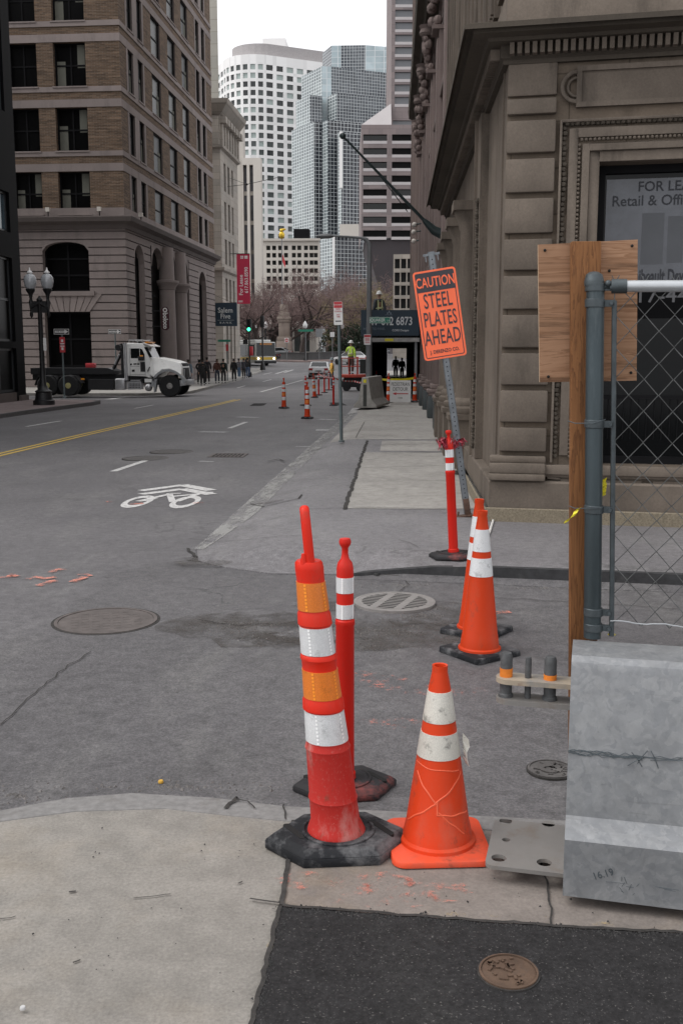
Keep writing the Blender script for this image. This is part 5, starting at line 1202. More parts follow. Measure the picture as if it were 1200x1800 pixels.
# ---- galvanised steel barrier
def galv(name, base, dirt=.4):
    q = Nt(name)
    vo = q.n.new('ShaderNodeTexVoronoi'); vo.inputs['Scale'].default_value = 42; vo.inputs['Randomness'].default_value = 1
    wv = q.n.new('ShaderNodeVectorMath'); wv.operation = 'ADD'; nz = q.n.new('ShaderNodeTexNoise'); nz.inputs['Scale'].default_value = 14; nz.inputs['Detail'].default_value = 5
    sm = q.n.new('ShaderNodeVectorMath'); sm.operation = 'SCALE'; sm.inputs['Scale'].default_value = .11
    q.link(q.tc.outputs['Object'], nz.inputs['Vector']); q.link(nz.outputs[1], sm.inputs[0]); q.link(q.tc.outputs['Object'], wv.inputs[0]); q.link(sm.outputs[0], wv.inputs[1]); q.link(wv.outputs[0], vo.inputs['Vector'])
    sep = q.n.new('ShaderNodeSeparateColor'); q.link(vo.outputs['Color'], sep.inputs[0])
    c = q.mix(sep.outputs[0], C(base * .84, base * .87, base * .91), C(base * 1.1, base * 1.12, base * 1.14))
    c = q.mix(.5, c, q.ramp(q.noise(9, 7, .7, dist=.8), [(.3, .3), (.7, .72)]), 'OVERLAY')
    sp = q.ramp(q.noise(26, 5, .65, dist=1.2), [(.58, 0.0), (.72, 1.0)])
    c = q.mix(q.math('MULTIPLY', sp, .35), c, C(base * 1.65, base * 1.65, base * 1.63))
    lg = q.ramp(q.noise(3, 6, .6), [(.35, 0.0), (.7, 1.0)]); c = q.mix(q.math('MULTIPLY', lg, dirt), c, C(base * .62, base * .66, base * .72))
    st = q.ramp(q.noise(5, 8, .7, sc=(.25, 1, 6)), [(.62, 0.0), (.68, 1.0)]); c = q.mix(q.math('MULTIPLY', st, .35), c, C(base * .35))
    q.bump(q.noise(70, 4), .12, .003)
    return q.out(c, q.ramp(sep.outputs[1], [(0.0, .5), (1.0, .58)]), .3, .5)
M_GAL = galv('galvanised_sheet', .25); M_PLATE = mat('dusty_steel_plate', C(.2, .19, .18), .6, .12, 5, .1, 60, metal=.1, dirt=.5, dcol=C(.16, .12, .09), dscale=7)
e0 = G(988, 1574, .045); e1 = G(1200, 1600, .045); dB = (e1 - e0); aB = math.atan2(dB.y, dB.x)
tB = thing('steel_barrier', 'grey galvanised steel road barrier with spangled sides under the chain link fence', 'barrier', (e0.x, e0.y, .0), aB)
YC = .25                                   # half depth of the barrier
half = [(.25, .045), (.247, .238), (.235, .25), (.19, .275), (.178, .292), (.128, .775), (.118, .797), (.095, .814), (.0, .819)]
prof = [(YC - y, z) for y, z in half] + [(YC + y, z) for y, z in half[-2::-1]]
b = MB(); b.use(M_GAL); LB = 2.6; ca = [b.vert((.0, y, z)) for y, z in prof]; cb = [b.vert((LB, y, z)) for y, z in prof]
for k in range(len(prof) - 1): b.idx([ca[k], cb[k], cb[k + 1], ca[k + 1]])
b.idx(ca[::-1]); b.idx(cb); b.idx([ca[0], ca[-1], cb[-1], cb[0]])
b.build('body', tB, ang=20)
M_WIRE = plain('dark_wire', C(.07, .085, .095), .6, .2)
b = MB(); b.use(M_WIRE); yf = lambda z: YC - pw(z, [(.29, .178), (.755, .128)]) - .003
for k in range(7):
    x = 0.0; z = .505 + random.uniform(-.006, .006); P = []
    while x < (.24 if k < 5 else .5): P.append((x, yf(z), z)); x += .018; z = .505 + (z - .505) * .8 + random.gauss(0, .0045) + (.0 if x < .24 else .002)
    b.tube(P, .0011, 4)
for (x0, z0, x1, z1) in ((.2, .52, .235, .475), (.22, .485, .25, .53), (.26, .53, .285, .475), (.19, .475, .24, .505), (.26, .50, .5, .51)):
    b.tube([(x0, yf(z0), z0), ((x0 + x1) / 2, yf(z0) - .004, (z0 + z1) / 2 + .006), (x1, yf(z1), z1)], .0013, 4)
b.build('tie_wire', tB)
MBF = frame_M((0, 0, 0), (1, 0, 0), (0, -1, 0))
text('16.19', .035, M_WIRE, tB, Matrix.Translation((.125, -.0008, .135)) @ Matrix.Rotation(R(90), 4, 'X') @ Matrix.Rotation(R(22), 4, 'Z'), name='scratched_number', sx=.9, ext=.0004)
b = MB(); b.use(M_WIRE)
for k in range(9):
    x, z = .17 + random.uniform(0, .06), .09 + random.uniform(-.01, .03); b.tube([(x, .0005, z), (x + random.uniform(-.02, .03), .0005, z + random.uniform(-.03, .03))], .0008, 4)
for k in range(5):
    x, z = .1 + random.uniform(0, .3), random.uniform(.06, .12); b.tube([(x, .001, z), (x + random.uniform(.03, .08), .001, z + random.uniform(-.006, .004))], .0007, 4)
b.build('scratches', tB)
def plate(name, parent, outer, holes, z0, z1, m):
    bm = bmesh.new(); ed = []
    def loop(P):
        v = [bm.verts.new((x, y, z0)) for x, y in P]
        for i in range(len(v)): ed.append(bm.edges.new((v[i], v[(i + 1) % len(v)])))
    loop(outer)
    for h in holes: loop(h)
    bmesh.ops.triangle_fill(bm, use_beauty=True, use_dissolve=False, edges=ed)
    fs = list(bm.faces); r = bmesh.ops.extrude_face_region(bm, geom=fs)
    bmesh.ops.translate(bm, verts=[v for v in r['geom'] if isinstance(v, bmesh.types.BMVert)], vec=(0, 0, z1 - z0))
    bmesh.ops.recalc_face_normals(bm, faces=bm.faces)
    me = bpy.data.meshes.new(name); bm.to_mesh(me); bm.free(); me.materials.append(m)
    o = bpy.data.objects.new(name, me); COL.objects.link(o); o.parent = parent; return o
Minv = Matrix.Translation((e0.x, e0.y, 0)) @ Matrix.Rotation(aB, 4, 'Z'); Minv.invert()
def loc(px, py, z): q = Minv @ G(px, py, z); return (q.x, q.y)
def circ(c, rx, ry=None, n=16): return [(c[0] + rx * math.cos(6.2832 * k / n), c[1] + (ry or rx) * math.sin(6.2832 * k / n)) for k in range(n)]
zP = .07; o1_, o2_, o3_, o4_ = loc(868, 1438, zP), loc(852, 1520, zP), loc(990, 1533, zP), loc(995, 1440, zP)
x0p = (o1_[0] + o2_[0]) / 2; ya, yb_ = o2_[1], o1_[1]; rc = .03
out = [(.05, ya), (.05, yb_)] + [(x0p + rc - rc * math.cos(R(90 - 15 * k)), yb_ - rc + rc * math.sin(R(90 - 15 * k))) for k in range(7)] + [(x0p + rc - rc * math.cos(R(15 * k)), ya + rc - rc * math.sin(R(15 * k))) for k in range(7)]
holes = [circ(loc(px, py, zP), r_) for px, py, r_ in ((888, 1443, .024), (963, 1448, .024), (889, 1476, .015), (876, 1508, .026), (956, 1516, .026))]
plate('foot_plate', tB, out, holes, zP - .014, zP, M_PLATE)
# hinge plates with pins at the end of the barrier
M_PINP = scuffed('overpainted_steel', C(.36, .30, .23), C(.2, .2, .2), .9, 6, .6, (1, 1, 1)); M_PIN = mat('dark_steel_pin', C(.07, .072, .075), .6, .3, 30, .2)
M_OPNT = mat('orange_paint_splash', C(.7, .2, .02), .6, .2, 20)
def locy(px, py, Y): q = Minv @ A(px, py, Y); return q
Yc = e0.y + YC - .05
for nm, py, m in (('hinge_plate', 1202, M_PINP), ('hinge_plate', 1238, M_PLATE)):
    cl = locy(880, py, Yc); z_ = cl.z; yc_ = YC; r_ = .045
    out = [(.0, yc_ + r_), (.0, yc_ - r_)] + [(cl.x - r_ * math.sin(R(15 * k)) + .02, yc_ - r_ * math.cos(R(15 * k))) for k in range(13)]
    plate(nm, tB, out, [], z_ - .017, z_, m)
zT, zL = locy(880, 1202, Yc).z, locy(880, 1238, Yc).z
for px, pyt, r_ in ((886, 1160, .021), (926, 1166, .011), (966, 1163, .021)):
    p = locy(px, pyt, Yc); b = MB(); b.lathe([(r_, zL - .02), (r_, zT + .001), (r_, p.z - .012), (r_ * .8, p.z), (r_ * .4, p.z + .001)], 16, M_PIN, (p.x, YC, 0))
    o = b.build('hinge_pin', tB)
    if r_ > .015:
        b = MB(); b.lathe([(r_ * 1.25, zL), (r_ * 1.2, zL + .01), (r_ * 1.02, zL + .014)], 16, M_PIN, (p.x, YC, 0)); b.build('weld', o)
        b = MB(); b.lathe([(r_ + .001, zT), (r_ + .0012, zT + (.03 if px < 900 else .018))], 16, M_OPNT, (p.x, YC, 0)); b.build('paint_mark', o)
# ---- chain link fence standing behind the barrier top
M_FPOST = mat('weathered_galvanised_pipe', C(.055, .072, .08), .42, .3, 9, .1, 60, metal=.55, sc3=(1, 1, .15), dirt=.3, dcol=C(.3, .33, .34), dscale=8)
M_RAIL = mat('bright_galvanised_rail', C(.46, .48, .5), .4, .1, 12, metal=.5)
M_BAND = mat('galvanised_clamp', C(.065, .078, .085), .5, .25, 20, metal=.5)
M_CHAIN = mat('chain_wire', C(.1, .104, .104), .5, .3, 30, metal=.5)
YF = e0.y + YC + .1
fp = A(1040, 1122, YF); ft = A(1044, 478, YF)
tF = thing('chain_link_fence', 'chain link fence of pipe posts and diamond wire mesh on top of the steel barrier', 'fence', (fp.x, fp.y, 0), aB)
zb0, zt0 = .819, ft.z
b = MB(); b.tube([(0, 0, zb0), (.004, 0, zt0 - .03)], .0295, 20, M_FPOST); po = b.build('post', tF)
b = MB(); b.lathe([(.032, zt0 - .045), (.033, zt0 - .03), (.031, zt0 - .025), (.027, zt0 - .008), (.015, zt0), (.004, zt0 + .002)], 20, M_BAND); b.build('post_cap', po)
def fz(py): return A(1044, py, YF).z
for py in (505, 533, 745, 895, 1075, 1102):
    z = fz(py); b = MB(); b.lathe([(.031, z - .014), (.033, z - .012), (.033, z + .012), (.031, z + .014)], 20, M_BAND, (.003, 0, 0)); b.box(.028, .068, -.006, .006, z - .011, z + .011, M_BAND)
    b.tube([(.056, -.02, z), (.056, .016, z)], .006, 8, M_BAND); b.build('clamp', po)
b = MB(); zr_ = fz(503); b.tube([(.075, 0, zr_), (2.4, 0, zr_)], .019, 16, M_RAIL); ro = b.build('top_rail', tF)
b = MB(); b.tube([(.055, 0, zr_), (.105, 0, zr_)], .0235, 16, M_BAND); b.tube([(.03, 0, zr_), (.06, 0, zr_)], .011, 10, M_BAND); b.ball((.045, -.01, zr_ + .008), .012, 8, 6); b.build('rail_cup', ro)
b = MB(); b.box(.060, .070, -.003, .003, zb0 + .01, fz(528), M_BAND); b.tube([(.065, 0, zb0 + .01), (.065, 0, fz(528))], .0085, 8); b.build('tension_bar', tF)
b = MB(); b.tube([(2.43, 0, .819), (2.43, 0, zt0)], .0295, 16, M_FPOST); b.build('post', tF)
b = MB(); b.use(M_CHAIN); px_m = .094; zlo, zhi = fz(1117), fz(496); hz_ = px_m * .56; xr = 2.38
# each wire zigzags down the panel and hooks its neighbour
x = .068; k = 0
while x < xr:
    P = []; z = zhi; s_ = 0; i = 0
    while z > zlo - .001:
        sgn = 1 if (i % 2 == 0) else -1
        xx = x + px_m / 2 * (1 if i % 2 else 0); P.append((min(max(xx, .066), xr) + random.uniform(-.0015, .0015), (.0022 if i % 2 else -.0022) * (1 if k % 2 else -1), z)); z -= hz_; i += 1
    b.tube(P, .002, 5, caps=False); P2 = []; z = zhi; i = 0
    while z > zlo - .001:
        xx = x - px_m / 2 * (1 if i % 2 else 0); P2.append((min(max(xx, .066), xr) + random.uniform(-.0015, .0015), (-.0022 if i % 2 else .0022) * (1 if k % 2 else -1), z)); z -= hz_; i += 1
    b.tube(P2, .002, 5, caps=False); b.tube([(x - .012, 0, zhi + .022), (x, .002, zhi), (x + .012, 0, zhi + .022)], .0017, 5)
    x += px_m; k += 1
o = b.build('wire_mesh', tF)
b = MB(); zw = fz(1088); b.tube([(.06 + .02 * t, -.012 + .003 * math.sin(t * 3), zw + .003 * math.sin(t * .9)) for t in range(60)], .0022, 5, M_RAIL); b.build('tie_wire', tF)
b = MB(); b.use(M_WIRE); z = fz(742); b.tube([(-.085, .02, z), (-.06, -.03, z - .004), (0, -.037, z - .002), (.03, -.025, z + .008), (.04, 0, z + .01)], .0016, 5); z = fz(893); b.tube([(-.08, .02, z), (-.06, -.03, z), (0, -.037, z + .004), (.03, -.03, z + .006)], .0016, 5); b.build('wire_loop', tF)
k_l = (ft.x - fp.x) / (ft.z - .82)   # the whole fence leans a little to the left
for c_ in [x for o_ in kids(tF) for x in [o_] + kids(o_)]: c_.data.transform(Matrix(((1, 0, k_l, -.819 * k_l), (0, 1, 0, 0), (-.012, 0, 1, 0), (0, 0, 0, 1))))
M_YTAPE = mat('yellow_tape', C(.72, .62, .02), .5, .2, 30)
for lab, px, py, dx, dz in (('short crumpled yellow tape end hanging left of the wooden post', 1018, 893, -.042, -.05), ('yellow tape strip tucked behind the fence post above the clamp', 1060, 872, .0, .06), ('yellow tape scrap lying on the barrier at the fence foot', 1070, 1112, .02, -.012)):
    p = A(px, py, YF - .04 if px < 1030 else YF + .02); b = MB(); b.use(M_YTAPE)
    pts = [p + Vector((dx * t / 5 + random.gauss(0, .002), random.gauss(0, .003), dz * t / 5)) for t in range(6)]
    for a, c in zip(pts, pts[1:]): b.face([a + Vector((-.008, .002, -.004)), a + Vector((.008, -.002, .004)), c + Vector((.008, .003, .004)), c + Vector((-.008, -.001, -.004))])
    o = b.build('tape_scrap', smooth=False); tag(o, lab, 'tape', 'yellow tape scraps')
# ---- wooden notice board seen from behind
def wood(name, c1, c2, along='z', ringy=7, dark=.5):
    q = Nt(name); scl = (ringy, ringy, ringy * .07) if along == 'z' else (ringy * .1, ringy, ringy * 1.6)
    n1 = q.noise(1.4, 5, .6, sc=scl, dist=1.4)
    w = q.math('FRACT', q.math('MULTIPLY', n1, 9.0))
    c = q.mix(q.ramp(w, [(0.0, 0.0), (.6, .35), (.92, 1.0), (1.0, 0.0)]), c1, c2)
    fib = q.noise(30, 6, .7, sc=(1, 1, .05) if along == 'z' else (.06, 1, 1.3)); c = q.mix(q.math('MULTIPLY', q.ramp(fib, [(.54, 0.0), (.64, 1.0)]), dark), c, sc(c2, .28))
    bl = q.ramp(q.noise(3, 4), [(.35, 0.0), (.7, 1.0)]); c = q.mix(q.math('MULTIPLY', bl, .4), c, sc(c2, .75))
    kn = q.n.new('ShaderNodeTexVoronoi'); kn.inputs['Scale'].default_value = 6; q.link(q.tc.outputs['Object'], kn.inputs['Vector'])
    c = q.mix(q.ramp(kn.outputs[0], [(.03, .85), (.09, 0.0)]), c, sc(c2, .25))
    q.bump(fib, .25, .003); return q.out(c, .75, spec=.3)
M_PLY = wood('plywood_face', C(.37, .215, .13), C(.24, .125, .068), 'x', 5, .75); M_2X4 = wood('lumber', C(.225, .098, .035), C(.11, .043, .014), 'z', 9, .5); M_PLYE = plain('plywood_edge', C(.42, .3, .2), .8)
YP = YF + .09; bl_, br_, tl_, tr_ = A(948, 672, YP), A(1118, 669, YP), A(945, 430, YP), A(1120, 421, YP)
tW = thing('plywood_board', 'bare plywood board nailed to an upright wooden post behind the fence post', 'board', (A(1035, 1118, YP).x, YP, .0), 0)
wx = A(1035, 1118, YP).x
b = MB(); b.use(M_PLY); off = Vector((wx, YP, 0)); F_ = [bl_ - off, br_ - off, tr_ - off, tl_ - off]
b.face(F_); b.use(M_PLYE); Bk = [p + Vector((0, .016, 0)) for p in F_]; b.face(Bk[::-1])
for k in range(4): b.face([F_[k], Bk[k], Bk[(k + 1) % 4], F_[(k + 1) % 4]])
b.build('panel', tW, smooth=False)
b = MB(); xl0, xr0 = A(1013, 1118, YP - .04).x - wx, A(1061, 1118, YP - .04).x - wx; xl1, xr1 = A(1004, 425, YP - .04).x - wx, A(1056, 425, YP - .04).x - wx; zt1 = A(1030, 424, YP - .04).z
b.hexa([(xl0, -.042, .0), (xr0, -.042, .0), (xr0, -.004, .0), (xl0, -.004, .0)], [(xl1, -.042, zt1), (xr1, -.042, zt1), (xr1, -.004, zt1), (xl1, -.004, zt1)], M_2X4); b.build('post', tW, bevel=.003)
b = MB(); b.use(M_HOLE)
for px, py in ((957, 440), (963, 662), (1110, 432), (1108, 655), (1070, 476)): p = A(px, py, YP - .001); b.ball((p.x - wx, -.002, p.z), .005, 8, 6)
b.build('nail_heads', tW)
# ---- covers in the ground
M_IRON = mat('cast_iron', C(.105, .098, .095), .7, .3, 8, .3, 60, metal=.3, dirt=.5, dcol=C(.2, .19, .18), dscale=7)
M_IROND = mat('worn_cast_iron', C(.125, .108, .102), .65, .25, 8, .4, 60, metal=.3, dirt=.6, dcol=C(.07, .06, .055), dscale=6)
M_IRONG = mat('grey_cast_iron', C(.25, .235, .225), .6, .15, 8, .3, 60, metal=.2, dirt=.4, dcol=C(.12, .1, .09), dscale=6)
M_RUSTY = mat('rusty_cast_iron', C(.095, .058, .038), .85, .35, 10, .5, 60, dirt=.7, dcol=C(.06, .045, .035), dscale=16)
def cover(name, label, p, r, m, style, rz=0):
    t = thing(name, label, 'manhole cover', p, rz, None)
    if style != 'grate': b = MB(); b.lathe([(r * 1.06, -.03), (r * 1.06, .002), (r * 1.0, .0022)], 40, M_DARKGAP); b.build('gap', t)  # flat dark ring for the gap, with the rim's shadow painted in
    b = MB(); b.lathe([(r, -.03), (r, .007), (r * .93, .008), (r * .925, -.02)], 48, m, caps=False); b.build('rim', t)
    b = MB(); b.use(m)
    if style == 'grate':
        b.lathe([(r * .92, -.02), (r * .92, .0015)], 40, M_HOLE); b.use(m)
        n = 12
        for k in range(n):
            y = lerp(-r * .86, r * .86, k / (n - 1)); w = math.sqrt(max(0, (r * .92) ** 2 - y * y)); b.box(-w, w, y - .0085, y + .0085, .003, .006)
        for xx in (-r * .3, r * .3): b.box(xx - .03, xx + .03, -math.sqrt((r * .9) ** 2 - xx * xx), math.sqrt((r * .9) ** 2 - xx * xx), -.003, .0068)
        lathe = None
        for k in range(40):
            a0, a1 = 6.2832 * k / 40, 6.2832 * (k + 1) / 40
            b.face([(rr * math.cos(a), rr * math.sin(a), .0062) for rr, a in ((r * .93, a0), (r * .93, a1), (r * .8, a1), (r * .8, a0))])
        b.build('grate', t, smooth=False)
    else:
        b.lathe([(r * .92, -.02), (r * .92, .003), (r * .9, .004)], 48, m)
        if style == 'plain':
            for k in range(9):
                for j in range(9):
                    x, y = (k - 4) * r * .2, (j - 4) * r * .2
                    if x * x + y * y < (r * .8) ** 2: b.box(x - r * .07, x + r * .07, y - r * .07, y + r * .07, .003, .0055)
        else:
            for k in range(26):
                a = random.uniform(0, 6.28); d = r * .8 * math.sqrt(random.random()); x, y = d * math.cos(a), d * math.sin(a); th = random.uniform(0, 6.28); L = r * random.uniform(.1, .3)
                b.bar((x - L * math.cos(th) / 2, y - L * math.sin(th) / 2, .006), (x + L * math.cos(th) / 2, y + L * math.sin(th) / 2, .006), .008, .006)
            b.lathe([(r * .5, .003), (r * .52, .009), (r * .46, .009)], 32, m) if style == 'ringed' else None
        b.build('lid', t)
    return t
def gz(px, py, z, dz=.004): p = G(px, py, zroad if z is None else z); p.z += dz; return p
cover('manhole_cover', 'large round iron manhole cover level with the alley mouth at left', gz(187, 1092, -.12), .365, M_IROND, 'plain', .3)
cover('storm_drain', 'round slotted iron storm drain in the alley behind the delineators', gz(693, 1062, -.12, .018), .315, M_IRONG, 'grate', R(-18))
cover('manhole_cover', 'small patterned iron cover in the alley partly behind the barrier', gz(967, 1357, -.12, .012), .105, M_IRON, 'ringed', .5)
cover('valve_cover', 'rusty round valve cover set in the fresh black asphalt', gz(893, 1716, 0, .012), .086, M_RUSTY, 'rough', .8)
cover('manhole_cover', 'round cover worn flat in the traffic lane, nearer of the two beyond the bicycle symbol', gz(257, 806, None), .42, M_IRON, 'plain')
cover('manhole_cover', 'round cover worn flat in the traffic lane, farther of the two beyond the bicycle symbol', gz(303, 794.5, None), .42, M_IRON, 'plain')
t = thing('catch_basin', 'square slotted catch basin grate in the lane near the kerb', 'drain', gz(401, 801, None)); b = MB(); b.box(-.3, .3, -.3, .3, -.05, .002, M_HOLE); b.build('sump', t)
b = MB(); b.use(M_IROND)
for k in range(9): b.box(-.3 + k * .0725, -.3 + k * .0725 + .03, -.3, .3, .0, .008)
for y in (-.34, -.02, .3): b.box(-.34, .34, y, y + .04, .0, .0085)
for x in (-.34, .3): b.box(x, x + .04, -.3, .3, .0, .0082)
b.build('grate', t, smooth=False)
# ================================================================ STREET MIDDLE GROUND
def zt_at(p, py, px): return zat(Vector((p.x, p.y, 0)), py, px)
M_POLE = mat('grey_green_pole', C(.10, .125, .13), .55, .2, 6); M_POLEG = mat('grey_lamp_pole', C(.16, .165, .17), .55, .15, 5); M_SIGNW = plain('white_sign_face', C(.72, .71, .70), .5); M_SIGNR = plain('red_sign_face', C(.5, .04, .05), .5); M_SIGNG = plain('green_sign_face', C(.02, .2, .13), .5); M_SIGNB = plain('black_sign_face', C(.012), .5); M_NAVY = mat('navy_panel', C(.012, .03, .05), .5, .2, 2); M_CAST = plain('black_cast_iron', C(.008, .008, .009), .5)
FACE = lambda p, yaw=0.0: frame_M(p, (math.cos(yaw), math.sin(yaw), 0), (math.sin(yaw), -math.cos(yaw), 0))
def flat(parent, name, M, w, h, m, t=.004, dz=0.0, r=.02): return panel(parent, name, w, h, r, t, m, M, dz)
# parking sign pole on the right pavement
p = G(600, 777, 0); tp = thing('parking_sign', 'grey street pole with white and red parking sign by the kerb', 'sign', p, rot=(0, R(-1.2), 0)); H_ = zat(p, 531, 589)
b = MB(); b.tube([(0, 0, 0), (0, 0, H_)], .034, 12, M_POLE); b.lathe([(.06, 0), (.06, .03), (.04, .04)], 12, M_POLE); b.build('pole', tp)
M_ = FACE((-.01, -.045, H_ - .22)); f = flat(tp, 'panel', M_, .18, .46, M_SIGNW); flat(f, 'red_header', M_, .168, .12, M_SIGNR, .0015, .0042, .004).location = (0, 0, .165)
for s_, y, h, m in (('TOW-AWAY', .165, .03, M_SIGNW), ('NO', .08, .055, M_SIGNR), ('STOPPING', .035, .032, M_SIGNR), ('ANY', -.03, .035, M_SIGNR), ('TIME', -.07, .035, M_SIGNR)): text(s_, h, m, f, M_ @ Matrix.Translation((0, y, .0062)), bold=.01)
b = MB(M_); b.box(-.06, .06, -.165, -.145, .004, .0055, M_SIGNB); b.build('arrow_bar', f, smooth=False)
# cobra-head street lamp on the right kerb
p = A(648, 700, 40.2); p.z = zwalk(-1.2, 40); tl_ = thing('street_lamp', 'tall grey street lamp with long arm reaching over the road', 'street lamp', p); H_ = zat(p, 418, 648) - p.z
b = MB(); b.tube([(0, 0, 0), (0, 0, H_ * .6), (0, 0, H_ - .25), (-.12, 0, H_ - .06), (-.3, 0, H_)], [.13, .1, .085, .08, .06], 12, M_POLEG); b.build('pole', tl_)
hx = A(583, 413, 40.2).x - p.x; b = MB(); b.tube([(-.3, 0, H_), (hx * .6, 0, H_ + .05), (hx, 0, H_ + .08)], [.05, .04, .03], 8, M_POLEG); b.build('arm', tl_)
b = MB(); b.ball((hx - .25, 0, H_ + .07), .35, 10, 6, M_POLEG, (1, .45, .28)); b.build('lamp_head', tl_)
M_ = FACE((.0, -.14, zat(p, 563, 668) - p.z)); M_ = FACE((.42, -.14, zat(p, 563, 668) - p.z)); t = thing('street_sign', 'green QUAKER LN street name sign fixed to the tall lamp pole', 'sign', p); f = flat(t, 'panel', M_, .8, .24, M_SIGNG); ring(f, 'border', .78, .22, .02, .012, M_SIGNW, M_, .004); text('QUAKER', .17, M_SIGNW, f, M_ @ Matrix.Translation((-.09, 0, .006)), bold=.015, sx=.85); text('LN', .085, M_SIGNW, f, M_ @ Matrix.Translation((.32, -.02, .006)))
M_ = FACE((-.06, -.15, zat(p, 597, 646) - p.z)); t = thing('parking_sign', 'small white and red notice fixed low on the tall lamp pole', 'sign', p); f = flat(t, 'panel', M_, .26, .4, M_SIGNW); b = MB(M_); b.box(-.12, .12, .09, .18, .004, .0055, M_SIGNR); b.build('red_header', f, smooth=False); 
for y in (.05, .0, -.05, -.12): b = MB(M_); b.box(-.09, .09, y - .012, y + .012, .004, .0052, M_SIGNR); b.build('text_line', f, smooth=False)
# sidewalk shed
M_SHEDP = mat('black_shed_boards', C(.012, .013, .014), .8, .3, 4); M_STEEL = mat('grey_shed_steel', C(.2, .21, .22), .6, .2, 6); M_SHEDB = mat('pale_shed_beam', C(.33, .32, .31), .7, .2, 5)
tsd = thing('sidewalk_shed', 'navy fronted sidewalk shed roofing the right pavement on steel posts', 'shed', (0, 0, 0)); Y0, Y1 = 41.5, 92; xl, xr = A(634, 600, Y0).x, A(736, 600, Y0).x; zt_, zb_ = A(640, 545, Y0).z, A(640, 590, Y0).z
b = MB(); b.box(xl, xr, Y0, Y0 + .08, zb_, zt_, M_NAVY); b.build('front_panel', tsd, smooth=False)
b = MB(); b.box(xl, xl + .08, Y0 + .08, Y1, zb_, zt_, M_NAVY); b.box(xr - .08, xr, Y0 + .08, Y1, zb_, zt_); b.build('parapet', tsd, smooth=False)
b = MB(); b.box(xl + .08, xr - .08, Y0 + .08, Y1, zb_ - .02, zb_ + .1, M_SHEDP); b.build('deck', tsd, smooth=False)
b = MB(); b.use(M_SHEDB); zb2 = A(640, 601, Y0).z; b.box(xl + .1, xr + .02, Y0 - .02, Y0 + .2, zb2, zb2 + .16)
for k in range(1, 18): b.box(xl + .12, xr - .05, Y0 + k * 2.9, Y0 + k * 2.9 + .12, zb2 - .05, zb_ - .021, M_SHEDP)
b.build('beam', tsd, smooth=False)
b = MB(); 
for k in range(8): x = lerp(xl + .1, xr - .1, k / 7); b.box(x - .02, x + .02, Y0 + .01, Y0 + .09, zb2 + .16, zb_ - .0, M_SHEDP)
b.build('joist_ends', tsd, smooth=False)
for k in range(8):
    for x in ((xl + .4, xr - .12) if k else (xr - .12,)):
        y = Y0 + .1 + k * 7.2; b = MB(); b.use(M_STEEL if k == 0 else M_SHEDP); b.box(x - .05, x + .05, y - .05, y + .05, zs(0, y), zb2); b.box(x - .12, x + .12, y - .12, y + .12, zs(0, y), zs(0, y) + .03); b.build('post', tsd, smooth=False)
b = MB(); b.box(xl + .35, xl + .38, Y0 + .9, Y1, -.5, zb2 + .1, M_SHEDP); b.box(xr - .05, xr - .02, Y0 + 1, Y1, -.5, zb2 + .1)
for k in range(60): y = Y0 + .9 + k * .8; b.box(xl + .38, xl + .42, y, y + .1, zs(0, y), zb2 + .1)
b.build('side_boarding', tsd, smooth=False)
M_ = frame_M(A(685, 566, Y0 - .001), (1, 0, 0), (0, -1, 0)); pc_s = 41.5 / 1821
fr_ = [c for c in kids(tsd) if c.name.startswith('front_panel')][0]
M_NTXT = plain('white_shed_lettering', C(.62, .64, .66), .6); M_NTXD = plain('dim_shed_lettering', C(.16, .2, .24), .6)
text('917 612 6873', .46, M_NTXT, fr_, M_ @ Matrix.Translation((-.02, 0.02, .002)), bold=.012, sx=.72); text('INSULATED PANEL', .13, M_NTXD, fr_, M_ @ Matrix.Translation((-.62, -.27, .002)), sx=.8); text('CORE Designs', .11, M_NTXT, fr_, M_ @ Matrix.Translation((.42, -.33, .002)), bold=.01)
b = MB(M_); b.use(M_NTXD)
for (x, y) in ((-.12, .3), (-.06, .36), (.0, .3)): b.box(x, x + .05, y, y + .08, .001, .003)
b.box(-.2, .1, .27, .285, .001, .003); b.build('emblem', fr_, smooth=False)
# yellow plate on the beam, detour board
b = MB(); b.box(A(676, 598, Y0).x, A(691, 598, Y0).x, Y0 - .03, Y0 - .02, zb2 + .03, zb2 + .13, M_YTAPE); b.build('yellow_plate', tsd, smooth=False)
p = G(703, 709, zs); td = thing('detour_sign', 'white PEDESTRIAN DETOUR board with red arrow standing on the pavement before the shed', 'sign', p); w_ = 37 * p.y / 1821; h_ = 38 * p.y / 1821; M_ = FACE((0, 0, h_ / 2 + .05)); f = flat(td, 'panel', M_, w_, h_, M_SIGNW, .02, 0, .01)
text('PEDESTRIAN', .185, M_SIGNB, f, M_ @ Matrix.Translation((0, .25, .022)), sx=.66); text('DETOUR', .185, M_SIGNB, f, M_ @ Matrix.Translation((0, .07, .022)), sx=.75); text('CORE', .06, M_SIGNB, f, M_ @ Matrix.Translation((0, -.25, .022)), bold=.02)
b = MB(M_); b.use(M_SIGNR); b.face([(-.15, -.11, .022), (.29, -.11, .022), (.29, -.075, .022), (-.15, -.075, .022)]); b.face([(-.29, -.092, .0225), (-.15, -.15, .0225), (-.15, -.035, .0225)]); b.build('arrow', f, smooth=False)
b = MB(); b.bar((-w_ * .45, .0, 0), (-w_ * .45, .0, .12), .04, .03, M_SHEDB); b.bar((w_ * .45, 0, 0), (w_ * .45, 0, .12), .04, .03); b.bar((-w_ * .45, .45, 0), (-w_ * .45, .02, h_), .04, .03); b.bar((w_ * .45, .45, 0), (w_ * .45, .02, h_), .04, .03); b.build('stand', td)
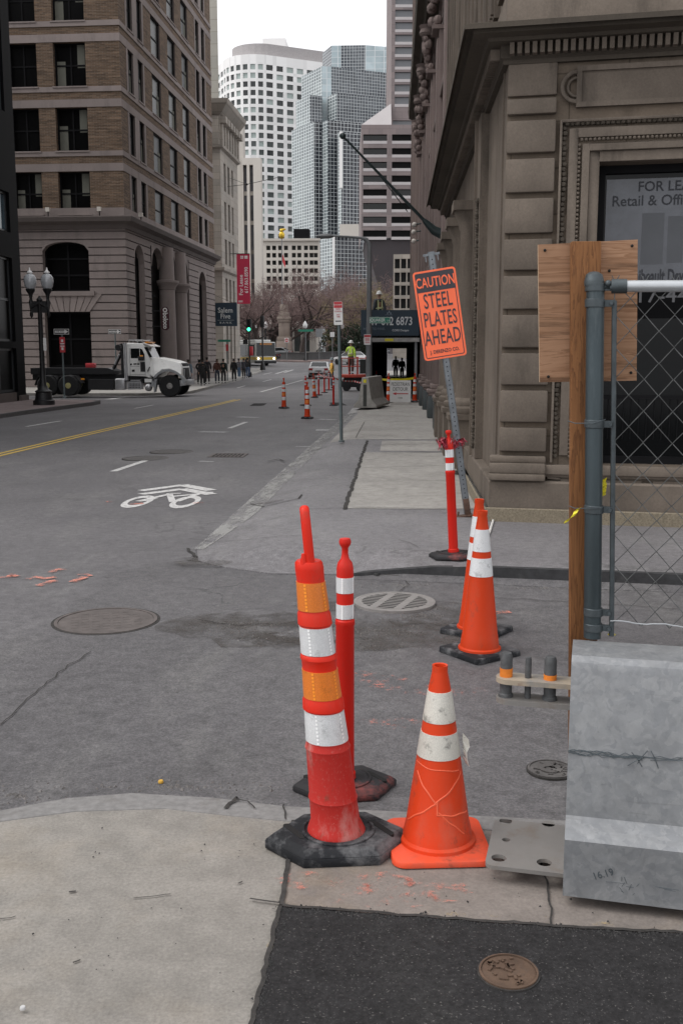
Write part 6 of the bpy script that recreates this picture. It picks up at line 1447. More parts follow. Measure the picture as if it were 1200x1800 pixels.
# concrete jersey barrier
p = G(641, 717, zs); tj = thing('concrete_barrier', 'short grey concrete jersey barrier with yellow reflector at the head of the closed lane', 'barrier', p, R(-9)); M_CONC = concrete('cast_concrete', (.34, .325, .30), .6); W_ = .40
pj = [(-.36, 0), (-.36, .08), (-.2, .28), (-.1, 1.02), (.1, 1.02), (.2, .28), (.36, .08), (.36, 0)]
b = MB(); b.hexa([(x * 1.1, 0, z * 1.0) for x, z in pj], [(x * 1.1, 2.6, z) for x, z in pj], M_CONC); b.build('body', tj, bevel=.02); b = MB(); b.box(-.05, .05, -.02, -.001, .84, .95, M_YTAPE); b.build('reflector', tj, smooth=False); b = MB(); b.box(-.06, .06, -.005, -.001, .05, .78, mat('joint_slot', C(.06, .06, .055), .9)); b.build('key_slot', tj, smooth=False)
# delineator rows in the closed lane
GCN = 'grabber cones and tubes round the closed lane'
def grabber(name, label, p, rz=0):
    t = thing(name, label, 'delineator', p, rz, 'tall slim grabber cones'); hex_base(t, .2, .17, .06, M_RUB, False)
    b = MB(); b.lathe([(.1, .06), (.1, .09), (.085, .1), (.07, .5), (.055, .93), (.05, .95), (.02, .96), (.018, 1.02), (.03, 1.04), (.03, 1.09), (.01, 1.1)], 16, M_ORG); b.build('body', t)
    for z0, z1, m in ((.3, .42, M_RW), (.46, .56, M_RO), (.6, .7, M_RW), (.76, .86, M_RW)): rr = lambda z: pw(z, [(.1, .085), (.5, .07), (.93, .055)]) + .003; band(t, [(rr(z0), z0), (rr(z1), z1)], m, None, 16)
    return t
ga = grabber('grabber_cone', 'slim orange cone with white bands standing alone at the left of the closed lane', G(499, 718, zroad)); up = lambda px, py: G(px, py, zroad)
dup(ga, up(540, 736), .4, 'slim orange cone with white bands nearest the camera in the closed lane row'); gb = dup(ga, up(553, 699), .9, 'slim orange cone leaning left behind the first red tubes'); gb.rotation_euler = (0, R(-5), .9)
for px, py, lab in ((682.5, 707, 'slim orange cone left of the detour board'), (728.5, 707, 'slim orange cone right of the detour board')): dup(ga, G(px, py, zs), px, lab)
fars = [(537, 713, 'red tube delineator first in the lane row at left of the nearest slim orange cone'), (586, 713, 'red tube delineator just left of the parking sign pole'), (560, 695, 'red tube delineator third along the receding lane row'), (570, 690.5, 'red tube delineator fourth along the receding lane row'), (578, 686, 'red tube delineator last along the lane row, by the worker in the yellow vest')]
FT = []
for px, py, lab in fars: FT.append(dup(t2, up(px, py), px, lab, 'red tube delineators'))
for px, py, lab, ry in ((648, 703, 'red tube delineator leaning behind the concrete barrier', -9), (661, 698, 'red tube delineator at the shed entrance', 0)):
    o = dup(t2, G(px, py, zs), px, lab, 'red tube delineators'); o.rotation_euler = (0, R(ry), 1)
M_TAPER = Nt('striped_tape'); q = M_TAPER; wv = q.n.new('ShaderNodeTexWave'); wv.inputs['Scale'].default_value = 3; q.link(q.tc.outputs['Object'], wv.inputs['Vector']); M_TAPER = q.out(q.ramp(wv.outputs[0], [(.45, C(.62, .02, .02)), (.55, C(.7, .68, .66))]), .5)
def tape(label, pts, m, w=.06, sag=.05):
    b = MB(); b.use(m); L = []
    for a, c in zip(pts, pts[1:]):
        for t in range(8): p = a.lerp(c, t / 8); L.append(p - Vector((0, 0, sag * math.sin(math.pi * t / 8))))
    L.append(pts[-1])
    for a, c in zip(L, L[1:]): h = Vector((0, 0, w / 2)); b.face([a - h, c - h, c + h, a + h])
    tag(b.build('barrier_tape', smooth=False), label, 'tape')
T_ = lambda o: o.location + Vector((0, 0, 1.03))
tape('red and white striped tape strung along the receding lane delineators', [T_(FT[0]), T_(FT[2]), T_(FT[3]), T_(FT[4])], M_TAPER); tape('red and white striped tape strung across to the shed past the parking sign', [T_(FT[2]), T_(FT[1]) + Vector((0, .0, .02)), A(622, 670, 42), A(646, 671, 41.6)], M_TAPER); tape('yellow caution tape across the shed entrance', [A(646, 665, 41.4), A(661, 665, 41.0), A(690, 667, 41), A(731, 664, 41.3)], M_YTAPE, .08, .03)
# ---- left corner: twin-globe lamp, one way sign
p = G(78, 712, zl); tg = thing('street_lamp', 'black twin globe street lamp on the left corner', 'street lamp', p); H_ = zat(p, 527, 75) - p.z
b = MB(); b.lathe([(.42, 0), (.42, .18), (.34, .22), (.3, .5), (.34, .55), (.22, .62), (.13, .8), (.1, 1.5), (.085, H_ - .1), (.12, H_), (.05, H_ + .1), (.02, H_ + .15)], 16, M_CAST); b.build('pole', tg)
b = MB(); b.tube([(-.34, 0, H_ + .1), (-.3, 0, H_ - .3), (0, 0, H_ - .1), (.3, 0, H_ - .3), (.34, 0, H_ + .1)], [.06, .08, .1, .08, .06], 10, M_CAST); b.box(-.3, .3, -.04, .04, H_ - .5, H_ - .05)
for x in (-.34, .34): b.lathe([(.02, -.7), (.07, -.6), (.05, -.4), (.09, -.1), (.05, .05), (.09, .22), (.17, .34), (.19, .4), (.16, .43)], 12, M_CAST, (x, 0, H_))
b.build('cross_arm', tg)
M_GLOBE = Nt('lamp_globe_glass'); M_GLOBE = M_GLOBE.out(M_GLOBE.mix(M_GLOBE.noise(9, 3, sc=(1, 1, .1)), C(.30, .32, .34), C(.52, .53, .55)), .15, spec=.8)
for x in (-.34, .34): b = MB(); b.lathe([(.15, .42), (.21, .52), (.245, .7), (.235, .84), (.17, .95), (.08, 1.0)], 16, M_GLOBE, (x, 0, H_)); o = b.build('globe', tg); b = MB(); b.lathe([(.09, 1.0), (.12, 1.04), (.07, 1.1), (.04, 1.13), (.02, 1.24)], 12, M_SIGNW, (x, 0, H_)); b.build('finial', o)
def oneway(label, p, H, w, red, pole=True):
    t = thing('one_way_sign', label, 'sign', p); M_ = FACE((0, -.05, H)); f = flat(t, 'panel', M_, w, w * .36, M_SIGNB, .01, 0, .01); ring(f, 'border', w * .98, w * .34, .01, .02, M_SIGNW, M_, .010)
    b = MB(M_); b.use(M_SIGNW); k = w / 1.0; b.face([(-.42 * k, -.065 * k, .0115), (.22 * k, -.065 * k, .0115), (.22 * k, .065 * k, .0115), (-.42 * k, .065 * k, .0115)]); b.face([(.2 * k, -.14 * k, .012), (.45 * k, 0, .012), (.2 * k, .14 * k, .012)]); b.build('arrow', f, smooth=False); text('ONE WAY', .11 * k, M_SIGNB, f, M_ @ Matrix.Translation((-.1 * k, 0, .0125)), bold=.012, sx=1.1)
    if pole: b = MB(); b.tube([(0, 0, 0), (0, 0, H + .1)], .04, 8, M_POLE); b.lathe([(.09, 0), (.09, .05), (.05, .07)], 10, M_POLE); b.build('pole', t)
    return t
p = G(114, 701, zl); p.z = zl(-13, 44); H_ = zat(p, 583, 109) - p.z; to = oneway('black ONE WAY arrow sign with red parking signs on the near left corner pole', p, H_, 28 * p.y / 1821, True)
for y, c in ((599, 0), (613, 1)):
    M_ = FACE((.02, -.06, zat(p, y, 111) - p.z)); f = flat(to, 'parking_panel', M_, .25, .33, M_SIGNR if c == 0 else M_SIGNR, .006); b = MB(M_); b.use(M_SIGNW); b.box(-.09, .09, -.16 if c == 0 else .09, -.11 if c == 0 else .14, .006, .008); b.box(-.05, .05, -.06, .06, .006, .008); b.build('lettering', f, smooth=False)
p = A(206, 690, 58.5); p.z = zl(-16, 58.5); H_ = zat(p, 583, 208) - p.z; o = oneway('black ONE WAY arrow sign above the truck cab on the far corner', p, H_, 23 * p.y / 1821, False)
p = A(400, 668, 80.0); p.z = zl(-15, 80); t = thing('street_sign', 'green street name sign with red panel below the navy bank sign', 'sign', p); H_ = zat(p, 599, 400) - p.z
b = MB(); b.tube([(0, 0, 0), (0, 0, H_ + .1)], .04, 8, M_POLE); b.build('pole', t); M_ = FACE((-.2, -.05, H_)); flat(t, 'panel', M_, 1.0, .17, M_SIGNG, .01); flat(t, 'red_panel', FACE((.02, -.06, zat(p, 611, 400) - p.z)), .2, .5, M_SIGNR, .01)
M_ = FACE((.35, -.1, 2.7)); t = thing('notice', 'small white notice on the twin globe lamp post', 'sign', tg.location); flat(t, 'panel', FACE((.18, -.12, zat(tg.location, 605, 81) - tg.location.z)), .12, .5, M_SIGNW, .01); b = MB(); b.box(.06, .2, -.12, -.1, zat(tg.location, 605, 81) - tg.location.z - .02, zat(tg.location, 605, 81) - tg.location.z + .02, M_CAST); b.build('bracket', t)
# ---- blade signs on the left fronts
M_MAROON = plain('maroon_sign', C(.05, .008, .014), .5); M_BAN = mat('red_banner_cloth', C(.45, .02, .06), .7, .1, 1.5)
c = A(291, 560, 68); w_, h_ = 14.5 * 78 / 1821, 41 * 78 / 1821; w_ *= 68 / 78; h_ *= 68 / 78; t = thing('restaurant_sign', 'maroon rounded boloco blade sign projecting from the arched stone base', 'sign', c); M_ = FACE((0, 0, 0)); f = flat(t, 'panel', M_, w_, h_, M_MAROON, .12, -.06, w_ * .49); Mr = M_ @ Matrix.Translation((0, -.14, .063)) @ Matrix.Rotation(R(-90), 4, 'Z'); text('boloco', .44, M_SIGNW, f, Mr, bold=.03, sx=.85); Mo = M_ @ Matrix.Translation((0, .55, .063))
ring(f, 'logo_ring', .3, .3, .148, .075, M_SIGNW, Mo, 0); b = MB(); b.bar((-.9, 0, .5), (-.3, 0, .5), .05, .05, M_CAST); b.bar((-.9, 0, -.5), (-.3, 0, -.5), .05, .05); b.build('bracket', t)
c = A(397, 553, 92); w_ = 40 * 92 / 1821; t = thing('bank_sign', 'navy square Salem Five bank sign hanging over the left pavement', 'sign', c); M_ = FACE((0, 0, 0)); f = flat(t, 'panel', M_, w_, w_, M_NAVY, .2, -.1, .03); 
M_SALEM = plain('cream_sign_lettering', C(.6, .62, .6), .6); text('Salem', .62, M_SALEM, f, M_ @ Matrix.Translation((-.02, .36, .102)), bold=.012, sx=.92); text('Five', .62, M_SALEM, f, M_ @ Matrix.Translation((-.02, -.16, .102)), bold=.012, sx=.92); text('B A N K', .24, M_SALEM, f, M_ @ Matrix.Translation((0, -.72, .102)), sx=1.3); b = MB(M_); b.box(-.75, .75, -.5, -.485, .1, .103, M_SALEM); b.build('rule', f, smooth=False); b = MB(); b.bar((-2.2, 0, .95), (w_ / 2, 0, 1.04), .06, .06, M_CAST); b.bar((-1.8, 0, -.9), (-.9, 0, -.9), .06, .06); b.bar((-2.2, .3, 2.2), (.6, 0, 1.05), .02, .02); b.build('bracket', t)
c = A(428, 490.5, 97); w_, h_ = 23 * 97 / 1821, 85 * 97 / 1821; t = thing('banner', 'tall red For Lease banner hung above the bank sign', 'banner', c); M_ = FACE((0, 0, 0)); f = flat(t, 'cloth', M_, w_, h_, M_BAN, .02, -.01, .01); Mr = M_ @ Matrix.Translation((-.22, -.55, .012)) @ Matrix.Rotation(R(90), 4, 'Z'); text('For Lease', .5, M_SIGNW, f, Mr, bold=.012, sx=.95); text('617.863.8590', .46, M_SIGNW, f, M_ @ Matrix.Translation((.28, -.1, .012)) @ Matrix.Rotation(R(90), 4, 'Z'), bold=.012, sx=.95)
b = MB(M_); b.use(M_SIGNW)
for x, y in ((-.25, 1.85), (-.1, 1.85), (-.25, 2.0), (-.1, 2.0), (.12, 1.86), (.12, 2.0)): b.box(x, x + (.12 if x < .1 else .3), y, y + .11, .01, .013)
for k in range(3): b.box(-.5, -.1, -2.0 - .06 * k, -1.97 - .06 * k, .01, .013)
b.build('logo', f, smooth=False); b = MB(); b.bar((-w_ / 2 - .6, 0, h_ / 2 + .03), (w_ / 2, 0, h_ / 2 + .03), .06, .06, M_CAST); b.build('bracket', t)
b = MB(); q_ = [A(400, 328, 100), A(434, 324, 95), A(488, 312, 92)]; b.tube(q_, .025, 5, M_CAST); b.tube([A(404, 313, 100), q_[1]], .02, 5); b.ball(q_[1], .1, 8, 6); tag(b.build('overhead_wire'), 'thin overhead wires meeting above the street in front of the white tower', 'wire')

# ================================================================ VEHICLES
M_TWH = mat('white_truck_paint', C(.78, .78, .76), .35, .05, 2, dirt=.35, dcol=C(.3, .29, .27), dscale=2.5); M_TYRE = mat('tyre_rubber', C(.012, .012, .013), .85, .3, 12); M_CHR = mat('dull_aluminium', C(.42, .42, .43), .35, .15, 6, metal=.7); M_CHASS = mat('black_chassis', C(.012, .012, .014), .7, .3, 5); M_TGL = plain('dark_cab_glass', C(.006, .008, .009), .12); M_AMB = plain('amber_lens', C(.8, .3, .02), .3); M_HUB = mat('painted_wheel_hub', C(.35, .32, .14), .6, .3, 14); M_HUBS = mat('steel_wheel_hub', C(.28, .27, .26), .5, .3, 14, metal=.4)
def wheel(parent, x, y, z, r, w, hub, n=28):
    t = MB(Matrix.Translation((x, y, z)) @ Matrix.Rotation(R(90), 4, 'X')); t.lathe([(r * .58, -w / 2), (r * .9, -w / 2), (r, -w * .38), (r, w * .38), (r * .9, w / 2), (r * .58, w / 2)], n, M_TYRE); o = t.build('wheel', parent)
    t = MB(Matrix.Translation((x, y, z)) @ Matrix.Rotation(R(90), 4, 'X')); t.lathe([(r * .58, w / 2 - .01), (r * .55, w / 2 - .06), (r * .3, w / 2 - .04), (r * .26, w / 2 + .02), (r * .1, w / 2 + .03)], n, hub)
    for k in range(8): a = R(45 * k); t.ball((r * .42 * math.cos(a), r * .42 * math.sin(a), w / 2 - .045), r * .05, 6, 4, M_CHASS)
    t.build('rim', o); return o
# roll-off truck, front to the right; x = 0 at the bumper, y = 0 at its near side
px_t = 34.0; pT = G(331, 697, lambda x, y: zroad(x, y)); tt = thing('roll_off_truck', 'white cab truck with long black hook frame crossing from the side street', 'truck', (pT.x, 51.0, zroad(pT.x, 51)), R(.5)); sxp = 51.0 / 1821
X = lambda cx: (cx / 4.8 + 100 - 331.5) * sxp      # side-view measures taken along the truck
Zt = lambda cy: (659 - cy) / 4.8 * sxp
def side(b, poly, y0, y1, m=None):
    if m is not None: b.use(m)
    return b.hexa([(X(a), y0, Zt(c)) for a, c in poly], [(X(a), y1, Zt(c)) for a, c in poly])
hood = [(805, 330), (850, 322), (1000, 350), (1065, 372), (1078, 400), (1080, 490), (1060, 480), (1030, 445), (975, 425), (915, 430), (870, 465), (850, 500), (805, 470)]
b = MB(); b.hexa([(X(a), .0 if c > 420 else .28, Zt(c)) for a, c in hood], [(X(a), 2.5 if c > 420 else 2.2, Zt(c)) for a, c in hood], M_TWH); b.build('hood', tt, bevel=.05, seg=3)
cab = [(608, 480), (605, 215), (612, 200), (745, 205), (765, 235), (808, 330), (808, 500), (760, 485)]
b = MB(); side(b, cab, .12, 2.38, M_TWH); cb = b.build('cab', tt, bevel=.04, seg=3)
b = MB(); side(b, [(642, 248), (718, 246), (718, 330), (642, 330)], .112, .118, M_TGL); side(b, [(722, 247), (742, 255), (762, 300), (762, 345), (722, 330)], .112, .118); b.build('side_window', cb, smooth=False)
b = MB(); b.use(M_TGL); b.face([(X(768), .3, Zt(240)), (X(812), .3, Zt(326)), (X(812), 2.2, Zt(326)), (X(768), 2.2, Zt(240))]); side(b, [(760, 238), (785, 235), (828, 318), (805, 326)], .115, .2, M_TGL); b.build('windscreen', cb, smooth=False)
b = MB(); b.use(plain('panel_gap', C(.2, .2, .2), .6)); side(b, [(632, 245), (635, 245), (635, 478), (632, 478)], .113, .119); side(b, [(762, 345), (765, 345), (765, 478), (762, 478)], .113, .119); side(b, [(635, 468), (762, 465), (762, 468), (635, 471)], .113, .119); side(b, [(635, 398), (715, 398), (715, 401), (635, 401)], .113, .119); b.build('door_gap', cb, smooth=False)
b = MB(); side(b, [(723, 362), (765, 362), (765, 445), (723, 445)], .108, .118, M_CHASS); side(b, [(648, 428), (672, 426), (672, 445), (648, 446)], .108, .118); side(b, [(635, 376), (650, 374), (650, 388), (635, 392)], .11, .118); side(b, [(664, 374), (690, 373), (690, 384), (664, 386)], .11, .118); side(b, [(695, 374), (716, 373), (716, 386), (695, 386)], .11, .118); b.build('door_panel', cb, smooth=False)
b = MB(); b.hexa([(X(745), .2, Zt(205)), (X(820), .3, Zt(232)), (X(820), 2.2, Zt(232)), (X(745), 2.3, Zt(205))], [(X(745), .2, Zt(198)), (X(820), .3, Zt(228)), (X(820), 2.2, Zt(228)), (X(745), 2.3, Zt(198))], M_TWH); b.build('visor', cb, smooth=False)
b = MB(); b.use(M_CHR); zz = Zt(176); b.tube([(X(612), .5, Zt(178)), (X(740), .5, Zt(176))], .03, 6); b.tube([(X(612), 2, Zt(178)), (X(740), 2, Zt(176))], .03, 6)
for a in (615, 650, 690, 735): b.tube([(X(a), .5, Zt(200)), (X(a), .5, Zt(177))], .02, 6); b.tube([(X(a), .5, Zt(177)), (X(a), 2, Zt(177))], .02, 6)
b.build('roof_rack', cb); b = MB(); b.box(X(750), X(782), .5, 2, Zt(202), Zt(190), M_AMB); b.build('beacon', cb, bevel=.02)
b = MB(); b.box(X(730), X(752), -.1, .05, Zt(322), Zt(304), M_AMB); b.build('marker_lamp', cb, bevel=.01)
b = MB(); side(b, [(712, 312), (762, 318), (760, 350), (714, 350)], -.12, .06, M_CHASS); b.build('mirror', cb, bevel=.02)
b = MB(); 
for k in range(3): side(b, [(826 + 23 * k, 370), (842 + 23 * k, 371), (850 + 23 * k, 396), (832 + 23 * k, 395)], .245, .30, M_CHASS)
o = b.build('hood_vent', tt, smooth=False)
b = MB(); side(b, [(806, 330), (812, 330), (812, 495), (806, 495)], .2, 2.3, M_TWH); side(b, [(800, 405), (808, 402), (790, 445), (782, 440)], .06, .12, M_CHASS); b.build('cowl', tt, smooth=False)
M_FEND = mat('grey_fender', C(.28, .29, .3), .5, .1, 6); b = MB(); b.use(M_FEND); n = 18
cx_, cz_ = X(965), Zt(560)
for k in range(n):
    t0, t1 = R(lerp(8, 185, k / n)), R(lerp(8, 185, (k + 1) / n)); ro, ri = .86, .75
    b.hexa([(cx_ + ro * math.cos(t0), -.04, cz_ + ro * math.sin(t0) * .92), (cx_ + ro * math.cos(t1), -.04, cz_ + ro * math.sin(t1) * .92), (cx_ + ri * math.cos(t1), -.04, cz_ + ri * math.sin(t1) * .92), (cx_ + ri * math.cos(t0), -.04, cz_ + ri * math.sin(t0) * .92)], [(cx_ + ro * math.cos(t0), .5, cz_ + ro * math.sin(t0) * .92), (cx_ + ro * math.cos(t1), .5, cz_ + ro * math.sin(t1) * .92), (cx_ + ri * math.cos(t1), .5, cz_ + ri * math.sin(t1) * .92), (cx_ + ri * math.cos(t0), .5, cz_ + ri * math.sin(t0) * .92)])
side(b, [(836, 510), (868, 505), (850, 615), (838, 620)], -.02, .3); b.build('fender', tt)
b = MB(); side(b, [(1062, 370), (1076, 380), (1084, 495), (1074, 500)], .45, 2.05, M_CHASS); b.build('grille', tt, bevel=.02); b = MB(); b.box(X(1052), X(1078), -.02, .3, Zt(500), Zt(462), plain('headlamp_lens', C(.6, .55, .5), .2)); b.build('headlight', tt, bevel=.03); b = MB(); b.box(X(1052), X(1078), 2.2, 2.52, Zt(500), Zt(462), plain('headlamp_lens', C(.6, .55, .5), .2)); b.build('headlight', tt, bevel=.03)
b = MB(); side(b, [(1062, 515), (1108, 515), (1110, 560), (1066, 568)], -.02, 2.52, M_CHR); b.tube([(X(1100), .1, Zt(560)), (X(1102), .1, Zt(420))], .03, 6, M_CHASS); b.tube([(X(1100), 2.4, Zt(560)), (X(1102), 2.4, Zt(420))], .03, 6); b.build('bumper', tt, bevel=.02)
wheel(tt, X(975), .19, .545, .545, .36, M_HUBS); wheel(tt, X(975), 2.3, .545, .545, .36, M_HUBS); wheel(tt, X(100), .2, .56, .53, .6, M_HUB); wheel(tt, X(100), 2.2, .56, .53, .6, M_HUB); wheel(tt, X(-85), .2, .56, .53, .6, M_HUB); wheel(tt, X(-85), 2.2, .56, .53, .6, M_HUB)
b = MB(); b.use(M_CHASS); side(b, [(-260, 470), (480, 470), (840, 520), (840, 560), (480, 520), (-260, 520)], .8, 1.7); side(b, [(265, 512), (482, 512), (482, 602), (265, 600)], .05, .6); side(b, [(-260, 415), (420, 415), (480, 440), (480, 468), (-260, 470)], .55, 1.95); b.tube([(X(440), 1.2, Zt(420)), (X(520), 1.2, Zt(270))], .09, 8); b.box(X(520), X(545), .9, 1.6, Zt(490), Zt(205)); b.box(X(510), X(560), .8, 1.7, Zt(495), Zt(470)); b.tube([(X(505), .7, Zt(240)), (X(548), 1.7, Zt(235))], .16, 8)
b.build('frame', tt, bevel=0); b = MB(); b.tube([(X(460), 1.0, Zt(385)), (X(505), 1.0, Zt(295))], .05, 8, M_CHR); b.tube([(X(300), .7, Zt(435)), (X(450), .7, Zt(428))], .1, 8, M_CHR); b.build('hydraulic_ram', tt)
for cx in (100, -85): 
    b = MB(); b.use(M_CHASS); L_ = [(cx - 115, 560), (cx - 85, 480), (cx + 60, 478), (cx + 110, 540), (cx + 104, 546), (cx + 55, 490), (cx - 80, 492), (cx - 108, 562)]; side(b, L_, -.02, .7); b.build('mudguard', tt)
b = MB(); side(b, [(500, 502), (590, 502), (590, 600), (500, 600)], .02, .6, M_CHR); b.build('fuel_tank', tt, bevel=.08, seg=3)
b = MB(); side(b, [(612, 530), (730, 528), (730, 595), (612, 598)], .0, .5, M_CHR); side(b, [(636, 514), (720, 514), (720, 524), (636, 524)], .05, .5); b.use(M_CHASS)
for k in range(8):
    for j in range(3): side(b, [(622 + k * 13, 545 + 15 * j), (630 + k * 13, 545 + 15 * j), (630 + k * 13, 554 + 15 * j), (622 + k * 13, 554 + 15 * j)], -.004, -.001)
b.build('step_box', tt, smooth=False); b = MB(); side(b, [(758, 505), (820, 505), (820, 535), (758, 535)], .05, .5, M_TWH); b.ball((X(790), .1, Zt(578)), .2, 12, 8, M_CHR); b.build('air_tank', tt); b = MB(); side(b, [(612, 485), (845, 488), (845, 560), (612, 520)], .35, 2.1, M_CHASS); b.build('underframe', tt)
b = MB(); b.tube([(X(596), .2, Zt(520)), (X(596), .2, Zt(230)), (X(588), .2, Zt(200))], .11, 12, M_CHR); b.build('exhaust_stack', tt); b = MB(); b.box(X(210), X(238), -.02, .05, Zt(514), Zt(500), M_AMB); b.build('marker_lamp', tt); b = MB(); b.box(X(175), X(255), 1.5, 1.9, Zt(415), Zt(375), M_SIGNR); b.build('tool_box', tt, bevel=.03)
# car builder: length along y, rear towards the camera
def car(name, label, p, rz, paint, group=None, L=4.6, W=1.82, H=1.45, rear=True):
    t = thing(name, label, 'car', p, rz, group); h = W / 2; b = MB(); b.use(paint)
    st_ = [(0, .45, .72, .86), (.06, .32, .98, .97), (.5, .28, 1.02, 1), (1.2, .26, .98, 1), (3.2, .26, .93, 1), (4.2, .3, .82, .95), (L - .05, .38, .68, .85)]
    L_ = [[b.vert((sx * h * k, y, z)) for sx, z in ((-.9, z0), (-1, z0 + .18), (-1, lerp(z0, z1, .7)), (-.92, z1), (.92, z1), (1, lerp(z0, z1, .7)), (1, z0 + .18), (.9, z0))] for y, z0, z1, k in st_]
    for q, w in zip(L_, L_[1:]):
        for j in range(8): b.idx([q[j], w[j], w[(j + 1) % 8], q[(j + 1) % 8]])
    b.idx(L_[0]); b.idx(L_[-1][::-1]); b.build('body', t, ang=40)
    b = MB(); b.use(paint); rb = [(-.8 * h, 1.1, H), (.8 * h, 1.1, H), (.78 * h, 2.3, H), (-.78 * h, 2.3, H)]; lo = [(-.92 * h, .35, 1.0), (.92 * h, .35, 1.0), (.92 * h, 3.3, .92), (-.92 * h, 3.3, .92)]; b.hexa(lo, rb); ro = b.build('cabin', t, bevel=.05)
    b = MB(); b.use(M_TGL)
    def inset(q, k, o): c = sum((Vector(v) for v in q), Vector()) / 4; n_ = (Vector(q[1]) - Vector(q[0])).cross(Vector(q[2]) - Vector(q[1])).normalized(); n_ = n_ if n_.dot(c - Vector((0, 1.7, .9))) > 0 else -n_; return [c + (Vector(v) - c) * k + n_ * o for v in q]
    for i in range(4): j = (i + 1) % 4; b.face(inset([lo[i], lo[j], rb[j], rb[i]], .84, .006))
    b.build('window', ro, smooth=False)
    for y in (.85, L - .95):
        for x in (-h + .1, h - .1): q = MB(Matrix.Translation((x, y, .32)) @ Matrix.Rotation(R(90), 4, 'Y')); q.lathe([(.18, -.1), (.32, -.1), (.32, .1), (.18, .1)], 16, M_TYRE); w = q.build('wheel', t)
    for x in (-.72, .72): b = MB(); b.box(x * h - .16, x * h + .16, -.02 if 1 else 0, .1, .72, .9, plain('tail_lamp_red', C(.3, .01, .01), .3)); b.build('tail_light', t, bevel=.02)
    for x in (-.72, .72): b = MB(); b.box(x * h - .16, x * h + .16, L - .2, L - .0, .56, .68, plain('head_lamp', C(.6, .6, .6), .2)); b.build('headlight', t, bevel=.02)
    b = MB(); b.box(-.26, .26, .0, .05, .62, .74, M_SIGNW); b.build('number_plate', t); b = MB(); b.box(-h * .85, h * .85, -.04, .12, .36, .52, M_CHASS); b.build('bumper', t, bevel=.02); return t
M_WCAR = plain('white_car_paint', C(.7, .7, .7), .25); M_GCAR = plain('grey_car_paint', C(.2, .21, .22), .3); M_DCAR = plain('dark_car_paint', C(.02, .022, .03), .3)
pz = A(559.5, 663, 88); pz.z = zroad(pz.x, 88); car('parked_car', 'white saloon car seen from behind beyond the delineator row', pz, 0, M_WCAR)
pz = A(636, 632, 118); pz.z = zroad(pz.x, 118); car('parked_car', 'white and dark car standing beyond the scissor lift', pz, R(40), M_WCAR)
pz = A(490, 624, 142); pz.z = zroad(pz.x, 142); car('parked_car', 'dark car parked by the park wall just right of the bus', pz, R(80), M_DCAR)
pz = A(511, 620, 152); pz.z = zroad(pz.x, 152) + .3; car('parked_car', 'grey pickup-high car half hidden behind the park wall', pz, R(80), M_GCAR)
# bus
M_BUSW = mat('bus_white', C(.55, .55, .53), .4, .06, 1); M_BUSY = plain('bus_yellow', C(.55, .36, .03), .4)
D_ = 119.0; pb_ = A(468, 640, D_); pb_.z = zroad(pb_.x, D_); tbu = thing('city_bus', 'white city bus with black windows and yellow lower band, front half in view', 'bus', pb_, R(0)); kb = D_ / 1821
bw, bl, bh = 2.6, 11.5, 46 * kb
rotb = R(68); tbu.rotation_euler = (0, 0, R(34))
# local: front face on -y side, centred x; body runs back in +y
b = MB(); b.hexa([(-bw / 2, 0, .35), (bw / 2, 0, .35), (bw / 2, bl, .35), (-bw / 2, bl, .35)], [(-bw / 2 + .06, .12, bh - .25), (bw / 2 - .06, .12, bh - .25), (bw / 2 - .06, bl, bh - .25), (-bw / 2 + .06, bl, bh - .25)], M_BUSW); b.build('body', tbu, bevel=.08, seg=3)
b = MB(); b.box(-bw / 2 + .25, bw / 2 - .25, .8, bl - .5, bh - .25, bh, M_BUSW); b.build('roof_pod', tbu, bevel=.1, seg=3)
b = MB(); b.hexa([(-bw / 2 + .08, -.01, 1.15), (bw / 2 - .08, -.01, 1.15), (bw / 2 - .08, .06, 1.15), (-bw / 2 + .08, .06, 1.15)], [(-bw / 2 + .14, .1, bh - .35), (bw / 2 - .14, .1, bh - .35), (bw / 2 - .14, .17, bh - .35), (-bw / 2 + .14, .17, bh - .35)], M_TGL); b.build('windscreen', tbu)
for s_ in (-1, 1):
    for k in range(5): b = MB(); b.use(M_TGL); y0 = .5 + k * 2.15; b.hexa([(s_ * (bw / 2 + .005), y0, 1.2), (s_ * (bw / 2 + .005), y0 + 2, 1.2), (s_ * (bw / 2 - .05), y0 + 2, 1.2), (s_ * (bw / 2 - .05), y0, 1.2)], [(s_ * (bw / 2 - .035), y0, bh - .55), (s_ * (bw / 2 - .035), y0 + 2, bh - .55), (s_ * (bw / 2 - .1), y0 + 2, bh - .55), (s_ * (bw / 2 - .1), y0, bh - .55)]); b.build('side_window', tbu, smooth=False)
b = MB(); b.box(-bw / 2 - .01, bw / 2 + .01, -.02, bl, .72, 1.02, M_BUSY); b.build('yellow_band', tbu, smooth=False); b = MB(); b.box(-bw / 2 - .005, bw / 2 + .005, -.03, .4, .3, .6, M_CHASS); b.build('bumper', tbu, bevel=.03)
b = MB(); b.box(-.75, .75, .02, .09, bh - .6, bh - .4, plain('destination_display', C(.45, .2, .06), .5)); b.build('destination_sign', tbu, smooth=False)
for x in (-bw / 2 + .3, bw / 2 - .3):
    m_ = Nt('bus_headlamp'); m_.p.inputs['Emission Color'].default_value = (1, .93, .75, 1); m_.p.inputs['Emission Strength'].default_value = 2.5; b = MB(); b.ball((x, -.03, .85), .13, 10, 6, m_.out(C(.8)), (1, .4, 1)); b.build('headlight', tbu)
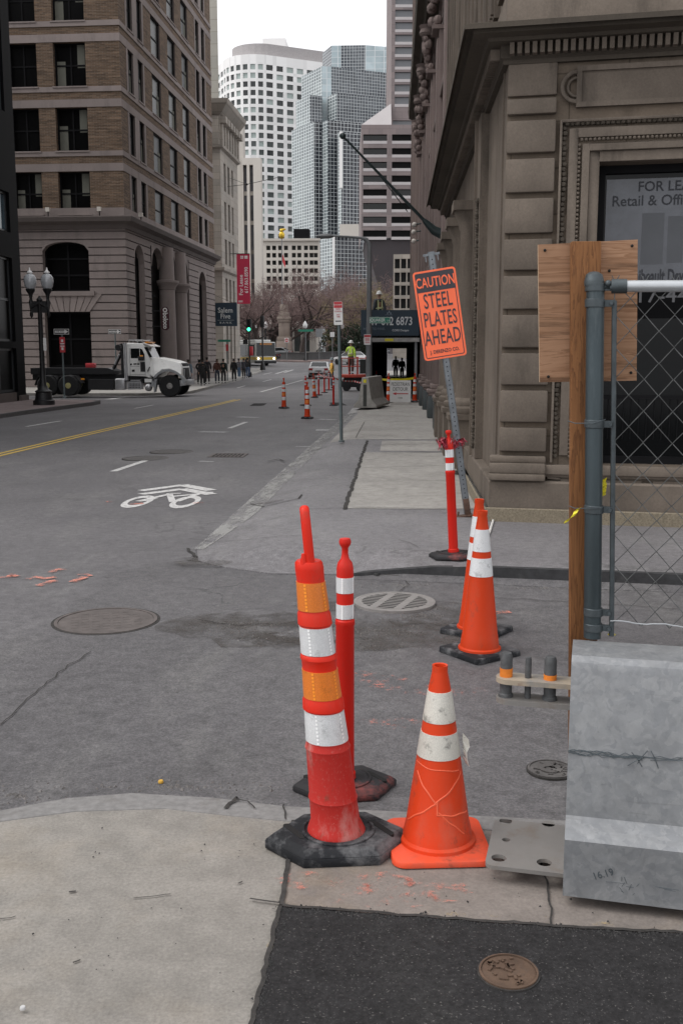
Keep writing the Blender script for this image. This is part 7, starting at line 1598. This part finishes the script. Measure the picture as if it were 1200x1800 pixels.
for y in (2.4, 8.2):
    for x in (-bw / 2 + .15, bw / 2 - .15): q = MB(Matrix.Translation((x, y, .48)) @ Matrix.Rotation(R(90), 4, 'Y')); q.lathe([(.28, -.16), (.48, -.16), (.48, .16), (.28, .16)], 18, M_TYRE); q.build('wheel', tbu)
b = MB(); b.tube([(-bw / 2 - .02, .1, bh - .5), (-bw / 2 - .4, -.25, bh - .6), (-bw / 2 - .4, -.25, bh - .9)], .03, 6, M_CHASS); b.box(-bw / 2 - .52, -bw / 2 - .3, -.3, -.2, bh - 1.3, bh - .85); b.build('mirror', tbu)
# scissor lift
pl = A(622, 686, 57.0); pl.z = zroad(pl.x, 57); tsl = thing('scissor_lift', 'orange red scissor lift platform with railing parked by the shed', 'lift', pl); k_ = 57 / 1821; M_LIFT = mat('lift_red_paint', C(.42, .05, .03), .5, .15, 4); xl_, xr_ = -24 * k_, 22 * k_
zD = (686 - 657) * k_; zr_ = (686 - 629) * k_
b = MB(); b.box(xl_ + .1, xr_ - .1, -.5, .7, .22, .62, M_CHASS); b.box(xl_ + .2, xr_ - .2, -.45, .65, .62, zD - .16); b.build('chassis', tsl, bevel=.02); b = MB(); b.box(xl_, xr_, -.6, .8, zD - .16, zD, M_LIFT); b.build('platform', tsl, bevel=.01)
b = MB(); b.use(M_LIFT)
for x in (xl_ + .02, xl_ + .5, xr_ - .5, xr_ - .02):
    for y in (-.58, .78): b.tube([(x, y, zD), (x, y, zr_)], .025, 6)
for z in (zr_, (zD + zr_) / 2): b.tube([(xl_, -.58, z), (xr_, -.58, z), (xr_, .78, z), (xl_, .78, z), (xl_, -.58, z)], .022, 6)
b.build('railing', tsl); b = MB(); b.box(xr_ - .35, xr_ - .02, -.66, -.6, zD + .05, zr_ - .05, M_SIGNB); b.build('control_box', tsl)
for x in (xl_ + .35, xr_ - .35):
    for y in (-.5, .7): q = MB(Matrix.Translation((x, y, .2)) @ Matrix.Rotation(R(90), 4, 'X')); q.lathe([(.08, -.07), (.2, -.07), (.2, .07), (.08, .07)], 16, M_TYRE); q.build('wheel', tsl)
b = MB(); b.use(M_LIFT)
for s_ in (-.4, .5): b.bar((xl_ + .3, s_, .6), (xr_ - .3, s_, zD - .16), .06, .08); b.bar((xr_ - .3, s_, .6), (xl_ + .3, s_, zD - .16), .06, .08)
b.build('scissor_arms', tsl)
# ================================================================ PEOPLE
def skinmesh(name, nodes, edges, mlist, parent, sub=2):
    me = bpy.data.meshes.new(name); me.from_pydata([n_[0] for n_ in nodes], edges, []); o = bpy.data.objects.new(name, me); COL.objects.link(o)
    m = o.modifiers.new('s', 'SKIN'); m.use_smooth_shade = True; m.branch_smoothing = .4
    for v, n_ in zip(me.skin_vertices[0].data, nodes): v.radius = (n_[1], n_[2] if len(n_) > 2 else n_[1])
    me.skin_vertices[0].data[0].use_root = True
    s_ = o.modifiers.new('u', 'SUBSURF'); s_.levels = sub; s_.render_levels = sub
    bpy.context.view_layer.update(); ev = o.evaluated_get(bpy.context.evaluated_depsgraph_get()); m2 = bpy.data.meshes.new_from_object(ev); m2.name = name
    bpy.data.objects.remove(o); bpy.data.meshes.remove(me); m2.materials.clear(); m2.materials.append(mlist)
    for p_ in m2.polygons: p_.use_smooth = True; p_.material_index = 0
    q = bpy.data.objects.new(name, m2); COL.objects.link(q); q.parent = parent; return q
M_SKIN = plain('skin', C(.42, .25, .18), .6); M_SKIND = plain('darker_skin', C(.2, .11, .075), .6)
_cl = {}
def cloth(c): 
    k = tuple(round(x, 3) for x in c)
    if k not in _cl: _cl[k] = mat('cloth', c, .9, .25, 7)
    return _cl[k]
def person(label, p, rz, top, legs, hair=C(.02, .015, .012), skin=M_SKIN, H=1.72, walk_=.0, arms=((.25, -.04, .82), (-.25, .02, .82)), coat=False, hat=None, vest=None, hood=None, group=None):
    top = tuple(min(.8, x * 1.5 + .008) for x in top[:3]) + (1,); legs = tuple(x * 1.3 + .006 for x in legs[:3]) + (1,)
    t = thing('person', label, 'person', p, rz, group); s = H / 1.72; V = lambda x, y, z: (x * s, y * s, z * s)
    fl, fr_ = (.085, walk_, .07 + .02), (-.085, -walk_, .07 + .05 * (walk_ > 0))
    # trousers
    N_ = [(V(0, 0, .94), .165, .13), (V(.09, 0, .86), .115), (V(.095, walk_ * .45 - .02, .49), .085), (V(fl[0], fl[1], .12), .065), (V(-.09, 0, .86), .115), (V(-.095, -walk_ * .35 - .02, .49), .085), (V(fr_[0], fr_[1] + .0, .13), .065), (V(0, 0, 1.02), .155, .12)]
    skinmesh('trousers', N_, [(0, 1), (1, 2), (2, 3), (0, 4), (4, 5), (5, 6), (0, 7)], cloth(legs), t)
    # shoes
    for f in (fl, fr_): skinmesh('shoe', [(V(f[0], f[1] + .04, .05), .045, .05), (V(f[0], f[1] - .06, .04), .045, .038), (V(f[0], f[1] - .16, .03), .04, .028)], [(0, 1), (1, 2)], cloth(C(.02)), t, 1)
    # jacket with sleeves
    A_ = []; low = .72 if coat else .92
    N_ = [(V(0, 0, 1.2), .185, .13), (V(0, .0, 1.38), .175, .115), (V(0, 0, 1.02), .185, .13), (V(0, 0, low), .215 if coat else .19, .15), (V(0, .005, 1.47), .085, .08)]
    E_ = [(0, 1), (0, 2), (2, 3), (1, 4)]; hands = []
    for sg, (hx, hy, hz) in zip((1, -1), arms):
        i = len(N_); ex, ey, ez = sg * .232, hy * .35 + .05, lerp(1.4, hz, .5); N_ += [(V(sg * .175, 0, 1.39), .085), (V(ex, ey, ez), .068), (V(hx, hy, hz + .02), .05)]; E_ += [(1, i), (i, i + 1), (i + 1, i + 2)]; hands.append((sg, Vector(V(hx, hy, hz)), Vector(V(ex, ey, ez))))
    skinmesh('jacket', N_, E_, cloth(top), t)
    # body: head, neck and hands in one mesh with the torso inside the clothes
    N_ = [(V(0, 0, 1.1), .09, .07), (V(0, 0, 1.42), .07, .06), (V(0, 0, 1.5), .052), (V(0, -.005, 1.56), .06, .07), (V(0, -.005, 1.63), .072, .088), (V(0, 0, 1.69), .055, .065), (V(0, -.095, 1.6), .014), (V(.075, .0, 1.61), .014), (V(-.075, 0, 1.61), .014)]
    E_ = [(0, 1), (1, 2), (2, 3), (3, 4), (4, 5), (4, 6), (4, 7), (4, 8)]
    for sg, h_, e_ in hands:
        d = (h_ - e_).normalized(); i = len(N_); N_ += [(V(sg * .16, 0, 1.38), .04), (tuple(e_), .032), (tuple(h_), .026, .02), (tuple(h_ + d * .06), .036, .018)]; E_ += [(1, i), (i, i + 1), (i + 1, i + 2), (i + 2, i + 3)]
        sd_ = Vector((0, 1, 0)); j = i + 3
        for k in range(4): bs = h_ + d * .09 + sd_ * (.026 - .017 * k); N_ += [(tuple(bs), .009), (tuple(bs + d * (.05 - abs(k - 1.4) * .008) + Vector((-sg * .015, 0, 0))), .008)]; E_ += [(j, len(N_) - 2), (len(N_) - 2, len(N_) - 1)]
        N_.append((tuple(h_ + d * .045 - sd_ * .045), .009)); E_.append((i + 2, len(N_) - 1))
    skinmesh('body', N_, E_, skin, t, 1)
    if hat is None and hood is None: skinmesh('hair', [(V(0, .02, 1.63), .08, .09), (V(0, .01, 1.675), .06, .07), (V(0, .045, 1.55), .065, .05)], [(0, 1), (0, 2)], cloth(hair), t, 1)
    if hood: skinmesh('hood', [(V(0, .015, 1.62), .095, .105), (V(0, .01, 1.7), .07, .075), (V(0, .04, 1.5), .09, .08)], [(0, 1), (0, 2)], cloth(hood), t, 1)
    if hat:
        b = MB(); b.lathe([(.17 * s, 1.655 * s), (.165 * s, 1.665 * s), (.118 * s, 1.675 * s), (.115 * s, 1.72 * s), (.085 * s, 1.775 * s), (.03 * s, 1.8 * s)], 18, hat); b.build('hard_hat', t)
    if vest:
        b = MB(); b.use(vest[1])
        for x in (-.085, .085): b.box(x * s - .025, x * s + .025, -.125 * s, -.118 * s, 1.0 * s, 1.42 * s); b.box(x * s - .025, x * s + .025, .112 * s, .122 * s, 1.0 * s, 1.42 * s)
        b.lathe([(.168 * s, 1.06 * s), (.168 * s, 1.12 * s)], 16, vest[1]); v = b.build('reflective_stripes', t)
    return t
M_HWH = plain('white_hard_hat', C(.7, .7, .68), .4); M_STRP = plain('yellow_silver_stripe', C(.6, .62, .35), .4); LIME = C(.35, .55, .06); ORV = C(.72, .3, .06)
GP = 'pedestrians on the left pavement'
def stand(px, py, D, zf): p = A(px, py, D); p.z = zf(p.x, D); return p
zl3 = lambda x, y: zl2(max(x, -16), y)
for lab, px, D, rz, top, legs, kw in (
    ('person in blue grey jacket walking beside the truck front bumper', 331.5, 66, 180, C(.07, .09, .11), C(.03, .04, .06), dict(walk_=.1)),
    ('person in long black coat, front of the close pair under the arches', 356.5, 68, 180, C(.01), C(.012), dict(coat=True, walk_=.12)),
    ('person in black walking just behind the one in the long coat', 351, 71, 170, C(.012), C(.012), dict(walk_=.1, hood=C(.01))),
    ('tall person in black nearest the right arch of the stone base', 364.5, 72, 180, C(.014, .012, .014), C(.015), dict(H=1.85, walk_=.12)),
    ('person in dark brown jacket, left of the two walking under the bank sign', 382, 73.5, 180, C(.06, .025, .018), C(.03, .035, .05), dict(walk_=.14, hair=C(.05, .025, .015))),
    ('person in dark green jacket, right of the two walking under the bank sign', 393, 73.5, 180, C(.012, .02, .016), C(.015), dict(walk_=.14)),
    ('slim person in long black coat walking alone near the corner', 411.5, 79, 180, C(.008), C(.01), dict(coat=True, walk_=.16)),
    ('person in grey top and blue jeans waiting at the corner by the bus', 420.5, 90, 150, C(.1, .1, .11), C(.08, .13, .2), dict()),
    ('person in dark grey coat carrying a bag at the corner', 428.5, 90, 200, C(.025, .025, .03), C(.02), dict(coat=True)),
    ('person in black with blue trousers nearest the traffic light pole', 435.5, 90.5, 180, C(.015), C(.06, .09, .15), dict())):
    person(lab, stand(px, 660, D, zl3), R(rz), top, legs, group=GP, **dict(dict(arms=random.choice((((.25, -.04, .82), (-.25, .02, .82)), ((.2, -.16, .96), (-.2, -.16, .96)), ((.24, .12, .86), (-.22, -.2, .92)), ((.22, -.15, 1.0), (-.26, .1, .82))))), **kw))
p = stand(616.5, 660, 57.2, zroad); p.z = pl.z + zD; person('worker in lime hi-vis jacket and white hard hat standing on the red lift', p, R(165), LIME, C(.06, .035, .03), hat=M_HWH, vest=(None, M_STRP), arms=((.35, -.25, 1.15), (-.26, .02, .85)), H=1.78)
p = stand(583, 686, 62, zroad); person('worker in orange and yellow vest with bare arms standing by the lane delineators', p, R(100), ORV, C(.04, .045, .06), hat=plain('grey_hard_hat', C(.2, .24, .25), .5), vest=(None, M_STRP), H=1.75)
p = A(666, 545, 44.5); p.z = zb_ + .1; p = Vector((p.x, 44.5, zat(p, 531, 666) - 1.8)); 
person('worker in yellow striped vest and white hard hat up on the shed roof', Vector((p.x, 44.5, A(640, 590, 41.5).z + .1)), R(200), C(.04, .045, .05), C(.03), hat=M_HWH, vest=(None, M_STRP), H=1.15 + .6)
for lab, px, D, H in (('heavy set person in dark clothes walking in the shed tunnel', 695, 83, 1.72), ('slim person in dark clothes walking on the right in the shed tunnel', 706, 82, 1.6)): person(lab, stand(px, 660, D, lambda x, y: zs(x, y)), R(180), C(.01), C(.01), H=H, walk_=.1, group='pedestrians in the shed')
# ================================================================ PARK AND JUNCTION
M_BARK = mat('dark_bark', C(.045, .034, .03), .95, .3, 8, .4, 30); M_TWIG = mat('pinkish_twigs', C(.15, .102, .096), .95, .3, 3); M_TWIGY = mat('budding_twigs', C(.18, .15, .075), .95, .3, 3); M_EVG = mat('evergreen_leaf', C(.022, .035, .02), .9, .4, 3); M_DKST = stone('park_wall_stone', C(.09, .09, .092), .15, .4, 1)
def branches(bt, bw, p, d, L, r, lev, rng, twm):
    n = 4; pts = [p]; rs = [r]; q = p.copy(); dd = d.copy()
    for k in range(n):
        dd = (dd + Vector((rng.gauss(0, .15), rng.gauss(0, .15), rng.gauss(.03, .1)))).normalized(); q = q + dd * L / n; pts.append(q.copy()); rs.append(max(.016, r * (1 - .42 * (k + 1) / n)))
    (bt if lev < 3 else bw).tube(pts, rs, 7 if lev < 2 else (4 if lev < 4 else 3), caps=False)
    if lev >= 5 or L < .35: return
    for k in range((6, 4, 4, 4, 5)[lev]):
        i = rng.randint(2, n) if lev == 0 else rng.randint(1, n); a = rng.uniform(0, 6.283); sp = rng.uniform(.55, 1.05); ax = dd.orthogonal().normalized(); v = (Matrix.Rotation(a, 3, dd) @ ax)
        branches(bt, bw, pts[i], (dd * (1 - sp * .5) + v * sp).normalized(), L * (rng.uniform(.75, 1.0) if lev == 0 else rng.uniform(.55, .78)), max(.018, rs[i] * rng.uniform(.48, .66)), lev + 1, rng, twm)
def tree(label, p, H, seed, twm, trunk=.3, group='bare park trees'):
    rng = random.Random(seed); t = thing('bare_tree', label, 'tree', p, 0, group); bt, bw = MB(), MB(); bt.use(M_BARK); bw.use(twm)
    bt.tube([(0, 0, -.3), (0, 0, .25)], [trunk * 1.7, trunk * 1.12], 9, caps=False)
    branches(bt, bw, Vector((0, 0, .2)), Vector((0, 0, 1)), H * .36, trunk, 0, rng, twm)
    bt.build('trunk', t); bw.build('crown', t, smooth=False); return t
def pt(px, D): p = A(px, 620, D); p.z = zroad(p.x, D) + .1; return p
T1 = tree('large dark bare tree with thick leaning trunk in the middle of the park edge', pt(531, 148), 15.5, 3, M_TWIG, .5)
T2 = tree('bare tree with twisting dark branches behind the bus front', pt(459, 140), 13.5, 11, M_TWIG, .36)
T3 = tree('olive budding bare tree at right above the shed end', pt(655, 165), 13.5, 21, M_TWIGY, .3)
for src, lab, px, D, rz, s_ in ((T2, 'thin bare tree left of the stone monument behind the bus roof', 436, 172, 2.0, .95), (T1, 'pale bare tree just right of the stone monument', 512, 178, 1.1, .95), (T2, 'bare tree between the two lamp posts right of the big dark tree', 574, 166, 4.0, .95), (T1, 'bare tree close behind the white parking sign', 603, 176, 2.6, 1.0), (T2, 'bare tree at the far right of the park behind the lift worker', 628, 185, 5.0, 1.1), (T1, 'pale bare tree far behind the monument top', 488, 195, 3.7, .95), (T3, 'yellowish budding tree in the middle of the right-hand trees', 622, 158, 1.5, .85), (T2, 'small bare tree right beside the red banner foot', 447, 185, .7, 1.05), (T1, 'bare tree behind the gap between bus and monument', 476, 188, 5.2, 1.1), (T2, 'tall bare tree far behind the big dark tree', 546, 192, 3.1, 1.3), (T1, 'bare tree above the far lamp post beside the parking sign', 588, 186, .4, 1.15), (T2, 'tall bare tree behind the yellowish budding trees', 640, 196, 2.2, 1.35)):
    dup(src, pt(px, D), rz, lab, scale=(s_,) * 3)
def shrub(label, p, w, h, m, seed, n=1500):
    rng = random.Random(seed); t = thing('evergreen_shrub', label, 'shrub', p, 0, 'evergreens along the park'); b = MB(); b.use(m)
    cl = [(Vector((rng.uniform(-.7, .7) * w, rng.uniform(-.5, .5) * w, rng.uniform(.15, .85) * h)), rng.uniform(.25, .5) * w) for k in range(12)]
    for k in range(n):
        c, r = rng.choice(cl); v = Vector((rng.gauss(0, 1), rng.gauss(0, 1), rng.gauss(0, 1))).normalized() * r * rng.uniform(.5, 1); q = c + v; s_ = .14; a = Vector((rng.gauss(0, 1), rng.gauss(0, 1), rng.gauss(0, 1))).normalized() * s_; e = a.orthogonal().normalized() * s_ * .7; b.face([q - a, q + e, q + a, q - e])
    b.build('foliage', t, smooth=False); b = MB(); b.tube([(0, 0, -.2), (0, 0, h * .6)], .08, 6, M_BARK); b.build('stem', t); return t
s1 = shrub('dark evergreen mass right of the street sign pole', pt(606, 150), 2.6, 5.2, M_EVG, 1); 
for lab, px, D, s_ in (('tall dark evergreen behind the lift worker', 622, 156, 1.1), ('dark evergreen close beside the shed front', 637, 150, .95), ('low dark evergreen behind the far lamp posts', 590, 160, .8), ('dark hedge-like evergreen left of the tall parking sign', 575, 168, .7)): dup(s1, pt(px, D), px, lab, scale=(s_,) * 3)
# park wall, raised paving
Pw = [A(484, 630, 147), A(540, 630, 143), A(590, 630, 146), A(648, 630, 152)]
b = MB(); b.use(M_DKST); tw = thing('park_wall', 'low dark stone park wall with coping across the end of the street', 'wall')
for a, c in zip(Pw, Pw[1:]):
    for z0, z1, t_ in ((-.1, 1.0, .25), (1.0, 1.15, .33)):
        d = (c - a).xy.normalized(); nn = Vector((-d.y, d.x)) * t_; za, zc2 = zroad(a.x, a.y), zroad(c.x, c.y)
        b.hexa([(a.x - nn.x, a.y - nn.y, za + z0), (c.x - nn.x, c.y - nn.y, zc2 + z0), (c.x + nn.x, c.y + nn.y, zc2 + z0), (a.x + nn.x, a.y + nn.y, za + z0)], [(a.x - nn.x, a.y - nn.y, za + z1), (c.x - nn.x, c.y - nn.y, zc2 + z1), (c.x + nn.x, c.y + nn.y, zc2 + z1), (a.x + nn.x, a.y + nn.y, za + z1)])
b.build('body', tw, smooth=False)
M_REDP = concrete('brick_plaza', (.2, .15, .14), .4)
poly = [A(484, 630, 139.5), A(540, 630, 134), A(600, 630, 137), A(660, 630, 146)]; bk = [A(700, 630, 175), A(480, 630, 175)]
b = MB(); b.use(M_REDP)
for a, c in zip(poly, poly[1:]):
    a2, c2 = a * 1.3, c * 1.3; za, zc2 = zroad(a.x, a.y) + .14, zroad(c.x, c.y) + .14
    b.hexa([(a.x, a.y, za - .5), (c.x, c.y, zc2 - .5), (c2.x, c2.y, zc2 - .5), (a2.x, a2.y, za - .5)], [(a.x, a.y, za), (c.x, c.y, zc2), (c2.x, c2.y, zroad(c2.x, c2.y) + .14), (a2.x, a2.y, zroad(a2.x, a2.y) + .14)])
structure(b.build('plaza_pavement', smooth=False))
# monument, lamps, signals
D_ = 165; p = pt(500, D_); k_ = D_ / 1821; tm = thing('monument', 'tan stone monument pedestal with moulded top among the bare trees', 'monument', p); M_MON = stone('tan_monument_stone', C(.27, .225, .195), .1, .4, .8); zz = lambda py: zat(p, py, 500) - p.z; w = lambda a: a * k_
b = MB(); b.use(M_MON)
for y0, y1, wd in ((640, 600, 26), (600, 592, 23), (592, 566, 18), (566, 562, 21), (562, 557, 23), (557, 549, 18), (549, 535, 13)): b.box(-w(wd) / 2, w(wd) / 2, -w(wd) / 2, w(wd) / 2, zz(y0), zz(y1))
b.build('pedestal', tm, bevel=.04)
# gilded figure high on a pole seen before the cream block
D_ = 170; p = pt(497, D_); p2_ = A(497, 410, D_); tgd = thing('gilded_figure', 'small gold figure on a tall thin pole before the low cream building', 'statue', p); b = MB(); b.tube([(0, 0, 0), (0, 0, p2_.z - p.z - .9)], [.12, .07], 8, M_POLEG); b.build('pole', tgd)
b = MB(); b.ball((0, 0, p2_.z - p.z - .3), .62, 10, 8, mat('gold_leaf', C(.6, .4, .05), .35, .2, 5, metal=.8), (.75, .5, 1.0)); b.ball((-.05, 0, p2_.z - p.z + .45), .3, 8, 6); b.ball((.35, 0, p2_.z - p.z + .6), .3, 8, 6, sc=(1.2, .4, .5)); b.bar((.1, 0, p2_.z - p.z - .8), (.1, 0, p2_.z - p.z), .3, .2); b.build('figure', tgd)
b = MB(); zf = zat(p, 460, 497) - p.z; b.use(M_SIGNR)
for k in range(4): b.face([(.05 + .12 * k, .03 * (k % 2), zf - .25 * k), (.17 + .12 * k, .03 * ((k + 1) % 2), zf - .25 * (k + 1)), (.17 + .12 * k, .03 * ((k + 1) % 2), zf + 1.0 - .35 * k), (.05 + .12 * k, .03 * (k % 2), zf + 1.3 - .3 * k)])
b.build('flag', tgd, smooth=False)
def parklamp(label, px, D, pyt):
    p = pt(px, D); H_ = zat(p, pyt, px) - p.z; t = thing('street_lamp', label, 'street lamp', p, 0, 'acorn globe park lamps'); b = MB(); b.lathe([(.3, 0), (.3, .3), (.18, .5), (.1, .9), (.07, H_ - 1.1), (.15, H_ - 1)], 10, M_CAST); b.build('pole', t); b = MB(); b.lathe([(.14, H_ - 1.0), (.3, H_ - .8), (.32, H_ - .5), (.15, H_ - .2), (.04, H_)], 12, M_GLOBE if 0 else plain('milk_globe', C(.65, .65, .65), .3)); b.build('globe', t)
parklamp('black lamp with milky acorn globe in front of the big dark tree', 536.5, 139, 564); parklamp('black lamp with milky globe right of the grey street sign', 601, 150, 566); parklamp('black lamp with milky globe left of the monument', 467.5, 150, 565); parklamp('far black lamp with milky globe left of the monument lamp', 450, 160, 572)
def post_sign(name, label, px, D, pyb, py, w, h, m, cat='sign', D2=None):
    p = pt(px, D); t = thing(name, label, cat, p); H_ = zat(p, py, px) - p.z; b = MB(); b.tube([(0, 0, 0), (0, 0, H_ + h / 2)], .05, 6, M_POLEG); b.build('pole', t); f = flat(t, 'panel', FACE((0, -.07, H_)), w, h, m, .02); return t, H_
post_sign('notice_sign', 'pale grey square notice on a post in front of the park', 561, 140, 630, 585, .9, 1.1, M_STEEL); post_sign('notice_sign', 'white notice on a thin post left of the evergreens by the lift', 584, 130, 640, 588, .55, .6, M_SIGNW)
t, H_ = post_sign('no_entry_sign', 'square red and white DO NOT ENTER sign in front of the monument', 504, 141, 630, 598, .6, .6, M_SIGNW); b = MB(FACE((0, -.07, H_))); b.lathe([(.24, .021), (.24, .024)], 20, M_SIGNR); b.box(-.18, .18, -.045, .045, .0245, .027, M_SIGNW); b.build('symbol', t)
t, H_ = post_sign('street_sign', 'green street name blades on the lamp post before the big tree', 537.5, 137, 630, 581, 2.0, .28, M_SIGNG)
# traffic signals
p = G(462, 650.5, lambda x, y: zl2(x, y)); t = thing('traffic_signal', 'black signal pole with flared base at the kerb corner in front of the bus', 'traffic light', p); H_ = zat(p, 573, 462) - p.z
b = MB(); b.lathe([(.3, 0), (.28, .2), (.17, .75), (.12, .8), (.085, 1), (.08, H_)], 12, M_CAST); b.build('pole', t); b = MB(); b.box(-.2, .2, -.2, .2, H_ - .1, H_ + 1.0, M_CAST); b.build('signal_head', t, bevel=.03)
p = A(439, 648, 92); p.z = zl3(p.x, 92); t = thing('traffic_signal', 'traffic light showing green with a red pedestrian box on its pole', 'traffic light', p); H_ = zat(p, 577, 439) - p.z; b = MB(); b.tube([(0, 0, 0), (0, 0, H_)], .07, 10, M_CAST); b.lathe([(.2, 0), (.18, .4), (.08, .5)], 10, M_CAST); b.build('pole', t)
b = MB(); z1 = zat(p, 577, 439) - p.z; b.box(-.2, .2, -.18, .15, z1 - .3, z1 + .8, M_CAST)
for k in range(3): b.tube([(0, -.18, z1 - .1 + .34 * k), (0, -.36, z1 - .1 + .34 * k)], .16, 10, caps=False)
hd_ = b.build('signal_head', t, bevel=0); mg = Nt('green_signal_lamp'); mg.p.inputs['Emission Color'].default_value = (.05, 1, .45, 1); mg.p.inputs['Emission Strength'].default_value = 3; b = MB(); b.ball((0, -.2, z1 - .1), .15, 12, 8, mg.out(C(.05, .6, .3)), (1, .5, 1)); b.build('green_lamp', hd_)
b = MB(); z2 = zat(p, 617, 443) - p.z; b.box(.02, .32, -.15, .1, z2 - .4, z2 + .4, M_SIGNR); b.build('call_box', t, bevel=.04)
b = MB(); b.box(-.55, -.15, -.1, .1, zat(p, 601, 432) - p.z - .2, zat(p, 601, 432) - p.z + .2, M_CAST); b.build('pedestrian_signal', t)
# pale glazed pavilion seen behind the bus, right of it
D_ = 190; a_ = A(470, 620, D_); FPv = Fr((a_.x - 12, D_), (1, 0), (0, -1)); tv = thing('pavilion', 'pale low glazed pavilion half seen behind the bus and monument', 'building'); opv = [(1 + 1.6 * k, 2.2 + 1.6 * k, 2.0, 6) for k in range(12)]; b = MB(); wall(b, FPv, 0, 21, 0, 7, opv, .3, M_CREAM2); b.face([FPv.p(0, 7), FPv.p(21, 7), FPv.p(21, 7, -8), FPv.p(0, 7, -8)]); b.build('wall', tv, smooth=False); panes(tv, [(FPv, *o, .25) for o in opv], M_TG[0])
# a few scraps lying about
for lab, px, py, z, cc, sz in (('small bottle cap near the bottom left of the corner pavement', 41, 1780, 0, C(.5, .5, .5), .008), ('yellow leaf scrap on the asphalt before the corner kerb', 283, 1378, -.12, C(.6, .35, .05), .012), ('black stub of rubber lying at the alley kerb', 662, 1014, -.12, C(.012), .03)):
    p = G(px, py, z); b = MB(); b.lathe([(sz, 0), (sz * 1.05, sz * .5), (sz * .8, sz * 1.0)], 10, plain('scrap', cc, .6)); o = b.build('litter'); o.location = (p.x, p.y, (zroad(p.x, p.y) + .006 if z else .011)); tag(o, lab, 'litter')
# ================================================================ origins: stand every thing's root at its base
bpy.context.view_layer.update()
for o in [o for o in COL.objects if o.parent is None and o.type in ('EMPTY', 'MESH') and o.location.length < 1e-6 and o.get('kind') not in ('structure', 'stuff')]:
    ch = kids(o); P = []
    for m in ([o] if o.type == 'MESH' else ch):
        if m.type == 'MESH' and len(m.data.vertices): P += [m.matrix_world @ Vector(c) for c in m.bound_box]
    if not P: continue
    lo = Vector([min(p[i] for p in P) for i in range(3)]); hi = Vector([max(p[i] for p in P) for i in range(3)]); base = Vector(((lo.x + hi.x) / 2, (lo.y + hi.y) / 2, lo.z)); o.location = base
    if o.type == 'MESH': o.data.transform(Matrix.Translation(-base))
    else:
        for c in ch: c.location = c.location - base
